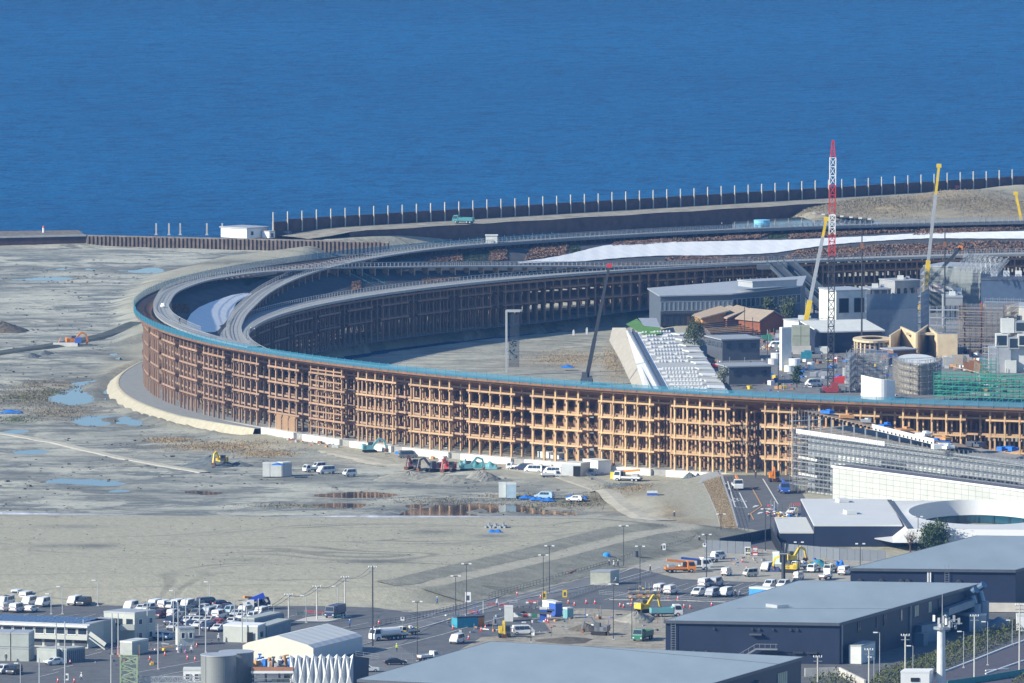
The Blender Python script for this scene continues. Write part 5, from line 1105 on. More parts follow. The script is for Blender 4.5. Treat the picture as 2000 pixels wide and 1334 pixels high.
for f in (.04,.16,.28,.40,.52,.64): p, a, n = on_wall(I1, 1, f, 5.6, 0); mb = MB(); mb.cyl(Vector(), n*.9, .7, 8, .6); link_mesh('vent_hood', mb.mesh('vent_hood', M_dsteel), w1, p)
for f in (.012,.49): wall_box(w2, I2, 1, f, .2, (.3,.3,8.0), M_steel, 'downpipe', .2)
for f in (.47,.485): wall_box(w3, I3, 0, f, .2, (.3,.3,9.0), M_white, 'downpipe', .2)
for k in range(9): wall_box(w3, I3, 0, .50+k*.017, 5.4, (.55,.12,1.1), M_glass, 'window', .08)
wall_box(w3, I3, 0, .87, 0.2, (14,.4,2.0), mat('cream_band', (.55,.52,.47), .7), 'base_panel', .3)
dm = mat('duct_zinc', (.16,.24,.34), .4, .5, var=.1); du = MB()
p, a, n = on_wall(I2, 1, .70, 0, 1.6); d = Vector((math.cos(a), math.sin(a), 0))
du.bar(p+Vector((0,0,1)), p+Vector((0,0,5.2)), 1.4); du.bar(p+Vector((0,0,5.2)), p+d*16+Vector((0,0,5.6)), 1.5); du.build('duct', dm, w2)
for k, (f, zt_) in enumerate(((18,8.6),(23,9.2))):
    q = p+d*f; du = MB(); du.cyl(q, q+Vector((0,0,5.2)), 1.5, 12); du.cyl(q+Vector((0,0,5.2)), q+Vector((-.8,0,zt_-1)), .8, 10); du.cyl(q+Vector((-.8,0,zt_-1.2)), q+Vector((.4,-1.2,zt_-.2)), .8, 10); du.build('exhaust_stack', dm, w2)
sk_ = MB(); p3 = V(1518,1185,8.9)-Vector(w2.location); sk_.box((p3.x, p3.y, 8.8), (3.0,4.2,.7), .6); sk_.build('skylight', M_lgrey, w2)
for t, I, a_, b_ in ((w2, I2, (1420,1190), (1800,1190)),): 
    s1 = MB(); s1.bar(V(1440,1188,8.82)-Vector(t.location), V(1745,1189,8.82)-Vector(t.location), .12, .06); s1.build('roof_seam', M_dgrey, t)
s1 = MB(); s1.bar(V(1140,1262,8.23)-Vector(w1.location), V(1520,1297,8.23)-Vector(w1.location), .25, .08); s1.build('roof_seam', M_dgrey, w1)
for k in range(1, 60):                                            # standing seams of the three roofs
    for t, Q, H in ((w1, Q1, 8.2), (w2, Q2, 8.8), (w3, Q3, 9.5)):
        pass
def seams(t, Q, H, n):
    mb = MB()
    for k in range(1, n): f = k/n; a = Q[0].lerp(Q[1], f); b = Q[3].lerp(Q[2], f); mb.bar(Vector((a.x, a.y, H+.02)), Vector((b.x, b.y, H+.02)), .07, .05)
    tag(mb.build('standing_seam', M_shed, t), kind='stuff')
seams(w1, Q1, 8.2, 120); seams(w2, Q2, 8.8, 70); seams(w3, Q3, 9.5, 66)
# ================================================================ FOREGROUND YARD
ORD = ['first','second','third','fourth','fifth','sixth','seventh','eighth','ninth','tenth','eleventh','twelfth','thirteenth','fourteenth','fifteenth','sixteenth','seventeenth','eighteenth','nineteenth','twentieth','twenty-first','twenty-second','twenty-third','twenty-fourth','twenty-fifth','twenty-sixth','twenty-seventh','twenty-eighth','twenty-ninth','thirtieth']
M_prefab = mat('prefab_panel', (.50,.52,.48), .6, var=.06); M_solar = mat('solar_panel', (.06,.10,.20), .25, var=.2, spec=.6)
M_cont = mat('container_grey', (.38,.41,.39), .6, var=.1); M_contd = mat('container_slate', (.20,.24,.28), .6, var=.12)
P = quad_plan(-120, 1256, 172, 1267, 11); of = poly_building('site_office', 'long two storey site office with a solar panelled roof', 'building', P, 0, 4.9, M_prefab, M_lgrey, .4)
panes(of, P[0], P[1], 2.9, 4.3, 14, M_glass, .86, M_white); panes(of, P[0], P[1], .4, 1.7, 10, M_dgrey, .8)
a, b = Vector(P[0])-Vector(of.location[:2]), Vector(P[1])-Vector(of.location[:2]); d = (b-a); L_ = d.length; d.normalize(); nn = Vector((-d.y, d.x)); ang = math.atan2(d.y, d.x)
spm = MB().box((0,0,0), (1.55,2.3,.08)).mesh('solar_panel', M_solar)
for i in range(19):
    for j in range(4): p = a+d*(1+i*1.7)+nn*(1.5+j*2.6); link_mesh('solar_panel', spm, of, (p.x, p.y, 5.32), (R(4),0,ang))
mb = MB(); mb.bar((a.x, a.y-.7, 4.75), (b.x, b.y-.7, 4.75), .9, .35); mb.build('eave', M_white, of); mb = MB(); mb.bar((a.x, a.y-.7, 2.35), (b.x, b.y-.7, 2.35), 1.0, .9); mb.build('gallery', M_prefab, of)
st_ = MB(); q = b+d*.4; st_.bar((q.x, q.y-1, 2.5), (q.x+3.4, q.y-2.0, .1), .9, .25); st_.bar((q.x, q.y-1.4, 3.5), (q.x+3.4, q.y-2.4, 1.1), .08, .9); st_.build('outside_stair', M_prefab, of)
def box_thing(name, label, cat, px0, py0, px1, py1, depth, h, m, rm=None, z=0.0, group=None, win=0, skew=0, over=.08, lift=0.0):
    P = quad_plan(px0, py0, px1, py1, depth, z, skew); z = z+lift; t = poly_building(name, label, cat, P, z, h, m, rm or m, over, group=group)
    if win: panes(t, P[0], P[1], h*.45, h*.8, win, M_glass, .5, M_white)
    return t, P
t, P = box_thing('office_extension', 'pale grey upper block at the right end of the long site office', 'building', 176, 1262, 226, 1255, 4, 4.9, M_cont, M_lgrey)
t, P = box_thing('prefab_office', 'two storey white prefab office block with a balcony in the left car park', 'building', 203, 1251, 263, 1254, 7, 6.0, M_prefab, M_lgrey, skew=1.5); panes(t, P[1], P[2], 3.6, 4.8, 2, M_glass, .35, M_white); panes(t, P[0], P[1], 3.4, 4.9, 3, M_glass, .6); c_ = Vector((t['_c0'], t['_c1'])); q = Vector(P[1])-c_; MB().box((q.x-1.5, q.y-.8, 2.7), (3,1.4,1.1)).build('balcony', M_prefab, t); panes(t, P[1], P[2], .6, 1.9, 2, M_glass, .35, M_white)
for j in range(2):
    for k in range(3):
        t, P = box_thing('storage_container', f'{["lower","upper"][j]} grey container, {["hidden by the left edge of the picture","second from the left edge","nearest the shaded end"][k]}, of the stacked block', 'container', -50+k*36, 1290+k*.8, -16+k*36, 1290.6+k*.8, 6.0, 2.65, M_cont, M_lgrey, lift=j*3.08, group='stacked containers beside the office')
        P_ = [Vector(v)-Vector((t['_c0'], t['_c1'])) for v in P]; MB().box(((P_[0].x+P_[1].x)/2+.7, P_[0].y-.15, .3), (.8,.3,.8)).build('air_conditioner', M_offw, t); MB().box(((P_[0].x+P_[1].x)/2-.6, P_[0].y-.03, .1), (.9,.08,2)).build('door', M_lgrey, t)
box_thing('plain_container', 'plain pale grey container behind the white hatchback', 'container', 72, 1294, 110, 1296, 6, 2.7, M_cont, M_cont)
t, P = box_thing('ribbed_container', 'ribbed slate grey container beside the plain pale one', 'container', 130, 1296, 166, 1292, 3, 2.8, M_contd, M_cont)
for k in range(9): p, q = Vector(P[0])-Vector((t['_c0'],t['_c1'])), Vector(P[1])-Vector((t['_c0'],t['_c1'])); r_ = p.lerp(q, (k+.5)/9); MB().box((r_.x, r_.y-.04, .15), (.2,.1,2.4)).build('rib', M_dgrey, t)
box_thing('guard_booth', 'small pale guard booth with an orange panel beside the parked cars', 'booth', 350, 1262, 380, 1261, 3, 3.6, M_prefab, M_lgrey, win=2)
t, P = box_thing('gate_office', 'white flat gate office with a dark doorway behind the tanks', 'building', 436, 1254, 503, 1256, 6, 3.4, M_prefab, M_white); c_ = Vector((t['_c0'],t['_c1'])); q = Vector(P[1])-c_; MB().box((q.x-1.6, q.y-.06, .1), (1.3,.12,2.2)).build('door', M_black, t); panes(t, P[1], P[2], 1, 2.2, 1, M_glass, .3)
t, P = box_thing('long_container', 'long slate container roofed pale behind the gate office', 'container', 521, 1250, 568, 1236, 3, 2.7, M_contd, M_cont); 
box_thing('second_long_container', 'far slate container partly hidden behind the long one', 'container', 497, 1232, 552, 1220, 3, 2.4, M_contd, M_cont)
t, P = box_thing('meter_hut', 'beige boxy hut with a pale base beside the main road', 'hut', 1153, 1143, 1192, 1143, 3.5, 2.9, mat('beige_panel', (.50,.51,.42), .7), M_lgrey, skew=2.0); MB().box((0,0,-.02), (4.9,4,.5)).build('base', M_conc, t)
box_thing('white_cabin', 'white cabin with a single window left of the steel tanks', 'hut', 358, 1341, 393, 1341, 4, 3.3, M_white, M_offw, win=2)
# tent
tn = thing('event_tent', 'large white marquee tent with a cream lit gable', 'tent', at(612,1296,0)); o = Vector(tn.location)
fl_, fr_ = V(474,1290)-o, Vector(); dp = V(708,1272)-o; wd = fr_-fl_; prof = [(0,0),(0,3.2),(.08,3.9),(.5,5.6),(.92,3.9),(1,3.2),(1,0)]
R0 = [fl_+wd*u+Vector((0,0,z)) for u, z in prof]; R1 = [p+dp for p in R0]
MB().add(R0, [tuple(range(7))]).build('gable', mat('tent_cream', (.62,.60,.52), .7, var=.04), tn); MB().add(R1, [tuple(range(6,-1,-1))]).build('gable', mat('tent_cream', (.62,.60,.52)), tn)
mb = MB(); nk = 14
mb.grid([[a.lerp(b, k/nk)+Vector((0,0,-.06*(k%2))) for k in range(nk+1)] for a, b in zip(R0[1:6], R1[1:6])]); mb.build('roof_fabric', mat('tent_white', (.58,.60,.60), .6, var=.03), tn)
mb = MB(); mb.grid([[R0[5], R1[5]], [R0[6], R1[6]]]); mb.grid([[R0[0], R1[0]], [R0[1], R1[1]]]); mb.build('side_wall', mat('tent_white', (.58,.60,.60)), tn)
# folded white shell
fs_ = thing('folded_shell', 'white folded plate shell of tall pointed pleats at the lower edge', 'pavilion', at(566,1346,0)); o = Vector(fs_.location); e = V(690,1346)-o; n = 8
MW = mat('shell_white', (.66,.68,.69), .6, var=.03)
for k in range(n):
    a, b, m_ = e*(k/n), e*((k+1)/n), e*((k+.5)/n); mb = MB(); h0 = Vector((0,0,7.2)); bk_ = Vector((0,2.4,0)); f_ = Vector((0,-.9,0))
    mb.add([a, b, m_+f_+Vector((0,0,3.4)), a+h0*.97+bk_*.3, b+h0+bk_*.3, m_+bk_+Vector((0,0,6.3))], [(0,1,2),(0,2,3),(1,4,2),(2,4,5),(2,5,3)]); mb.build('pleat', MW, fs_)
mb = MB(); mb.grid([[e, e+Vector((3.0,6,0))], [e+Vector((0,.8,6.8)), e+Vector((3.2,6,5.8))]]); mb.build('end_wall', M_dgrey, fs_)
box_thing('crate_hut', 'grey hut with pale crates in front of the folded shell', 'hut', 568, 1345, 600, 1343, 3, 3.4, M_cont, M_lgrey)
for k in range(3): t = tag(MB().box((0,0,0), (1.3,1.2,1.9)).box((0,0,1.9),(1.2,1.1,.1)).build('cream_crate', mat('cream_crate', (.62,.60,.48), .7), None, at(537+k*11, 1344, 0)), f'{ORD[k]} cream crate from the tanks, at the lower edge', 'crate', 'cream crates')
# steel tanks
for k, (x, y, r, h) in enumerate(((462,1338,3.55,6.9),(427,1346,3.65,7.1))):
    t = thing('steel_tank', ['darker steel storage tank half hidden behind its twin','front steel storage tank, bright on its sunny side'][k], 'tank', at(x, y, 0)); M_tank = mat('tank_steel', (.27,.285,.28), .45, .35, var=.06, scale=.3)
    MB().cyl((0,0,0), (0,0,h), r, 48).build('shell', M_tank, t); mb = MB(); mb.cyl((0,0,h-.05), (0,0,h+.12), r+.12, 48); mb.build('rim', M_lgrey, t); mb = MB(); mb.bar((-r*.7,-r*.72,0), (-r*.7,-r*.72,h), .08); mb.build('weld_seam', M_dgrey, t)
# stage with machines
sg = thing('work_platform', 'raised work platform crowded with pipes and machines behind the tanks', 'platform', at(532,1345,0)); o = Vector(sg.location)
MB().box((0,2,3.6), (8.5,7,.35)).build('deck', M_lgrey, sg); MB().box((0,-1.6,3.9), (8.6,.25,.75)).build('parapet', mat('terracotta', (.42,.20,.11), .8), sg); MB().box((0,-1.7,3.35), (8.7,.25,.5)).build('fascia', M_white, sg)
for x in (-4,-1.4,1.4,4): MB().bar((x,-1.2,0), (x,-1.2,3.6), .3).build('leg', M_dsteel, sg); MB().bar((x,5,0), (x,5,3.6), .3).build('leg', M_dsteel, sg)
for k in range(4): mb = MB(); mb.bar((-4.2,-1.3,.6+k*.8), (4.2,-1.3,.6+k*.8), .15); mb.build('rail', M_steel, sg)
for k in range(34):
    x, y = random.uniform(-3.8,3.4), random.uniform(-.8,4.8); h = random.uniform(.8,2.9); mb = MB()
    if k%3: mb.cyl((x,y,3.95), (x+random.uniform(-.4,.4),y,3.95+h), random.uniform(.12,.42), 8); mb.cyl((x,y,3.95+h), (x+.7,y,3.95+h), .18, 6)
    else: mb.box((x,y,3.95), (random.uniform(.5,1.3),.8,h*.7), random.uniform(0,2))
    mb.build('machine', [M_white, M_dgrey, M_blue, M_lgrey, M_timl][k%5], sg)
# lattice mast with a truss
gm_ = mat('pale_green_steel', (.33,.42,.27), .55); t = thing('green_mast', 'pale green lattice mast head with a long truss at the lower edge', 'mast', at(252,1346,0)); mb = MB(); lattice(mb, (0,0,0), (0,0,6.8), 3.4, n=5, t=.28); mb.build('lattice', gm_, t); mb = MB(); lattice(mb, (1,0,2.0), (15,0,2.0), 1.2, n=14, t=.14); mb.build('truss', M_lgrey, t)
# ---- poles
def pole(label, x, y0, y1, kind, grp, r=.11, z=0.0, m=None):
    b = at(x, y0, z); h = hgt(x, y0, y1, z); t = thing({'lamp':'lamp_post','utility':'utility_pole','post':'steel_pole','tall':'floodlight_pole'}[kind], label, 'pole' if kind in ('utility','post') else 'lamp post', b, group=grp)
    MB().cyl((0,0,0), (0,0,h), r*1.15, 7, r*.8).build('pole', m or (M_lgrey if kind != 'tall' else M_dsteel), t)
    MB().box((0,0,0), (.5,.5,.25)).build('base', M_conc, t)
    if kind == 'lamp': mb = MB(); mb.bar((0,0,h), (-.7,0,h+.15), .1); mb.build('arm', M_lgrey, t); MB().box((-.9,0,h-.02), (.9,.4,.2)).build('lamp_head', M_white, t)
    if kind == 'tall': mb = MB(); mb.bar((-.9,0,h), (.9,0,h), .12); mb.build('arm', M_dsteel, t); [MB().box((s_*.8,0,h), (.6,.4,.25)).build('lamp_head', M_white, t) for s_ in (-1,1)]
    if kind == 'utility':
        for q in (h-.3, h-1.1): mb = MB(); mb.bar((-.9,0,q), (.9,0,q), .14); mb.build('crossarm', M_steel, t)
        for s_ in (-.8,-.3,.3,.8): MB().cyl((s_,0,h-.25), (s_,0,h+.1), .1, 6).build('insulator', M_white, t)
    return t
g_ = 'thin steel poles round the left car park'
L1 = sorted([(110,1296,1217),(127,1342,1214),(151,1258,1207),(163,1266,1210),(219,1279,1198),(231,1279,1198),(262,1247,1188),(288,1252,1170),(292,1249,1188),(309,1308,1219),(339,1250,1173),(348,1275,1176),(217,1345,1279),(77,1345,1286),(363,1253,1167),(390,1243,1169),(402,1275,1182),(458,1223,1173),(473,1256,1182),(505,1218,1169),(482,1240,1186)])
for k, (x, y0, y1) in enumerate(L1): pole(f'thin grey steel pole, {ORD[k]} from the left among those round the left car park', x, y0, y1, 'post', g_, .14)
L2 = sorted([(122,1200,1146),(191,1184,1134),(342,1182,1154),(410,1181,1137),(535,1221,1183),(598,1217,1164),(660,1199,1146),(40,1345,1296),(100,1200,1160)])
for k, (x, y0, y1) in enumerate(L2): pole(f'lamp post with a small white head, {ORD[k]} from the left round the left car park', x, y0, y1, 'lamp', 'lamp posts round the left car park', .09)
UT = [(564,1218,1160),(619,1212,1144),(674,1197,1126),(728,1265,1106)]
tops = []
for k, (x, y0, y1) in enumerate(UT): t = pole(f'utility pole carrying wires along the sand slope, {ORD[k]} of four from the car park', x, y0, y1, 'utility', 'utility poles along the sand slope', .16, m=M_conc if k < 3 else M_dsteel); tops.append(Vector(t.location)+Vector((0,0,hgt(x, y0, y1)-.2)))
tops = [Vector(at(490,1190,4))]+tops
wr = thing('overhead_wire', 'sagging overhead wires between the utility poles by the sand slope', 'cable', tops[0])
for a, b in zip(tops, tops[1:]):
    for dx in (-.6, .6):
        mb = MB(); pr = None
        for k in range(11):
            u_ = k/10; p = a.lerp(b, u_)-tops[0]+Vector((dx,0,-2.2*4*u_*(1-u_)*.5)); 
            if pr is not None: mb.bar(pr, p, .06)
            pr = p
        mb.build('wire', M_dsteel, wr)
L3 = sorted([(890,1216,1126),(911,1208,1102),(1061,1182,1085),(1073,1160,1067),(1037,1255,1178),(1218,1108,1028),(1250,1146,1068),(1198,1250,1142),(1234,1251,1180),(815,1292,1176),(1114,1163,1060),(1408,1048,1005)])
L3 = [p for p in L3 if p[0] not in (1114,)]
for k, (x, y0, y1) in enumerate(L3): pole(f'tall dark lamp pole, {ORD[k]} from the left along the main road', x, y0, y1, 'tall', 'dark lamp poles along the main road', .085)
L4 = [(1380,1138,1045),(1495,1078,995),(1680,1140,1063),(1560,1145,1060),(1505,1042,1000),(1793,1075,1010)]
for k, (x, y0, y1) in enumerate(L4): pole(['tall lamp pole among the crane lorries in the gravel lot','lamp pole at the foot of the ramp road','twin headed lamp pole behind the third warehouse roof','slim lamp pole beside the black loudspeaker mast','dark lamp pole beside the mesh gate of the ramp','white lamp pole in front of the oval pavilion'][k], x, y0, y1, 'tall', 'lamp poles near the pavilions', .1)
# loudspeaker mast
b = at(1530,1146,0); h = hgt(1530,1146,1060); t = thing('loudspeaker_mast', 'thick black mast topped by three upright loudspeaker columns', 'mast', b); MB().cyl((0,0,0), (0,0,h*.72), .45, 8).build('pole', M_dsteel, t)
for k, dx in enumerate((-.7,0,.7)): mb = MB(); mb.box((dx*.8,0,h*.55), (.55,.6,h*.2)); mb.bar((dx*.8,0,h*.74), (dx*1.2,0,h), .55); mb.build('speaker_column', M_dsteel, t)
MB().box((0,0,h*.74), (2.0,.7,.25)).build('bracket', M_lgrey, t)
# ---- railings along the road
def road_fence(label, pts, h=1.25, step=2.0, m=None, z=.1, name='road_fence'):
    o = Vector(at(*pts[0], z)); t = thing(name, label, 'fence', o)
    for a, b in zip(pts, pts[1:]):
        p, q = Vector(at(*a, z))-o, Vector(at(*b, z))-o; L_ = (q-p).length; n = max(1, round(L_/step)); d = (q-p)/n; me_ = MB().bar((0,0,0), (0,0,h), .08).mesh('post', m or M_dsteel)
        for k in range(n+1): link_mesh('post', me_, t, p+d*k)
        for zz in (h, h*.62, h*.25): MB().bar(p+Vector((0,0,zz)), q+Vector((0,0,zz)), .045).build('rail', m or M_dsteel, t)
    return t
road_fence('dark railing along the main road by the utility poles', [(735,1224),(820,1209),(905,1187)], 1.2)
road_fence('dark railing along the foot of the sand embankment', [(955,1171),(1010,1155),(1080,1137)], 1.4)
road_fence('dark railing between the road and the red steel beams', [(1085,1133),(1130,1122),(1200,1103),(1235,1091)], 1.3)
road_fence('dark railing where the road bends towards the ramp', [(1292,1078),(1340,1064),(1402,1042)], 1.4)
road_fence('railing along the top of the dry grass bank beside the ramp', [(1441,1036),(1428,990),(1407,930)], 1.3, 2.5, M_lgrey, .3, 'ramp_railing')
road_fence('pale low barrier in front of the parked vans by the warehouse', [(1170,1162),(1250,1170),(1330,1174),(1470,1180)], 1.0, 2.0, M_steel, name='low_barrier')
road_fence('low fence along the path beside the beige hut', [(1105,1170),(1160,1152),(1240,1132),(1295,1116)], .8, 2.2, M_steel, name='low_barrier')
road_fence('pale guard rail in front of the white marquee', [(695,1284),(740,1290),(850,1288),(900,1278)], 1.3, 2.5, M_steel, name='guard_rail')
road_fence('rail fence beside the haul road under the ring', [(1100,913),(1180,945),(1250,975)], .9, 3.0, M_steel, -1.6, 'stake_fence')
road_fence('dark railing below the dry grass bank', [(1318,1048),(1380,1040),(1441,1038)], 1.2, 2.0, M_dsteel, .1)
# ================================================================ VEHICLES
paint = {k: mat('paint_'+k, c, .35, .0, var=.04, spec=.6) for k, c in dict(white=(.74,.75,.75), silver=(.45,.47,.50), black=(.02,.022,.03), navy=(.03,.04,.10), maroon=(.10,.02,.035), blue=(.05,.12,.45), teal=(.06,.24,.26), ltblue=(.35,.50,.62), grey=(.17,.18,.20), yellow=(.70,.50,.05), orange=(.75,.25,.03), green=(.03,.17,.12), cream=(.60,.58,.50), red=(.45,.05,.05), aqua=(.16,.40,.44)).items()}
M_chrome = mat('lamp_lens', (.75,.77,.78), .2, var=.02); M_tail = mat('tail_lens', (.40,.03,.03), .3); M_bumper = mat('bumper_plastic', (.06,.062,.066), .6)
def ext_body(prof, W, taper=.10, belt=1.0):
    """body from a side outline; upper part leans in"""
    mb = MB(); n = len(prof); hw = lambda z: W/2 if z <= belt else W/2-taper*(z-belt)/.9
    l = [(x, hw(z), z) for x, z in prof]; r = [(x, -hw(z), z) for x, z in prof]
    mb.add(l+r, [(i, n+i, n+(i+1)%n, (i+1)%n) for i in range(n)]+[tuple(range(n)), tuple(range(2*n-1, n-1, -1))]); return mb
PROTO = {}
def wheels(t, xs, hw, r=.33, w=.22):
    me_ = MB().cyl((0,-w/2,0), (0,w/2,0), r, 12).mesh('wheel', M_black); rm = MB().cyl((0,-w/2-.01,0), (0,w/2+.01,0), r*.55, 8).mesh('rim', M_lgrey)
    for x in xs:
        for s_ in (-1, 1): o = link_mesh('wheel', me_, t, (x, s_*(hw-.08), r)); link_mesh('rim', rm, o)
def glassq(t, name, pts): MB().add(pts, [tuple(range(len(pts)))]).build(name, M_glass, t)
def lights(t, xf, xr, hw, z):
    for s_ in (-1, 1):
        MB().box((xf, s_*(hw-.22), z), (.08,.34,.2)).build('headlight', M_chrome, t); MB().box((xr, s_*(hw-.14), z+.1), (.08,.2,.35)).build('tail_light', M_tail, t)
def proto_car(kind):
    t = thing('parked_car', 'prototype', 'car')
    D_ = dict(hatch=(4.1,1.7,[(-2.0,.32),(-2.05,.85),(-1.75,1.40),(-1.2,1.5),(.25,1.48),(1.0,1.0),(1.85,.82),(2.05,.6),(2.05,.32)],.95),
        sedan=(4.6,1.75,[(-2.3,.32),(-2.3,.92),(-1.6,1.0),(-1.05,1.42),(.3,1.44),(1.1,.98),(2.1,.82),(2.3,.6),(2.3,.32)],.95),
        minivan=(4.7,1.8,[(-2.3,.34),(-2.35,1.0),(-2.15,1.72),(-1.6,1.82),(.7,1.80),(1.5,1.12),(2.2,.95),(2.35,.65),(2.35,.34)],1.05),
        van=(4.8,1.75,[(-2.35,.36),(-2.38,1.1),(-2.28,1.92),(-2.1,2.02),(1.15,2.02),(1.5,1.9),(2.1,1.12),(2.36,.95),(2.38,.36)],1.1),
        keivan=(3.4,1.48,[(-1.7,.34),(-1.7,1.05),(-1.62,1.80),(-1.4,1.88),(.95,1.86),(1.5,1.1),(1.68,.85),(1.7,.34)],1.05))[kind]
    L_, W, pr, belt = D_; ext_body(pr, W, .12, belt).build('body', paint['white'], t); hw = W/2; H = max(z for _, z in pr)
    f = [p for p in pr if p[0] > .2 and p[1] > belt-.02]; ftop, fbot = max(f, key=lambda p: p[1]), min(f, key=lambda p: p[1])
    g0, g1 = Vector((fbot[0], 0, fbot[1])), Vector((ftop[0], 0, ftop[1])); nn = Vector((-(g0.z-g1.z), 0, (g0.x-g1.x))).normalized()*.03
    nn = Vector((abs(nn.x), 0, abs(nn.z))); a, b = g0.lerp(g1, .08)+nn, g0.lerp(g1, .92)+nn
    glassq(t, 'windscreen', [(a.x,-hw+.14,a.z), (a.x,hw-.14,a.z), (b.x,hw-.26,b.z), (b.x,-hw+.26,b.z)])
    rr_ = [p for p in pr if p[0] < -1.0 and p[1] >= min(1.0, belt)-.12]; rb, rt_ = min(rr_, key=lambda p: p[1]), max(rr_, key=lambda p: p[1]); g0, g1 = Vector((rb[0],0,rb[1])), Vector((rt_[0],0,rt_[1]))
    a, b = g0.lerp(g1, .12), g0.lerp(g1, .72); a.x -= .05; b.x -= .05
    glassq(t, 'rear_window', [(a.x,hw-.2,a.z), (a.x,-hw+.2,a.z), (b.x,-hw+.26,b.z), (b.x,hw-.26,b.z)])
    x0, x1 = rt_[0]+.1, ftop[0]-.05; zt_, zb = H-.16, belt+.04; n = 3 if kind in ('van','minivan') else 2
    for s_ in (-1, 1):
        for k in range(n):
            u0, u1 = x0+(x1-x0)*(k+.03)/n, x0+(x1-x0)*(k+.97)/n; xb = u1+(.35 if k == n-1 else 0); y0, y1 = hw-.12*(zb-belt)/.9+.015, hw-.12*(zt_-belt)/.9+.015
            q = [(u0,s_*y0,zb), (xb,s_*y0,zb), (u1,s_*y1,zt_), (u0,s_*y1,zt_)]; glassq(t, 'side_window', q if s_ < 0 else q[::-1])
    xf, xr = max(x for x, _ in pr), min(x for x, _ in pr)
    lights(t, xf-.02, xr+.02, hw, .68); MB().box((xf,0,.34), (.12,W*.9,.22)).build('bumper', M_bumper, t); MB().box((xr,0,.34), (.12,W*.9,.22)).build('bumper', M_bumper, t); MB().box((xr-.05,0,.75), (.04,.36,.18)).build('number_plate', M_chrome, t)
    wheels(t, (xr+.8, xf-.8), hw, .31 if kind != 'van' else .34); return t
def proto_truck(kind):
    t = thing('lorry', 'prototype', 'truck'); big = kind in ('dump','crane','tanker','covered'); W = 2.2 if big else 1.7; L_ = 7.0 if big else 4.9; cabL = 1.9 if big else 1.5; H = 2.6 if big else 1.95; xf = L_/2
    ext_body([(xf-cabL,.55),(xf-cabL,H),(xf-.45,H),(xf-.08,H*.62),(xf,H*.5),(xf,.45)], W, .1, H*.55).build('cab', paint['white'], t)
    hw = W/2; glassq(t, 'windscreen', [(xf-.05,-hw+.12,H*.63), (xf-.05,hw-.12,H*.63), (xf-.40,hw-.2,H*.95), (xf-.40,-hw+.2,H*.95)])
    for s_ in (-1,1): q = [(xf-cabL+.25,s_*(hw+.01),H*.6), (xf-.25,s_*(hw+.01),H*.6), (xf-.5,s_*(hw-.05),H*.92), (xf-cabL+.25,s_*(hw-.05),H*.92)]; glassq(t, 'side_window', q if s_ < 0 else q[::-1])
    MB().box((-.4,0,.55), (L_-.6,W*.8,.25)).build('chassis', M_bumper, t); bl = L_-cabL-.15; bx = -xf+bl/2
    if kind in ('flat','crane','load'): mb = MB(); mb.box((bx,0,.82), (bl,W,.12)); [mb.box((bx,s_*(W/2-.04),.9), (bl,.06,.4)) for s_ in (-1,1)]; mb.box((-xf+.04,0,.9), (.06,W,.4)); mb.build('bed', paint['white'], t)
    if kind == 'dump': mb = MB(); mb.box((bx,0,.85), (bl,W,.15)); [mb.box((bx,s_*(W/2-.06),.95), (bl,.1,1.0)) for s_ in (-1,1)]; mb.box((-xf+.06,0,.95), (.1,W,1.0)); mb.box((-xf+bl-.06,0,.95), (.12,W,1.3)); mb.build('bed', paint['white'], t)
    if kind == 'covered': ext_body([(-xf,.85),(-xf,2.4),(-xf+.2,2.7),(-xf+bl-.2,2.7),(-xf+bl,2.4),(-xf+bl,.85)], W, .2, 2.2).build('bed', paint['white'], t)
    if kind == 'tanker': MB().cyl((-xf,0,1.75), (-xf+bl,0,1.75), .95, 16).build('bed', paint['white'], t)
    if kind == 'load':
        for k in range(5): MB().cyl((bx-bl*.35+k*bl*.17, random.uniform(-.3,.3), .95), (bx-bl*.35+k*bl*.17, random.uniform(-.3,.3), random.uniform(1.5,2.2)), .4, 8).build('cargo', [M_yel, M_white, M_blue, M_offw, M_timl][k], t)
    if kind == 'crane':
        MB().box((xf-cabL-.5,0,.9), (.8,.8,1.5)).build('crane_post', M_dsteel, t); mb = MB(); mb.bar((xf-cabL-.5,0,2.4), (-xf+.4,0,2.9), .5); mb.build('boom', paint['orange'], t)
        MB().box((bx-1,0,.95), (1.6,1.5,.9)).build('cargo', M_lgrey, t)
    lights(t, xf-.02, -xf+.02, hw, .7); wheels(t, (-xf+1.0, xf-1.0) if not big else (-xf+.9, -xf+2.0, xf-1.1), hw, .36 if not big else .46, .28); return t
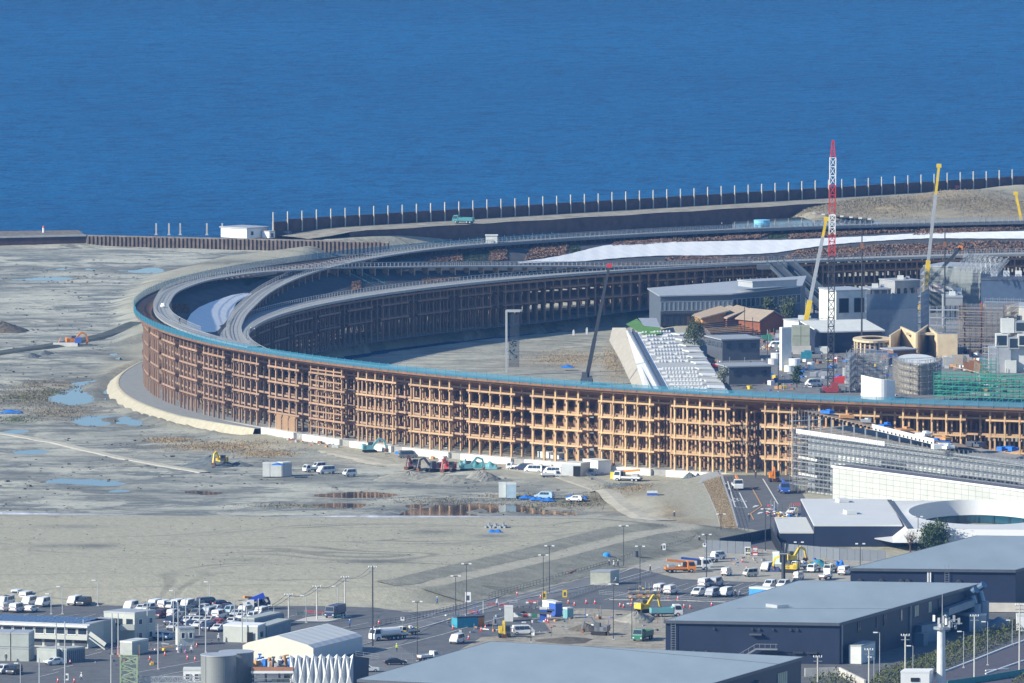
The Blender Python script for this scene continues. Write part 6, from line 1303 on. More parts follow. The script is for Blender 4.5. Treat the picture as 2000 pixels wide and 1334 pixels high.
def proto_excavator():
    t = thing('excavator', 'prototype', 'excavator')
    for s_ in (-1,1): ext = MB(); pr = [(-1.7,.25),(-1.5,.0),(1.5,.0),(1.7,.25),(1.7,.5),(1.5,.75),(-1.5,.75),(-1.7,.5)]; y = s_*.95; ext.add([(x,y-.28,z) for x, z in pr]+[(x,y+.28,z) for x, z in pr], [tuple(range(7,-1,-1)), tuple(range(8,16))]+[(i,(i+1)%8,8+(i+1)%8,8+i) for i in range(8)]); ext.build('track', M_black, t)
    mb = MB(); mb.box((-.5,0,.85), (2.7,2.3,1.0)); mb.box((-1.5,0,1.0), (.9,2.3,1.2)); mb.build('body', paint['yellow'], t)
    mb = MB(); mb.box((.35,.65,.9), (1.3,1.0,1.75)); mb.build('cab', M_dgrey, t); MB().box((1.02,.65,1.3), (.05,.8,1.1)).build('windscreen', M_glass, t)
    mb = MB(); mb.bar((.6,-.35,1.5), (2.4,-.35,3.6), .42, .55); mb.bar((2.4,-.35,3.6), (3.8,-.35,3.0), .38, .5); mb.build('boom', paint['yellow'], t)
    mb = MB(); mb.bar((3.7,-.35,3.2), (4.3,-.35,1.0), .32, .42); mb.build('stick', paint['yellow'], t); mb = MB(); mb.add([(4.5,-.85,1.1),(4.5,.15,1.1),(4.1,.15,.2),(4.1,-.85,.2),(3.6,-.85,.5),(3.6,.15,.5),(3.9,.15,1.0),(3.9,-.85,1.0)], [(0,1,2,3),(3,2,5,4),(4,5,6,7),(0,3,4,7),(1,6,5,2),(7,6,1,0)]); mb.build('bucket', mat('bucket_rust', (.22,.10,.06), .8), t)
    return t
for k in ('hatch','sedan','minivan','van','keivan'): PROTO[k] = proto_car(k)
for k in ('flat','dump','crane','tanker','covered','load'): PROTO[k] = proto_truck(k)
PROTO['digger'] = proto_excavator()
HEAD = {'a': 68, 't': 248, 'l': 160, 'r': 12, 'd': 215, 'u': 40, 's': 188, 'f': 275}
used = set()
def veh(kind, colour, px, py, head, label, z=.1, group=None, scale=None, extra=None):
    m = paint[colour]; mats = {'body': m, 'cab': m} if kind not in ('digger',) else {'body': m, 'boom': m, 'stick': m}
    if kind in ('dump','tanker','covered','flat','load','crane'): mats = {'cab': m, 'bed': m}
    if extra: mats.update({k: paint[v] for k, v in extra.items()})
    h = HEAD[head] if isinstance(head, str) else head
    c = copy_thing(PROTO[kind], at(px, py, z), R(h), label, mats, group)
    c.name = {'van':'parked_van','keivan':'parked_van','hatch':'parked_car','sedan':'parked_car','minivan':'parked_car','digger':'excavator'}.get(kind, 'lorry')
    c['category'] = {'van':'van','keivan':'van','digger':'excavator'}.get(kind, 'car' if kind in ('hatch','sedan','minivan') else 'truck')
    if scale: c.scale = (scale,)*3
    return c
G1 = 'vehicles in the left car park'; G2 = 'vehicles under the ring'; G3 = 'vehicles in the lot by the warehouses'
LOT = [ # kind, colour, px, py, heading, label
('van','white',8,1182,'t','white van at the far left back corner of the car park'),('minivan','silver',32,1170,'t','silver people carrier in the rearmost row at the far left'),('van','white',36,1168,'a','white van tail out in the rearmost left row'),
('minivan','navy',60,1168,'t','navy people carrier behind the left cluster of vans'),('van','white',14,1181,'t','white van facing out in the left cluster, beside the flat tailed one'),('van','white',57,1182,'t','white van facing out in the middle of the left cluster'),
('van','white',84,1184,'t','white van with a roof rack at the right of the left cluster'),('keivan','white',7,1194,'a','small white van tail out at the left edge'),('van','white',33,1195,'a','white van tail out in the front row of the left cluster'),
('hatch','white',61,1195,'a','white hatchback in the front row of the left cluster'),('van','white',146,1181,'t','white van alone beside a black estate near the sand slope'),('minivan','black',164,1182,'t','black estate car alone beside a white van near the sand slope'),
('van','white',256,1191,'t','white van at the left of the big car park cluster, facing out'),('hatch','white',276,1194,'t','white hatchback next to the white van left of the cluster'),('van','white',302,1188,'t','white van with a roof box in the back row of the cluster'),
('minivan','black',296,1202,'t','black people carrier in front of the roof box van'),('van','white',322,1189,'a','white van tail out in the back row of the cluster'),('minivan','maroon',312,1206,'t','dark maroon car in the second row of the cluster'),
('keivan','white',337,1206,'a','small white van tail out beside the dark maroon car'),('van','white',345,1188,'t','white van in the middle of the back row of the cluster'),('van','white',366,1188,'t','white van next but one from the navy bus in the back row'),
('minivan','black',386,1190,'t','black car beside the long navy van in the back row'),('van','navy',404,1184,'u','long navy van seen side on in the back row'),('sedan','navy',432,1184,'u','navy saloon behind the cluster near the blue boom'),
('minivan','black',362,1203,'t','black car in the second row behind the thin poles'),('minivan','grey',384,1205,'t','dark grey car in the second row behind the thin poles'),('van','silver',407,1203,'t','silver van facing out in the second row of the cluster'),
('van','white',428,1208,'a','white van tail out with a dark rear window at the heart of the cluster'),('keivan','ltblue',449,1199,'t','pale blue small van in the second row of the cluster'),('van','white',478,1200,'t','white van beneath the blue lorry boom'),
('minivan','navy',335,1219,'t','navy people carrier in the third row by the guard booth'),('sedan','silver',340,1229,'t','silver saloon just behind the guard booth'),('hatch','white',366,1217,'t','white hatchback in the third row behind the guard booth'),
('hatch','white',386,1217,'t','white hatchback in the third row, second from the guard booth'),('sedan','white',388,1226,'t','white saloon in the fourth row beside a navy car'),('hatch','cream',408,1217,'t','cream hatchback in the third row of the cluster'),
('minivan','navy',408,1231,'t','navy people carrier in the fourth row of the cluster'),('hatch','red',425,1222,'t','red topped hatchback in the third row of the cluster'),('sedan','white',426,1232,'t','white saloon low in the fourth row of the cluster'),
('sedan','grey',443,1228,'t','grey saloon in front of the red topped hatchback'),('hatch','white',452,1220,'t','white hatchback at the right end of the third row'),('sedan','white',472,1210,'t','white saloon in the second row under the blue boom'),
('keivan','white',494,1211,'t','small white van in the second row near the right end'),('van','navy',519,1213,'t','navy and white van second from the right end of the cluster'),('minivan','black',539,1214,'t','black car at the right end of the cluster'),
('hatch','silver',312,1247,'t','silver hatchback parked apart below the cluster'),('sedan','ltblue',327,1248,'t','pale blue saloon parked apart beside the silver hatchback'),('hatch','white',105,1298,'d','white hatchback driving past the plain pale container'),
('minivan','white',4,1315,'t','white people carrier cut by the left edge at the bottom'),('minivan','black',28,1316,'t','black people carrier beside the white one at the bottom left'),('covered','navy',655,1205,'t','dark box lorry parked apart under the sand slope'),
('van','white',52,1172,'a','white van half hidden in the rearmost left row'),('minivan','silver',290,1194,'t','silver people carrier wedged beside the roof box van'),('keivan','white',334,1190,'t','small white van between the two tall back row vans'),
('hatch','grey',352,1197,'t','dark grey hatchback behind the second row poles'),('minivan','black',372,1199,'t','black people carrier crammed in the middle of the cluster'),('keivan','silver',398,1196,'t','small silver van behind the silver one'),('hatch','white',420,1195,'t','white hatchback behind the white heart van'),('sedan','maroon',440,1192,'t','maroon saloon behind the pale blue van'),
('hatch','silver',462,1204,'t','silver hatchback between the pale blue and white vans'),('minivan','grey',352,1211,'t','grey people carrier in the gap of the second row'),('sedan','navy',374,1224,'t','navy saloon low in the fourth row near the booth'),('hatch','white',398,1224,'t','white hatchback in the fourth row beside the navy carrier'),('sedan','silver',461,1227,'t','silver saloon last in the fourth row'),('van','white',510,1203,'t','white van behind the small white one at the right'),
('crane','navy',498,1190,'u','blue crane lorry at the back of the car park cluster'),
]
for r_ in LOT: veh(*r_, group=G1)
b = at(500,1192,0); t = thing('lorry_boom', 'bright blue folded boom raised above the car park cluster', 'crane boom', b); q = Vector(at_depth(516,1162,b[1]))-Vector(b)
mb = MB(); mb.bar(Vector((-1.5,0,2)), q, .9, 1.1); mb.build('boom', mat('royal_blue', (.03,.07,.42), .4), t); mb = MB(); mb.box((-1.2,0,0), (1.6,1.6,2.4)); mb.build('pedestal', M_offw, t); mb = MB(); mb.bar(q*.9, q*.9+Vector((.9,0,-1.2)), .5); mb.build('jib', M_lgrey, t)
RD = [('tanker','white',752,1250,'d','white tank lorry leading the three lorries on the main road'),('load','white',775,1247,'d','lorry loaded with yellow and white drums in the road convoy'),('load','cream',798,1240,'d','last loaded lorry of the road convoy'),
('van','white',893,1256,'t','white van stopped on the wet asphalt by the big roof'),('sedan','black',772,1298,'r','black saloon behind the nearest warehouse roof'),('sedan','white',718,1312,'r','white saloon half hidden beside the folded shell'),('flat','white',836,1290,'u','white pickup peeking over the nearest warehouse roof'),
('van','white',1022,1239,'r','white van beside the yellow excavators on the dug ground'),('dump','white',1301,1204,'r','white and aqua tipper lorry behind the middle warehouse'),('dump','green',1256,1250,'t','dark green tipper lorry in front of the middle warehouse wall')]
for r_ in RD: veh(*r_, group='vehicles on the main road and dug ground', extra={'bed': 'aqua'} if 'aqua' in r_[5] else None)
RT = [('crane','orange',1328,1118,'r','orange truck with a folded boom in the gravel lot'),('crane','white',1356,1114,'r','white crane lorry with blue machinery in the gravel lot'),('flat','white',1370,1108,'r','white flat lorry nose on beside the crane lorry'),('flat','white',1386,1098,'u','white pickup second from the hoarding in the gravel lot'),('keivan','white',1404,1092,'u','white pickup van nearest the grey hoarding'),
('keivan','white',1419,1124,'a','small white van alone in the middle of the gravel lot'),('keivan','cream',1466,1126,'d','small cream truck loaded with green goods in the gravel lot'),('van','white',1499,1115,'t','white van with a dark load beside it near the loudspeaker mast'),('van','white',1310,1160,'a','white van second from the left in the stall row by the warehouse'),('van','white',1290,1157,'a','white van first from the left in the stall row by the warehouse'),
('van','white',1377,1146,'a','white van tail out in the back stall row by the warehouse'),('van','silver',1399,1144,'a','silver van tail out next to it in the back stall row'),('minivan','white',1364,1163,'t','white car nose out at the left of the front stall row'),('van','silver',1391,1165,'t','silver van nose out in the middle of the front stall row'),('van','white',1418,1164,'t','white van nose out at the right of the front stall row'),
('minivan','white',1504,1148,'t','white car in front of the loudspeaker mast, left one'),('minivan','white',1530,1148,'t','white car in front of the loudspeaker mast, right one'),('sedan','navy',1557,1144,'t','navy car half hidden by the middle warehouse roof'),('keivan','white',1560,1132,'a','small white truck tail out near the slim lamp pole'),('flat','white',1612,1132,'a','white flat truck tail out close to the far warehouse'),
('load','white',1590,1117,'t','white truck heaped with material by the blue tarpaulin'),('load','cream',1622,1118,'t','cream truck heaped with material near the far warehouse'),('van','white',1650,1122,'a','white van tucked against the far warehouse wall'),('load','white',1565,1112,'d','white truck with sacks behind the slim lamp pole'),('digger','yellow',1545,1100,'u','yellow excavator beside the pale generator'),('digger','yellow',1543,1118,'l','second yellow excavator in front of the other near the loudspeaker mast'),
('crane','white',1440,955,'f','white lorry with machinery driving up the ramp road'),('hatch','white',1548,1004,'t','white hatchback in the pen beside the ramp road'),('digger','orange',1512,940,'f','orange machine by the foot of the ring near the ramp'),('crane','blue',1531,962,'f','blue boom lorry parked beside the ramp road')]
for r_ in RT: veh(*r_, group=G3, extra={'bed': 'orange'} if r_[5].startswith('orange truck') else ({'boom': 'blue'} if 'blue' in r_[5] and r_[0] == 'crane' else None))
RG = [('van','white',637,925,'d','white van first of three on the mudflat beside the grey containers'),('keivan','white',624,917,'d','white van behind the two others beside the grey containers'),('keivan','white',683,930,'d','white van parked alone on the mudflat'),('flat','white',610,922,'d','white flat truck next to the grey containers'),
('van','grey',797,895,'r','dark grey van against the white plinth of the ring'),('keivan','white',866,905,'a','small white van tail out against the white plinth'),('van','white',1043,923,'l','white van first in the row under the ring'),('van','white',1062,923,'l','white van second in the row under the ring'),('van','white',1080,927,'l','white van third in the row under the ring'),('minivan','navy',1024,919,'l','navy car at the left end of the row under the ring'),
('flat','white',1076,934,'r','small white flat truck parked in front of the row of vans'),('van','silver',1147,930,'l','silver van beside the dark doorway container'),('crane','white',1226,940,'l','white crane lorry on the gravel under the ring'),('minivan','ltblue',1063,974,'l','pale blue four wheel drive among blue tarpaulins'),('hatch','white',1123,979,'l','white hatchback in front of blue tarpaulins'),('flat','white',1008,918,'l','white pickup leftmost in the row under the ring'),
('digger','maroon',808,917,'t','dark red excavator on the spoil heap'),('digger','grey',845,921,'d','olive grey excavator with its bucket down on the spoil heap'),('digger','red',878,922,'t','pink red excavator in the middle of the spoil heap'),('digger','aqua',913,921,'r','turquoise excavator at the right of the spoil heap'),('digger','aqua',722,884,'r','pale turquoise small excavator by the plinth'),('digger','yellow',432,909,'t','yellow loader on the dark gravel heap')]
for r_ in RG: veh(*r_, z=-1.7 if r_[3] < 920 or 'ring' in r_[5] else -1.9, group=G2)
veh('dump','teal',905,436,'l','teal tipper lorry on the shore road below the sea wall', 2.2); veh('hatch','red',1862,370,'l','red and white vehicle on the shore by the sea wall', 2.4); veh('minivan','navy',556,461,'l','dark blue car beside the shore hut', .2)
veh('van','white',1590,754,'l','white van on the yard just inside the near rim', .1); veh('van','white',1518,680,'l','white van near the container stack inside the ring', .1)
DG = [('digger','yellow',985,1244,'f','yellow excavator nearest the nearest warehouse roof on the dug ground'),('digger','grey',1172,1240,'l','dark excavator digging by the earth heap'),('digger','yellow',1258,1196,'u','small yellow excavator on the grey earth heap')]
for r_ in DG: veh(*r_, group='excavators on the dug ground')
tb = at(148,672,-2); veh('digger','orange',142,674,'r','orange and teal machine alone on the far mudflat', -2); t = thing('raft_float', 'pale pontoon raft beside the machine on the far mudflat', 'raft', at(128,676,-2)); MB().box((0,0,0), (7,3,.9)).build('hull', M_offw, t); MB().box((3.6,0,.9), (1.8,1.8,1.6)).build('cabin', paint['blue'], t); MB().cyl((-2,0,.9), (-1.4,0,2.4), .12, 6).build('davit', M_org, t)
def purge(o):
    for c in list(o.children): purge(c)
    bpy.data.objects.remove(o)
for p in PROTO.values(): purge(p)
# ================================================================ PEOPLE
def skin_body(joints, edges, name):
    me_ = bpy.data.meshes.new('t'); me_.from_pydata([j[:3] for j in joints], edges, []); o = bpy.data.objects.new('t', me_); COL.objects.link(o)
    md = o.modifiers.new('s', 'SKIN'); sv = me_.skin_vertices[0].data
    for i, j in enumerate(joints): sv[i].radius = (j[3], j[4] if len(j) > 4 else j[3]); sv[i].use_root = (i == 0)
    o.modifiers.new('u', 'SUBSURF').levels = 1
    bpy.context.view_layer.update(); r = bpy.data.meshes.new_from_object(o.evaluated_get(bpy.context.evaluated_depsgraph_get())); bpy.data.objects.remove(o); r.name = name; return r
def person_mesh(pose):
    wl = dict(stand=(.0,.10,-.10), walk=(.0,.30,-.30), bend=(.35,.05,-.05))[pose]; b = wl[0]
    J = [(0,0,.95,.15,.12),(b*.5,0,1.15,.14,.11),(b,0,1.40-b*.25,.17,.12),(b*1.1,0,1.52-b*.3,.06),(b*1.25,0,1.66-b*.35,.105,.10),(b*1.3,0,1.76-b*.38,.07),
        (0,.10,.88,.10),(wl[1]*.6,.11,.48,.07),(wl[1],.11,.08,.05),(wl[1]+.16,.12,.04,.045),(0,-.10,.88,.10),(wl[2]*.4,-.11,.48,.07),(wl[2],-.11,.08,.05),(wl[2]+.16,-.12,.04,.045),
        (b,.22,1.38-b*.25,.065),(b+.02+wl[2]*.3,.27,1.10-b*.3,.05),(b+.14+wl[2]*.5,.25,.86-b*.2,.04),(b+.17+wl[2]*.5,.25,.77-b*.2,.035),(b,-.22,1.38-b*.25,.065),(b+.02+wl[1]*.3,-.27,1.10-b*.3,.05),(b+.14+wl[1]*.5,-.25,.86-b*.2,.04),(b+.17+wl[1]*.5,-.25,.77-b*.2,.035)]
    E_ = [(0,1),(1,2),(2,3),(3,4),(4,5),(0,6),(6,7),(7,8),(8,9),(0,10),(10,11),(11,12),(12,13),(2,14),(14,15),(15,16),(16,17),(2,18),(18,19),(19,20),(20,21)]
    m = skin_body(J, E_, 'body'); 
    for k in range(3): m.materials.append(M_white)
    hz_ = 1.54-b*.32
    for p in m.polygons: z = p.center.z; y = abs(p.center.y); p.material_index = 2 if (z > hz_ and y < .2) else (0 if z < .93 and y < .215 else 1); p.use_smooth = True
    return m, (b*1.28, hz_+.17)
PM = {k: person_mesh(k) for k in ('stand','walk','bend')}
M_skin = mat('skin', (.45,.28,.20), .6); M_tr = mat('work_trousers', (.04,.05,.08), .8); CL = {'navy': mat('navy_cloth', (.03,.04,.09), .8), 'white': mat('white_cloth', (.62,.64,.66), .8), 'blue': mat('blue_cloth', (.05,.14,.36), .8), 'hiviz': mat('hiviz_cloth', (.50,.62,.05), .7), 'grey': mat('grey_cloth', (.22,.24,.26), .8), 'black': mat('black_cloth', (.02,.02,.025), .8)}
hm = MB(); 
for i in range(5):
    pass
hm.grid([[(.135*math.cos(a)*math.cos(e), .12*math.sin(a)*math.cos(e), .14*math.sin(e)) for a in [2*math.pi*k/12 for k in range(12)]] for e in (0,.4,.8,1.2,1.5)], close=True); hm.grid([[(.19*math.cos(a)+.02, .15*math.sin(a), -.01) for a in [2*math.pi*k/12 for k in range(12)]], [(.135*math.cos(a), .12*math.sin(a), .015) for a in [2*math.pi*k/12 for k in range(12)]]], close=True)
HM = hm.mesh('helmet', M_white, True)
def person(px, py, z, pose, top, head, label, legs=None, helmet=True, grp=None):
    t = thing('person', label, 'person', at(px, py, z), R(head), grp); m, hp_ = PM[pose]; b = link_mesh('body', m, t)
    for k, mm in enumerate((legs or M_tr, CL[top], M_skin)): b.material_slots[k].link = 'OBJECT'; b.material_slots[k].material = mm
    link_mesh('helmet' if helmet else 'hair', HM, t, (hp_[0], 0, hp_[1]))
    if not helmet: o = t.children[-1]; o.material_slots[0].link = 'OBJECT'; o.material_slots[0].material = M_black
PP = [(854,1181,.1,'walk','blue',200,'person in blue overalls walking beside the road railing below the sand embankment'),(971,1186,.1,'stand','white',270,'person in a white shirt and helmet among red barriers on the main road'),(775,1273,.1,'stand','hiviz',250,'person in a yellow high visibility vest near the white marquee'),
(1199,1143,.1,'bend','grey',10,'person in grey bending beside the beige hut'),(1270,1119,.1,'walk','black',160,'person in black with a white helmet crossing by the gravel lot'),(1366,1062,.1,'stand','black',260,'person in black on the pavement near the road bend'),(1293,1079,.1,'stand','black',200,'person in black at the end of the bend railing'),
(1190,1109,.1,'walk','navy',180,'person leftmost of three in dark clothes behind the beige hut'),(1199,1110,.1,'stand','white',190,'person in a white top in the middle of three behind the beige hut'),(1207,1109,.1,'walk','black',170,'person rightmost of three in dark clothes behind the beige hut'),
(1436,1168,.1,'stand','black',270,'person in black at the right end of the front stall row'),(1444,1170,.1,'walk','grey',280,'person in grey beside the one in black by the stalls'),(354,1275,.1,'stand','blue',190,'person in a pale blue shirt beside the cones below the guard booth'),(374,1277,.1,'walk','white',250,'person in a white shirt walking below the guard booth'),
(159,1330,.1,'walk','white',200,'person in a white shirt crossing the painted lanes at the lower left'),(427,1254,.1,'stand','white',270,'person in a white shirt standing by the gate office'),(1463,1018,.1,'stand','navy',230,'person in navy standing on the ramp road'),(1476,934,.1,'stand','black',250,'person in black at the gate under the ring'),
(1317,1013,-.5,'stand','navy',250,'person in navy on the dirt path below the mortar slope'),(683,1226,.1,'stand','blue',260,'person in teal blue on the road behind the marquee'),(1418,958,.2,'walk','navy',250,'person in navy at the ramp railing, farther one'),(1424,968,.2,'walk','navy',250,'person in navy at the ramp railing, nearer one'),(12,1292,.1,'stand','black',260,'person in black at the stacked containers'),
(989,1240,.1,'bend','black',200,'person bending beside the wet asphalt')]
for p in PP: person(*p)
for (px, py, z, lab) in ((351,632,20.0,'person in black walking the outer path on the ring'),(490,652,12.1,'person in black on the inner walk of the ring, left of a pair'),(497,654,12.1,'person in black on the inner walk of the ring, right of a pair'),(1410,447,20.0,'person in black on the far outer walk of the ring'),(1605,703,.1,'person in dark clothes walking inside the ring near the container stack')):
    person(px, py, z, 'walk', 'black', 200, lab)
# ================================================================ SMALL OBJECTS
cone = MB(); cone.box((0,0,0), (.42,.42,.06)); cone.cyl((0,0,.05), (0,0,.78), .17, 10, .04); CM = cone.mesh('cone', mat('cone_red', (.62,.06,.05), .5)); bd = MB(); bd.cyl((0,0,.34), (0,0,.52), .125, 10, .095); BM = bd.mesh('band', M_white)
CL_ = [('along the painted lanes beside the office', [(137,1296),(113,1332),(145,1332),(293,1288),(322,1280),(366,1287),(381,1290),(362,1275),(384,1263),(414,1258)]), ('round the dug ground and side road', [(1110,1178),(1122,1182),(1145,1178),(1162,1179),(1211,1184),(1218,1186),(1233,1183),(1288,1185),(1010,1162),(1056,1168),(1348,1188),(1390,1183),(1066,1215),(1070,1216)]), ('beside the wet asphalt', [(885,1228),(905,1255),(915,1248),(940,1232),(955,1222),(948,1228),(730,1230),(740,1218)]), ('by the stalls of the lot', [(1305,1172),(1324,1171),(1450,1098),(1458,1112),(1336,1186)])]
for where, pts in CL_:
    for k, (x, y) in enumerate(sorted(pts)):
        t = thing('traffic_cone', f'red and white traffic cone {where}, {ORD[k]} from the left', 'cone', at(x, y, .1), random.random(), 'traffic cones '+where); o = link_mesh('cone', CM, t, scale=(1.25,1.25,1.25)); link_mesh('band', BM, o)
def barrier(label, x, y, w_=1.6, m=None, rz=0):
    t = thing('site_barrier', label, 'barrier', at(x, y, .1), rz)
    for s_ in (-1,1): mb = MB(); mb.bar((s_*w_/2,-.3,0), (s_*w_/2,0,.95), .06); mb.bar((s_*w_/2,.3,0), (s_*w_/2,0,.95), .06); mb.build('leg', M_steel, t)
    for k, zz in enumerate((.45,.8)): MB().bar((-w_/2,0,zz), (w_/2,0,zz), .05, .14).build('board', m or M_red, t)
for k, (x, y, m) in enumerate(((960,1186,M_red),(985,1187,M_red),(1000,1180,M_offw),(905,1215,M_org),(925,1200,M_red),(590,1203,M_grn),(605,1200,M_red),(625,1202,M_red),(640,1204,M_grn),(655,1196,M_grn),(660,1208,M_grn),(1040,1180,M_red),(1085,1180,M_red),(1555,990,M_red))):
    barrier(f'folding site barrier, {ORD[k]} in line from the left car park to the ramp', x, y, 2.2, m, random.uniform(-.3,.3)) if False else barrier(f'{["red","red","pale","orange","red","green","red","red","green","green","green","red","red","red"][k]} folding barrier {["beside the person in white on the road","right of the first red one on the road","pale one right of two red ones on the road","at the orange skip","behind the orange skip","leftmost on the pale slab under the sand slope","second on the pale slab","third on the pale slab","fourth on the pale slab","rearmost on the pale slab","rightmost on the pale slab","before the steel stage","right of the steel stage","in the pen by the ramp"][k]}', x, y, 2.4, m, random.uniform(-.3,.3))
poly_sheet('pale_slab', [(575,1213),(600,1205),(660,1200),(690,1203),(640,1214)], .1, M_conc)
def sign(label, x, y, m, h=2.6, w_=1.0, bh=1.6, tilt=0.0):
    t = thing('road_sign', label, 'sign', at(x, y, .1), tilt); MB().bar((0,0,0), (0,0,h), .09).build('pole', M_steel, t); MB().box((0,-.08,h-bh), (w_,.06,bh)).build('board', m, t); MB().box((0,-.12,h-bh+.35), (w_*.5,.03,bh*.5)).build('symbol', M_dgrey if m is not M_dgrey else M_white, t)
sign('white and yellow notice board by the road railing', 914, 1181, M_white, 2.8, 1.3, 2.2); sign('yellow notice board leaning at the side road', 1063, 1174, M_yel, 2.2, .9, 1.7); sign('yellow notice board beside the low barrier', 1103, 1170, M_yel, 2.0, 1.0, 1.6); sign('yellow leaning board near the yellow excavator', 967, 1226, M_offw, 2.4, .7, 1.8, .3); sign('round white sign above the lorry convoy', 786, 1232, M_white, 3.0, .8, .8); sign('white sign post at the grey hoarding', 1376, 1088, M_white, 3.2, .8, .8); sign('white notice at the end of the bend railing', 1297, 1080, M_white, 2.2, .7, 1.5); sign('white sign post among the painted lanes', 130, 1338, M_white, 2.4, .8, 1.4)
def tarp(label, x, y, wpx, m=None, z=-1.9, h=.8, d=2.5):
    """a heap under a crumpled sheet"""
    b = at(x, y, z); W_ = wpx/sc_at(b); mb = MB(); n, k = 12, 8
    mb.grid([[((i/n-.5)*W_, (j/k-.5)*d, max(0, h*(1-(2*i/n-1)**4)*(1-(2*j/k-1)**4)*(.75+.2*math.sin(i*.9+x)+.12*random.random()))) for i in range(n+1)] for j in range(k+1)]); tag(mb.build('tarpaulin_heap', m or M_blue, None, b), label, 'tarpaulin')
for x, y, w_, lab, z in ((1027,973,28,'blue tarpaulin heap nearest the grey containers on the mudflat',-1.9),(1048,976,26,'blue tarpaulin heap in the middle of three on the mudflat',-1.9),(1070,978,28,'blue tarpaulin heap right of three on the mudflat',-1.9),(1114,973,20,'blue tarpaulin heap left of the white hatchback',-1.9),(1138,975,24,'blue tarpaulin heap behind the white hatchback',-1.9),(967,1040,28,'flat blue tarpaulin on the sand plateau',3.1),(22,806,46,'crumpled blue tarpaulin on the brown weeds at the left edge',-2),(1108,718,26,'small blue tarpaulin on the bed of the inner pond',-3.2),(520,975,1,'x',0)):
    if lab != 'x': tarp(lab, x, y, w_, None, z)
tarp('broad teal tarpaulin spread behind the parked trucks', 1598, 1106, 46, mat('teal_tarp', (.03,.22,.30), .6, var=.25), .1, 1.6, 4); tarp('blue covered load beside the far warehouse', 1640, 1108, 20, None, .1, 1.8, 3); tarp('dark blue load beside the white van in the gravel lot', 1512, 1116, 26, mat('dark_tarp', (.05,.08,.18), .7), .1, 1.5, 2.5)
tarp('teal tarpaulin over stock under the ring, left', 905, 912, 20, paint['aqua'], -1.6, 2.0, 3); tarp('teal tarpaulin over stock under the ring, middle', 935, 914, 26, paint['teal'], -1.6, 1.8, 3); tarp('teal tarpaulin over stock under the ring, right', 958, 915, 30, paint['aqua'], -1.6, 1.8, 4)
pp = thing('pipe_stack', 'stack of pale pipes on the sand plateau', 'pipes', at(968,1031,3.1))
for k in range(9): MB().cyl((-2.4+k*.55+(k%2)*.2,-1.5,.3+.45*(k%3==1)), (-2.0+k*.55,1.5,.3+.45*(k%3==1)), .3, 8).build('pipe', M_lgrey, pp)
def cont(label, x0, y0, x1, y1, h, m, z=-1.9, d=2.5, nm='steel_container', win=0, rm=None): return box_thing(nm, label, 'container', x0, y0, x1, y1, d, h, m, rm or M_offw, z=z, win=win, over=.04)
cont('pale grey container left of three on the mudflat', 513,931,527,931,3.1,M_offw); cont('pale grey container in the middle of three on the mudflat', 528,931,550,931,3.1,M_offw); cont('grey container right of three on the mudflat', 552,931,570,930,3.2,M_lgrey); tarp('blue sheet lying on top of the three mudflat containers', 543, 908, 26, None, 1.3, .5, 2)
cont('upright pale container standing on the mudflat before the ring', 974,972,988,972,3.3,M_offw); cont('upright pale blue container beside the upright pale one', 989,973,1008,973,3.3,mat('pale_blue_steel', (.38,.50,.58), .6)); cont('bright blue container on the weedy slope', 1264,979,1284,979,2.0,paint['blue'], -1.4)
cont('long pale site cabin under the ring behind the vans', 1050,905,1092,909,2.7,M_offw,-1.6,4,'site_cabin'); t, P = cont('grey site cabin with a dark doorway beside the vans', 1096,929,1134,931,3.0,M_lgrey,-1.6,5,'site_cabin'); c_ = Vector((t['_c0'],t['_c1'])); q = Vector(P[1])-c_; MB().box((q.x-1.0, q.y-.05, .05), (1.7,.1,2.6)).build('door', M_black, t); cont('white site cabin right of the dark doorway one', 1138,922,1168,926,3.0,M_white,-1.6,4,'site_cabin')
cont('yellow open skip under the ring', 1192,935,1211,936,1.7,M_yel,-1.6,2.5,'skip',rm=M_dgrey); cont('teal skip beside the wet asphalt', 893,1226,934,1224,2.0,mat('teal_skip', (.05,.30,.40), .5),.1,3,'skip',rm=M_dgrey); cont('orange skip beside the teal one', 932,1224,946,1222,1.9,M_org,.1,3,'skip',rm=M_dgrey); cont('white tall cabinet at the end of the steel stage', 985,1214,1002,1214,3.0,M_offw,.1,2.2,'cabinet'); cont('pale green generator beside the loudspeaker mast', 1509,1101,1527,1102,2.4,mat('pale_green_box', (.45,.58,.52), .6),.1,2,'generator')
cont('blue generator set on the dug ground', 1054,1212,1068,1212,2.4,paint['blue'],.1,2,'generator'); cont('second blue generator with hoses on the dug ground', 1085,1204,1098,1203,2.8,paint['blue'],.1,2.5,'generator'); cont('small white generator on the steel stage', 1072,1193,1090,1192,1.8,M_offw,.1,3,'generator'); cont('aqua pump set right of the generators', 1108,1208,1120,1207,2.0,paint['aqua'],.1,1.5,'generator')
cont('bright blue cube of site sheeting behind the middle warehouse', 1463,1172,1520,1176,2.6,mat('bright_blue_sheet', (.05,.28,.75), .5),.1,3,'sheeted_store'); cont('orange and white generator trailer by the two storey prefab', 238,1276,262,1278,2.0,M_org,.1,3,'generator',rm=M_prefab); cont('long grey machine beside the orange generator', 258,1280,290,1274,2.6,M_cont,.1,3,'machine_housing'); cont('white switch cabinet under the long office', 80,1262,140,1264,2.0,M_white,.1,2,'cabinet')
sg2 = thing('steel_stage', 'low steel staging of parallel dark beams on the dug ground', 'staging', at(1000,1200,.1)); o = Vector(sg2.location)
for k in range(3): MB().bar(V(998-k*4,1188+k*3,1.8)-o, V(1082-k*4,1192+k*3,1.8)-o, .35, .4).build('beam', M_dsteel, sg2)
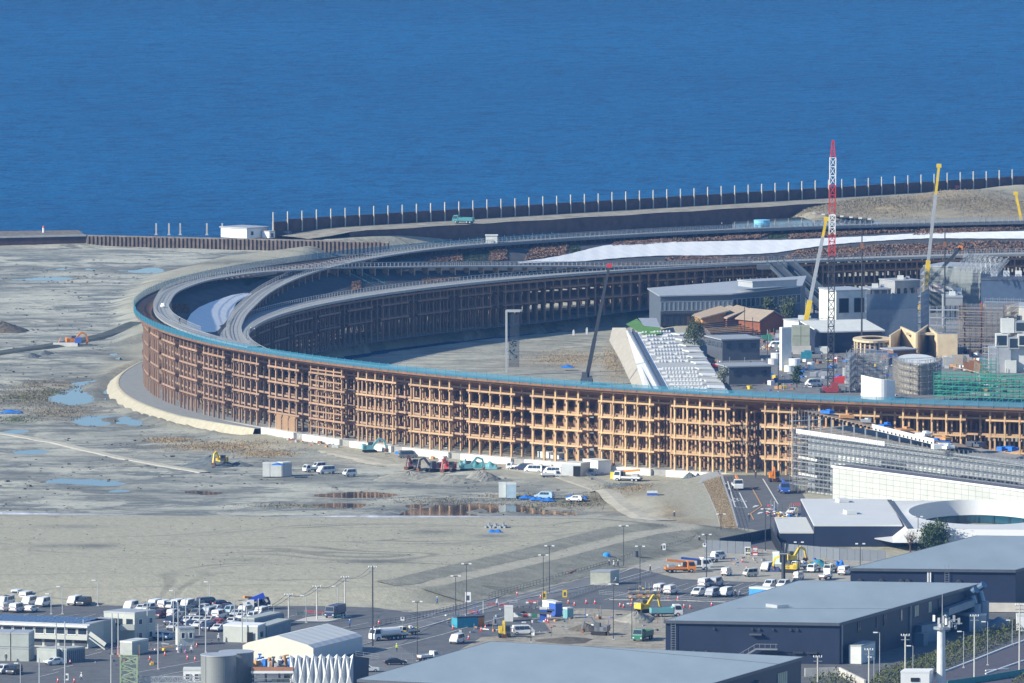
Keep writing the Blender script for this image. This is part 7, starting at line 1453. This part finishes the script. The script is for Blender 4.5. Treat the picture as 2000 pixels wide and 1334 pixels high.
for k in range(6): p = V(1010+k*12,1198+k*.5,.1)-o; MB().bar(p, p+Vector((0,0,1.7)), .2).build('leg', M_dsteel, sg2)
for k in range(8): p = V(1008+k*9,1205,.1)-o; MB().box((p.x,p.y,0), (random.uniform(.6,1.2),1,random.uniform(.6,1.3))).build('stored_item', [M_white,M_lgrey,M_red,M_offw,M_grn,M_lgrey,M_blue,M_white][k], sg2)
bt = thing('water_tank', 'blue plastic water tank on a pale base beside the embankment', 'tank', at(1185,1098,.1)); MB().cyl((0,0,.5), (0,0,1.9), .85, 14).cyl((0,0,1.9),(0,0,2.2),.85,14,.4).build('tank', mat('tank_blue', (.04,.30,.70), .4), bt); MB().box((0,0,0), (1.8,1.8,.5)).build('base', M_conc, bt)
tag(MB().cyl((0,0,0), (0,0,1.9), .55, 12).cyl((0,0,1.9), (0,0,2.0), .6, 12).build('waste_drum', M_dgrey, None, at(1242,1093,.1)), 'upright black drum beside the main road', 'drum')
rb = thing('beam_stack', 'rusty red steel beams laid beside the road railing', 'beams', at(1130,1116,.1)); o = Vector(rb.location)
for k in range(6): MB().bar(V(1106+k*5,1122-k*2,.6+.2*(k%2))-o, V(1128+k*5,1114-k*2,.7)-o, .35, .4).build('beam', mat('beam_rust', (.25,.06,.05), .8), rb)
rk = thing('pipe_rack', 'timber rack of scaffold parts beside the stalls', 'rack', at(1258,1172,.1))
for x in (-3.4,-1.2,1.2,3.4):
    for y in (0,2): MB().bar((x,y,0), (x,y,2.6), .14).build('upright', mat('pale_timber', (.50,.26,.10)), rk)
for k in range(5): MB().bar((-3.6,0,.4+k*.5), (3.6,0,.5+k*.5), .2).build('shelf', [M_dgrey,M_timl,M_dgrey,M_steel,M_navy][k], rk)
for k in range(9): MB().box((-3+k*.75,1,.5+(k%3)*.55), (.6,1.2,.4)).build('stored_item', [M_white,M_dgrey,M_yel][k%3], rk)
def heap(label, px, py, wpx, hpx, m, z=0.0, ecc=1.6):
    b = at(px, py, z); W_ = wpx/sc_at(b); h = hpx/sc_at(b); mb = MB(); n, k = 30, 9; rows = []
    for j in range(k+1):
        u_ = j/k; rr_ = (1-u_)*(W_/2); rows.append([(rr_*math.cos(a)*(1+.22*math.sin(3*a+px)*(1-u_)+.1*random.random()), rr_*ecc*math.sin(a)*(1+.12*random.random()), h*u_**.9*(.8+.3*math.sin(a*2+px)*(1-u_)+.12*random.random())-.1*(j == 0)) for a in [2*math.pi*i/n for i in range(n)]])
    mb.grid(rows, close=True); mb.add(rows[-1], [tuple(range(n))]); tag(mb.build('earth_heap', m, None, b, smooth=False), label, 'earth heap')
M_hp = mat('grey_sand', (.27,.265,.23), .95, var=.2, bump=.5); M_hd = mat('dark_gravel', (.125,.145,.155), .95, var=.25, bump=.6); M_he = mat('dark_earth', (.13,.115,.09), .95, var=.3, bump=.8)
heap('dark grey gravel heap behind the yellow loader', 412, 908, 96, 22, M_hd, -2); heap('smaller dark gravel heap right of the yellow loader', 468, 909, 50, 10, M_hd, -2); heap('long sand spoil heap, left end, below the excavators', 800, 936, 150, 18, M_hp, -2, .8); heap('long sand spoil heap, middle, below the excavators', 870, 940, 120, 16, M_hp, -2, .8); heap('pointed spoil heap at the turquoise excavator', 938, 936, 66, 22, M_hp, -2); heap('grey earth heap under the small yellow excavator', 1243, 1212, 76, 22, M_hp, .05); heap('dark earth heap in the dug ground', 1142, 1230, 60, 16, M_he, .05); heap('low dark rubble heap near the nearest warehouse', 1105, 1252, 110, 9, M_he, .05, 1.0); heap('sharp dark pile at the end of the plinths', 1347, 937, 34, 17, M_hd, -1.4, 1.0); heap('small sharp dark pile beside the larger one', 1363, 933, 14, 11, M_hd, -1.2, 1.0); heap('pale sand heap against the plinth by the plywood panels', 583, 856, 40, 14, M_hp, -1.8); heap('pale sand heap between two plinths', 662, 864, 36, 16, M_hp, -1.8); heap('grey heap far out on the left of the mudflat', 62, 697, 40, 9, M_hd, -2); heap('second grey heap far out on the mudflat', 88, 692, 34, 9, M_hd, -2); heap('flat grey gravel heap right of the crane lorry', 1225, 950, 90, 8, M_hd, -1.6, .8); heap('brown mound at the left edge beyond the lagoon', 5, 648, 110, 24, M_he, -2, 1.0)
# ring-top bits
tag(MB().cyl((0,0,0), (0,0,1.9), 2.4, 18).cyl((0,0,1.9),(0,0,2.1),2.45,18).build('round_tank', mat('sky_blue_tank', (.20,.52,.75), .5), None, at(1488,443,20.0)), 'sky blue round tank on the far outer walk of the ring', 'tank')
tag(MB().box((0,0,0), (3.4,3,2.3)).box((0,0,2.3),(3.8,3.4,.2)).build('deck_kiosk', M_offw, None, at(960,475,20.0)), 'small pale kiosk on the far outer walk of the ring', 'kiosk'); tag(MB().cyl((0,0,.3),(0,0,1.1),.9,12,.5).box((0,0,0),(1.6,1.2,.3)).build('covered_roller', M_white, None, at(319,600,20.05)), 'small white covered machine on the outer path of the ring', 'machine')
# clutter in the yard inside the ring
for k, (x, y, w_, d_, h, m, lab) in enumerate(((1395,745,3,2,1.2,M_offw,'white crate pile behind the low dark pavilion'),(1372,738,5,3,.8,M_lgrey,'grey stack beside the seating bank'),(1395,718,4,.4,.9,M_red,'red and white barrier boards near the seating bank'),(1470,742,3,2,1.4,M_dgrey,'dark plant box at the low pavilion'),(1655,735,2.5,2,2.2,M_offw,'white cabinet left of the curved wall'),(1640,748,4,2,1.5,M_red,'red machine base near the lattice crane'),(1600,735,5,2,1.1,M_lgrey,'grey fence stack near the lattice crane'),(1575,700,3,2,1.8,mat('teal_tarp', (.03,.22,.30)),'teal net bundle near the container stack'),(1605,690,4,2,1.6,M_offw,'white plant box beside the dark hall'),(1498,664,3,2,1.3,M_grn,'green sheeted stack by the timber house'),(1870,715,8,3,2.5,M_lgrey,'pale low roof beyond the green scaffolding'),(1900,722,5,3,2.0,mat('rust', (.25,.12,.06)),'rusty brown store beyond the green scaffolding'),(1745,712,5,3,1.5,paint['navy'],'navy sheeted pallets before the beige pavilion'),(1690,706,4,3,1.6,M_dgrey,'black crate frame before the beige drum'),(1640,640,6,3,2.0,M_dgrey,'dark low store behind the dark hall'),(1120,655,.6,.6,1.3,M_offw,'white post stone on the pond edge, left'),(1146,653,.6,.6,1.6,M_offw,'white post stone on the pond edge, right'))):
    tag(MB().box((0,0,0), (w_,d_,h)).box((w_*.1,-.1,h), (w_*.6,d_*.7,h*.25)).build('site_store', m, None, at(x, y, -2.6 if x < 1200 else .1)), lab, 'stores')
for k, (x, y0, y1) in enumerate(((1454,690,600),(1470,668,620),(1499,740,655),(1520,765,690),(1662,740,690),(1895,700,660))): pole(f'slim black pole inside the ring, {ORD[k]} from the seating bank', x, y0, y1, 'post', 'slim poles inside the ring', .12, m=M_dsteel)
# ================================================================ LOWER RIGHT
M_rd2 = mat('violet_asphalt', (.085,.080,.100), .85, var=.15); poly_sheet('side_road', [(1800,1345),(1840,1310),(1920,1280),(2060,1225),(2060,1360),(1800,1360)], .1, M_rd2)
kb = MB()
for a, b in (((1832,1316),(1900,1290)),((1900,1290),(1960,1266)),((1960,1266),(2040,1236)),((1925,1310),(1970,1306)),((1925,1316),(2000,1290))): kb.bar(at(*a,.2), at(*b,.2), .3, .3)
tag(kb.build('kerb', M_white), kind='structure')
hoarding('teal fence strip at the lower right corner', [(1850,1342),(1920,1332),(2040,1312)], 1.3, mat('teal_fence', (.05,.26,.27), .6), 'teal_fence', 2.4)
t, P = box_thing('pump_house', 'white flat roofed pump house at the lower right', 'building', 1759, 1356, 1815, 1356, 5, 4.4, M_white, M_white, skew=1); panes(t, P[0], P[1], 2.6, 3.4, 1, M_black, .3)
b = at(1838,1352,0); h = hgt(1838,1352,1226); t = thing('antenna_monopole', 'thick pale steel monopole crowned by a cluster of antennas', 'mast', b); MB().cyl((0,0,0), (0,0,h), .95, 14, .8).build('shaft', mat('pole_white', (.62,.65,.66), .5), t)
for k in range(18): a = k*.9; MB().box((1.6*math.cos(a)+1.0*(k%3), 1.2*math.sin(a), h-.4+.55*(k%4)), (.5,.35,1.3), a).build('antenna', M_lgrey if k%3 else M_offw, t)
mb = MB(); mb.cyl((0,0,h-.3), (0,0,h+.2), 1.6, 14); mb.bar((0,0,h+.8), (4.3,0,h+.9), .25); mb.bar((0,0,h+1.5), (3.4,0,h+1.7), .18); mb.build('head_frame', M_steel, t); MB().cyl((.2,0,h), (.2,0,h+7), .1, 6, .05).build('lightning_rod', M_lgrey, t)
for k, (x, y0, y1) in enumerate(((1597,1352,1281),(1697,1352,1267),(1768,1346,1239),(1903,1330,1201),(1991,1320,1180))): pole(f'pale concrete utility pole at the lower right, {ORD[k]} of five from the left', x, y0, y1, 'utility', 'concrete poles at the lower right', .17, m=mat('pole_concrete', (.50,.50,.46), .8))
for k, (x, y0, y1) in enumerate(((1718,1330,1236),(1783,1340,1262),(1882,1305,1234),(1977,1262,1212),(1707,1336,1284),(1929,1300,1215))): pole(f'thin lamp post at the lower right, {ORD[k]} of six in view', x, y0, y1, 'lamp', 'lamp posts at the lower right', .08)
cont('white refrigerated container along the shaded warehouse wall', 1658,1296,1682,1297,3.6,M_offw,.1,9,'steel_container',0,M_cont); box_thing('boxy_tank', 'blue grey steel tank by the shaded warehouse wall', 'tank', 1800,1256,1842,1250,5,3.4,dm,dm); box_thing('plant_cabinet', 'small dark fronted plant cabinet left of the steel tank', 'cabinet', 1786,1262,1804,1263,2,2.4,dm,dm); box_thing('filter_unit', 'blue grey filter unit right of the ducts', 'machine', 1893,1235,1926,1232,4,3.4,dm,M_lgrey); tarp('blue grey sheeted heap beside the filter unit', 1950, 1225, 60, mat('slate_tarp', (.13,.20,.28), .6), .1, 2.2, 5)
cont('white cabin at the right edge beside the last pole', 1986,1233,2030,1233,3.2,M_white,.1,4,'site_cabin')
P = [at(1572,1322,0), at(1640,1320,0), at(1690,1345,0)]; rw2 = thing('concrete_wall', 'pale concrete retaining wall at the foot of the middle warehouse', 'wall', P[0])
for a, b in zip(P, P[1:]):
    for k in range(3): p, q = Vector(a).lerp(Vector(b), k/3)-Vector(P[0]), Vector(a).lerp(Vector(b), (k+.97)/3)-Vector(P[0]); MB().bar(p+Vector((0,0,.9)), q+Vector((0,0,.9)), .4, 1.8).build('wall_panel', M_conc, rw2)
# ================================================================ VEGETATION
def leaf_mat(n_, a, b):
    m = tuft_mat(n_, a, b); return m
M_leaf = leaf_mat('evergreen_leaf', (.025,.050,.018), (.075,.115,.035)); M_leaf2 = leaf_mat('olive_leaf', (.05,.075,.03), (.12,.14,.06)); M_bark = mat('bark', (.11,.08,.06), .9, var=.3); M_shrub = leaf_mat('shrub_leaf', (.035,.055,.018), (.125,.135,.045))
def leaf_quad(mb, c, s_):
    a = random.uniform(0, 6.28); t_ = random.uniform(-1, 1); n = Vector((math.cos(a)*math.sqrt(1-t_*t_), math.sin(a)*math.sqrt(1-t_*t_), t_)); u_ = n.orthogonal().normalized()*s_; v_ = n.cross(u_).normalized()*s_*.6; mb.add([c-u_, c-v_, c+u_, c+v_], [(0,1,2,3)])
def tree(label, px, py, z, top_y, wpx, m, n=1500, bare=False, cone_=False):
    b = Vector(at(px, py, z)); h = hgt(px, py, top_y, z); W_ = wpx/sc_at(b); t = thing('tree', label, 'tree', b); tr_ = MB(); tr_.cyl((0,0,0), (0,0,h*.55), .22, 7, .12); cl = []
    for k in range(9 if not bare else 26):
        a = k*2.4; z0 = h*random.uniform(.22,.6); e = Vector((math.cos(a)*W_*random.uniform(.2,.42), math.sin(a)*W_*random.uniform(.2,.42), z0+h*random.uniform(.12,.38))); tr_.cyl((0,0,z0), e, .08, 5, .03); cl.append(e)
        if bare:
            for j in range(3): tr_.cyl(e, e+Vector((random.uniform(-.8,.8), random.uniform(-.8,.8), random.uniform(.3,1.2))), .035, 4, .015)
    tr_.build('trunk', M_bark, t)
    if bare: return
    mb = MB(); cl += [Vector((random.uniform(-.3,.3)*W_, random.uniform(-.3,.3)*W_, h*random.uniform(.3,.93)*(1 if not cone_ else .9))) for _ in range(14)]
    for _ in range(n):
        c_ = random.choice(cl); k = W_*.20; p = c_+Vector((random.gauss(0,k*.6), random.gauss(0,k*.6), random.gauss(0,k*.55)))
        if cone_ and math.hypot(p.x, p.y) > W_*.5*max(.15, 1.15-p.z/h): continue
        leaf_quad(mb, p, random.uniform(.16,.36))
    mb.build('crown', m, t)
tree('dark spreading evergreen tree before the oval pavilion', 1824, 1079, 0, 1022, 56, M_leaf, 2600); tree('bare tree showing in the oval court', 1886, 1014, 0, 998, 34, M_leaf, bare=True); tree('bare young tree left of the evergreen before the oval pavilion', 1778, 1078, 0, 1038, 22, M_leaf, bare=True)
tree('tall green conifer beside the white seating bank', 1357, 690, 0, 609, 62, M_leaf2, 4200, cone_=True); tree('green tree before the grey hall, left of a pair', 1502, 632, 0, 580, 28, M_leaf2, 1400); tree('green tree before the grey hall, right of a pair', 1540, 638, 0, 582, 30, M_leaf2, 1600); tree('pale young tree beside the low dark pavilion', 1412, 755, 0, 716, 24, leaf_mat('pale_leaf', (.16,.18,.13), (.30,.32,.26)), 900); tree('young tree beside the white van inside the near rim', 1556, 757, 0, 714, 20, M_leaf, 900)
tree('young tree at the foot of the stairs inside the ring', 1622, 640, 0, 600, 18, M_leaf, 700); tree('rusty bare tree before the far inner columns', 1750, 560, 0, 542, 26, M_leaf, bare=True)
def scatter(name, polys, m, n, s0, s1, h, z=0.0, kind='stuff'):
    mb = MB(); rr_ = []
    for pts in polys:
        W_ = [at(x, y, z)[:2] for x, y in pts]; xs, ys = [p[0] for p in W_], [p[1] for p in W_]; A_ = (max(xs)-min(xs))*(max(ys)-min(ys)); rr_.append((W_, xs, ys, A_))
    tot = sum(r_[3] for r_ in rr_)
    for W_, xs, ys, A_ in rr_:
        k = int(n*A_/tot); X = rng.uniform(min(xs), max(xs), k*2); Y = rng.uniform(min(ys), max(ys), k*2); s_ = sdf(X, Y, W_); ok = s_ < 0; X, Y, s_ = X[ok][:k], Y[ok][:k], s_[ok][:k]; Z = ground_z(X, Y); lump = fbm(X, Y, 4.0)
        for x, y, g_, d_, l_ in zip(X, Y, Z, s_, lump):
            hh = h*min(1, -d_/1.5)*(.35+1.1*l_); leaf_quad(mb, Vector((x, y, g_+random.uniform(0, 1)*hh)), random.uniform(s0, s1))
    return tag(mb.build(name, m), kind=kind)
scatter('shrub_bank', [[(1695,1345),(1705,1322),(1760,1305),(1840,1272),(1900,1250),(1985,1222),(2010,1232),(1950,1262),(1880,1292),(1835,1314),(1800,1330),(1770,1350)],[(1560,1350),(1600,1326),(1660,1326),(1690,1350)],[(1975,1330),(2030,1316),(2030,1340),(1975,1340)]], M_shrub, 16000, .14, .34, 2.6)
def tufts(name, ells, m, n, h0, h1, z=-1.5):
    mb = MB()
    for (px, py, rx, ry, k) in ells:
        c_ = at(px, py, z); a, b = rx/sc_at(c_), ry/(sc_at(c_)*.088); q = int(n*k); X = rng.normal(0, .45, q)*a+c_[0]; Y = rng.normal(0, .45, q)*b+c_[1]; keep = fbm(X, Y, 9) > .30; X, Y = X[keep], Y[keep]; Z = ground_z(X, Y)
        for x, y, g_ in zip(X, Y, Z):
            an = random.uniform(0, 3.14); w_ = random.uniform(.03,.08); hh = random.uniform(h0, h1)*.42; e = Vector((math.cos(an)*w_, math.sin(an)*w_, 0)); p = Vector((x, y, g_-.05)); mb.add([p-e, p+e, p+e*1.5+Vector((random.uniform(-.2,.2),0,hh)), p-e*1.5+Vector((0,0,hh*.8))], [(0,1,2,3)])
    return tag(mb.build(name, m), kind='stuff')
M_straw = tuft_mat('dry_straw', (.27,.21,.13), (.38,.30,.19)); M_weed = tuft_mat('brown_weed', (.17,.15,.11), (.26,.235,.175)); M_gweed = tuft_mat('green_weed', (.05,.075,.025), (.11,.13,.05))
tufts('dry_grass', [(430,868,110,9,1),(520,882,55,6,.8),(330,856,50,5,.5),(1110,684,95,18,.4),(1196,690,26,36,.3),(1225,962,50,10,.4)], M_straw, 4200, .3, .9)
tufts('brown_weeds', [(60,770,90,24,1.2),(110,800,80,16,.8),(100,748,60,8,.8),(1060,985,100,12,.8),(1150,975,50,10,1),(1215,955,50,8,.6),(1010,965,80,6,.5),(580,985,120,5,.3),(860,975,120,5,.3)], M_weed, 3600, .3, .9)
tufts('green_weeds', [(45,772,50,8,1),(100,760,36,6,.6),(30,816,50,6,.5),(1130,975,50,5,.5),(1216,948,30,5,.4)], M_gweed, 1500, .3, .7)
tufts('shore_scrub', [(1700,402,200,16,2),(1880,398,240,20,2.4),(1640,394,160,8,1.2)], M_weed, 3600, .5, 1.4, 2.5)
# dry grass on the ramp bank
mb = MB()
for _ in range(6000):
    k = random.uniform(0, 2.999); i = int(k); f = k-i; a = Vector(b0[i]).lerp(Vector(b0[i+1]), f); b = Vector(b1[i]).lerp(Vector(b1[i+1]), f); p = a.lerp(b, random.random()); leaf_quad(mb, p+Vector((0,0,random.uniform(0,.3))), random.uniform(.05,.13))
tag(mb.build('bank_straw', M_straw), kind='stuff')
# stones and clods on the mudflat
rb_ = MB(); X = rng.uniform(-190, 60, 5200); Y = rng.uniform(2640, 3480, 5200); ok = (sdf(X, Y, LAGOON) < -3) & (fbm(X, Y, 30) > .5); X, Y = X[ok], Y[ok]; Z = ground_z(X, Y)
for x, y, g_ in zip(X, Y, Z): s_ = random.uniform(.15,.5)*(1.6 if random.random() < .05 else 1); rb_.box((x, y, g_-.1), (s_*1.6, s_, s_*.7), random.uniform(0,3))
tag(rb_.build('mud_clods', mat('mud_clod', (.13,.13,.12), .95, var=.4)), kind='stuff')
rb_ = MB(); X = rng.uniform(-190, 40, 1500); Y = rng.uniform(2440, 2640, 1500); ok = (sdf(X, Y, PLATEAU) < 16) & (fbm(X, Y, 26) > .48); X, Y = X[ok], Y[ok]; Z = ground_z(X, Y)
for x, y, g_ in zip(X, Y, Z): s_ = random.uniform(.08,.28); rb_.box((x, y, g_-.05), (s_*1.8, s_, s_*.6), random.uniform(0,3))
tag(rb_.build('sand_clods', mat('sand_clod', (.17,.165,.14), .95, var=.4)), kind='stuff')

# loose site debris nobody could count
def debris(name, polys, n, z, smin=.3, smax=1.3, avoid=None):
    mb = MB(); mats = [M_lgrey, M_white, M_dgrey, M_blue, M_timl, M_red, M_steel, mat('rust', (.25,.12,.06)), M_yel]; wts = [5,4,5,2,3,1,4,2,1]
    for pts in polys:
        W_ = [at(x, y, z)[:2] for x, y in pts]; xs, ys = [p[0] for p in W_], [p[1] for p in W_]; X = rng.uniform(min(xs), max(xs), n*2); Y = rng.uniform(min(ys), max(ys), n*2); ok = (sdf(X, Y, W_) < 0) & (fbm(X, Y, 12) > .42); X, Y = X[ok][:n], Y[ok][:n]; Z = ground_z(X, Y)
        for x, y, g_ in zip(X, Y, Z):
            k = random.choices(range(9), wts)[0]; s_ = random.uniform(smin, smax); r_ = random.random(); g_ = max(g_, z-.1)
            if r_ < .2: mb.bar((x, y, g_), (x, y, g_+random.uniform(1.2,3)), .1, mi=k)
            elif r_ < .4: a = random.uniform(0,3); mb.bar((x, y, g_+.2), (x+math.cos(a)*s_*3, y+math.sin(a)*s_*3, g_+.25), .2, mi=k)
            else: mb.box((x, y, g_-.05), (s_*random.uniform(.7,1.8), s_, s_*random.uniform(.4,1.1)), random.uniform(0,3), mi=k)
    return tag(mb.build(name, mats), kind='stuff')
debris('yard_debris', [[(1400,690),(1560,660),(1660,650),(1720,690),(1680,770),(1520,765),(1400,755)], [(1640,700),(1900,690),(2000,735),(1960,775),(1660,775)], [(1440,640),(1600,630),(1640,660),(1500,690)]], 260, .05)
debris('lot_debris', [[(985,1195),(1130,1192),(1340,1205),(1300,1245),(1000,1245)], [(1420,1088),(1640,1092),(1640,1125),(1540,1125),(1440,1108)], [(1500,985),(1560,985),(1560,1010),(1500,1010)]], 90, .1, .15, .7)
debris('car_park_debris', [[(60,1262),(350,1258),(420,1280),(300,1300),(180,1300)], [(860,1200),(980,1190),(1000,1235),(930,1250),(880,1230)], [(1240,1150),(1290,1150),(1290,1178),(1230,1178)]], 45, .1, .15, .7)
debris('ring_foot_debris', [[(700,886),(980,915),(1180,940),(1180,925),(980,900),(700,872)], [(560,865),(700,880),(700,870),(560,855)]], 90, -1.6, .15, .8)
debris('ring_floor_debris', [[(620,848),(1000,890),(1420,925),(1420,915),(1000,880),(620,838)]], 380, 0.0, .2, 1.0)
# ================================================================ HAZE
hz = bpy.data.materials.new('sea_air'); hz.use_nodes = True; nt = hz.node_tree; nt.nodes.remove(nt.nodes['Principled BSDF'])
pvn = nt.nodes.new('ShaderNodeVolumePrincipled'); pvn.inputs['Density'].default_value = 0.000034; pvn.inputs['Color'].default_value = (.14,.42,1.0,1); pvn.inputs['Anisotropy'].default_value = 0.0
nt.links.new(pvn.outputs[0], nt.nodes['Material Output'].inputs['Volume'])
hb = MB(); hb.box((0, 34000, -8), (70000, 72200, 270)); hbo = hb.build('haze', hz); tag(hbo, kind='stuff')
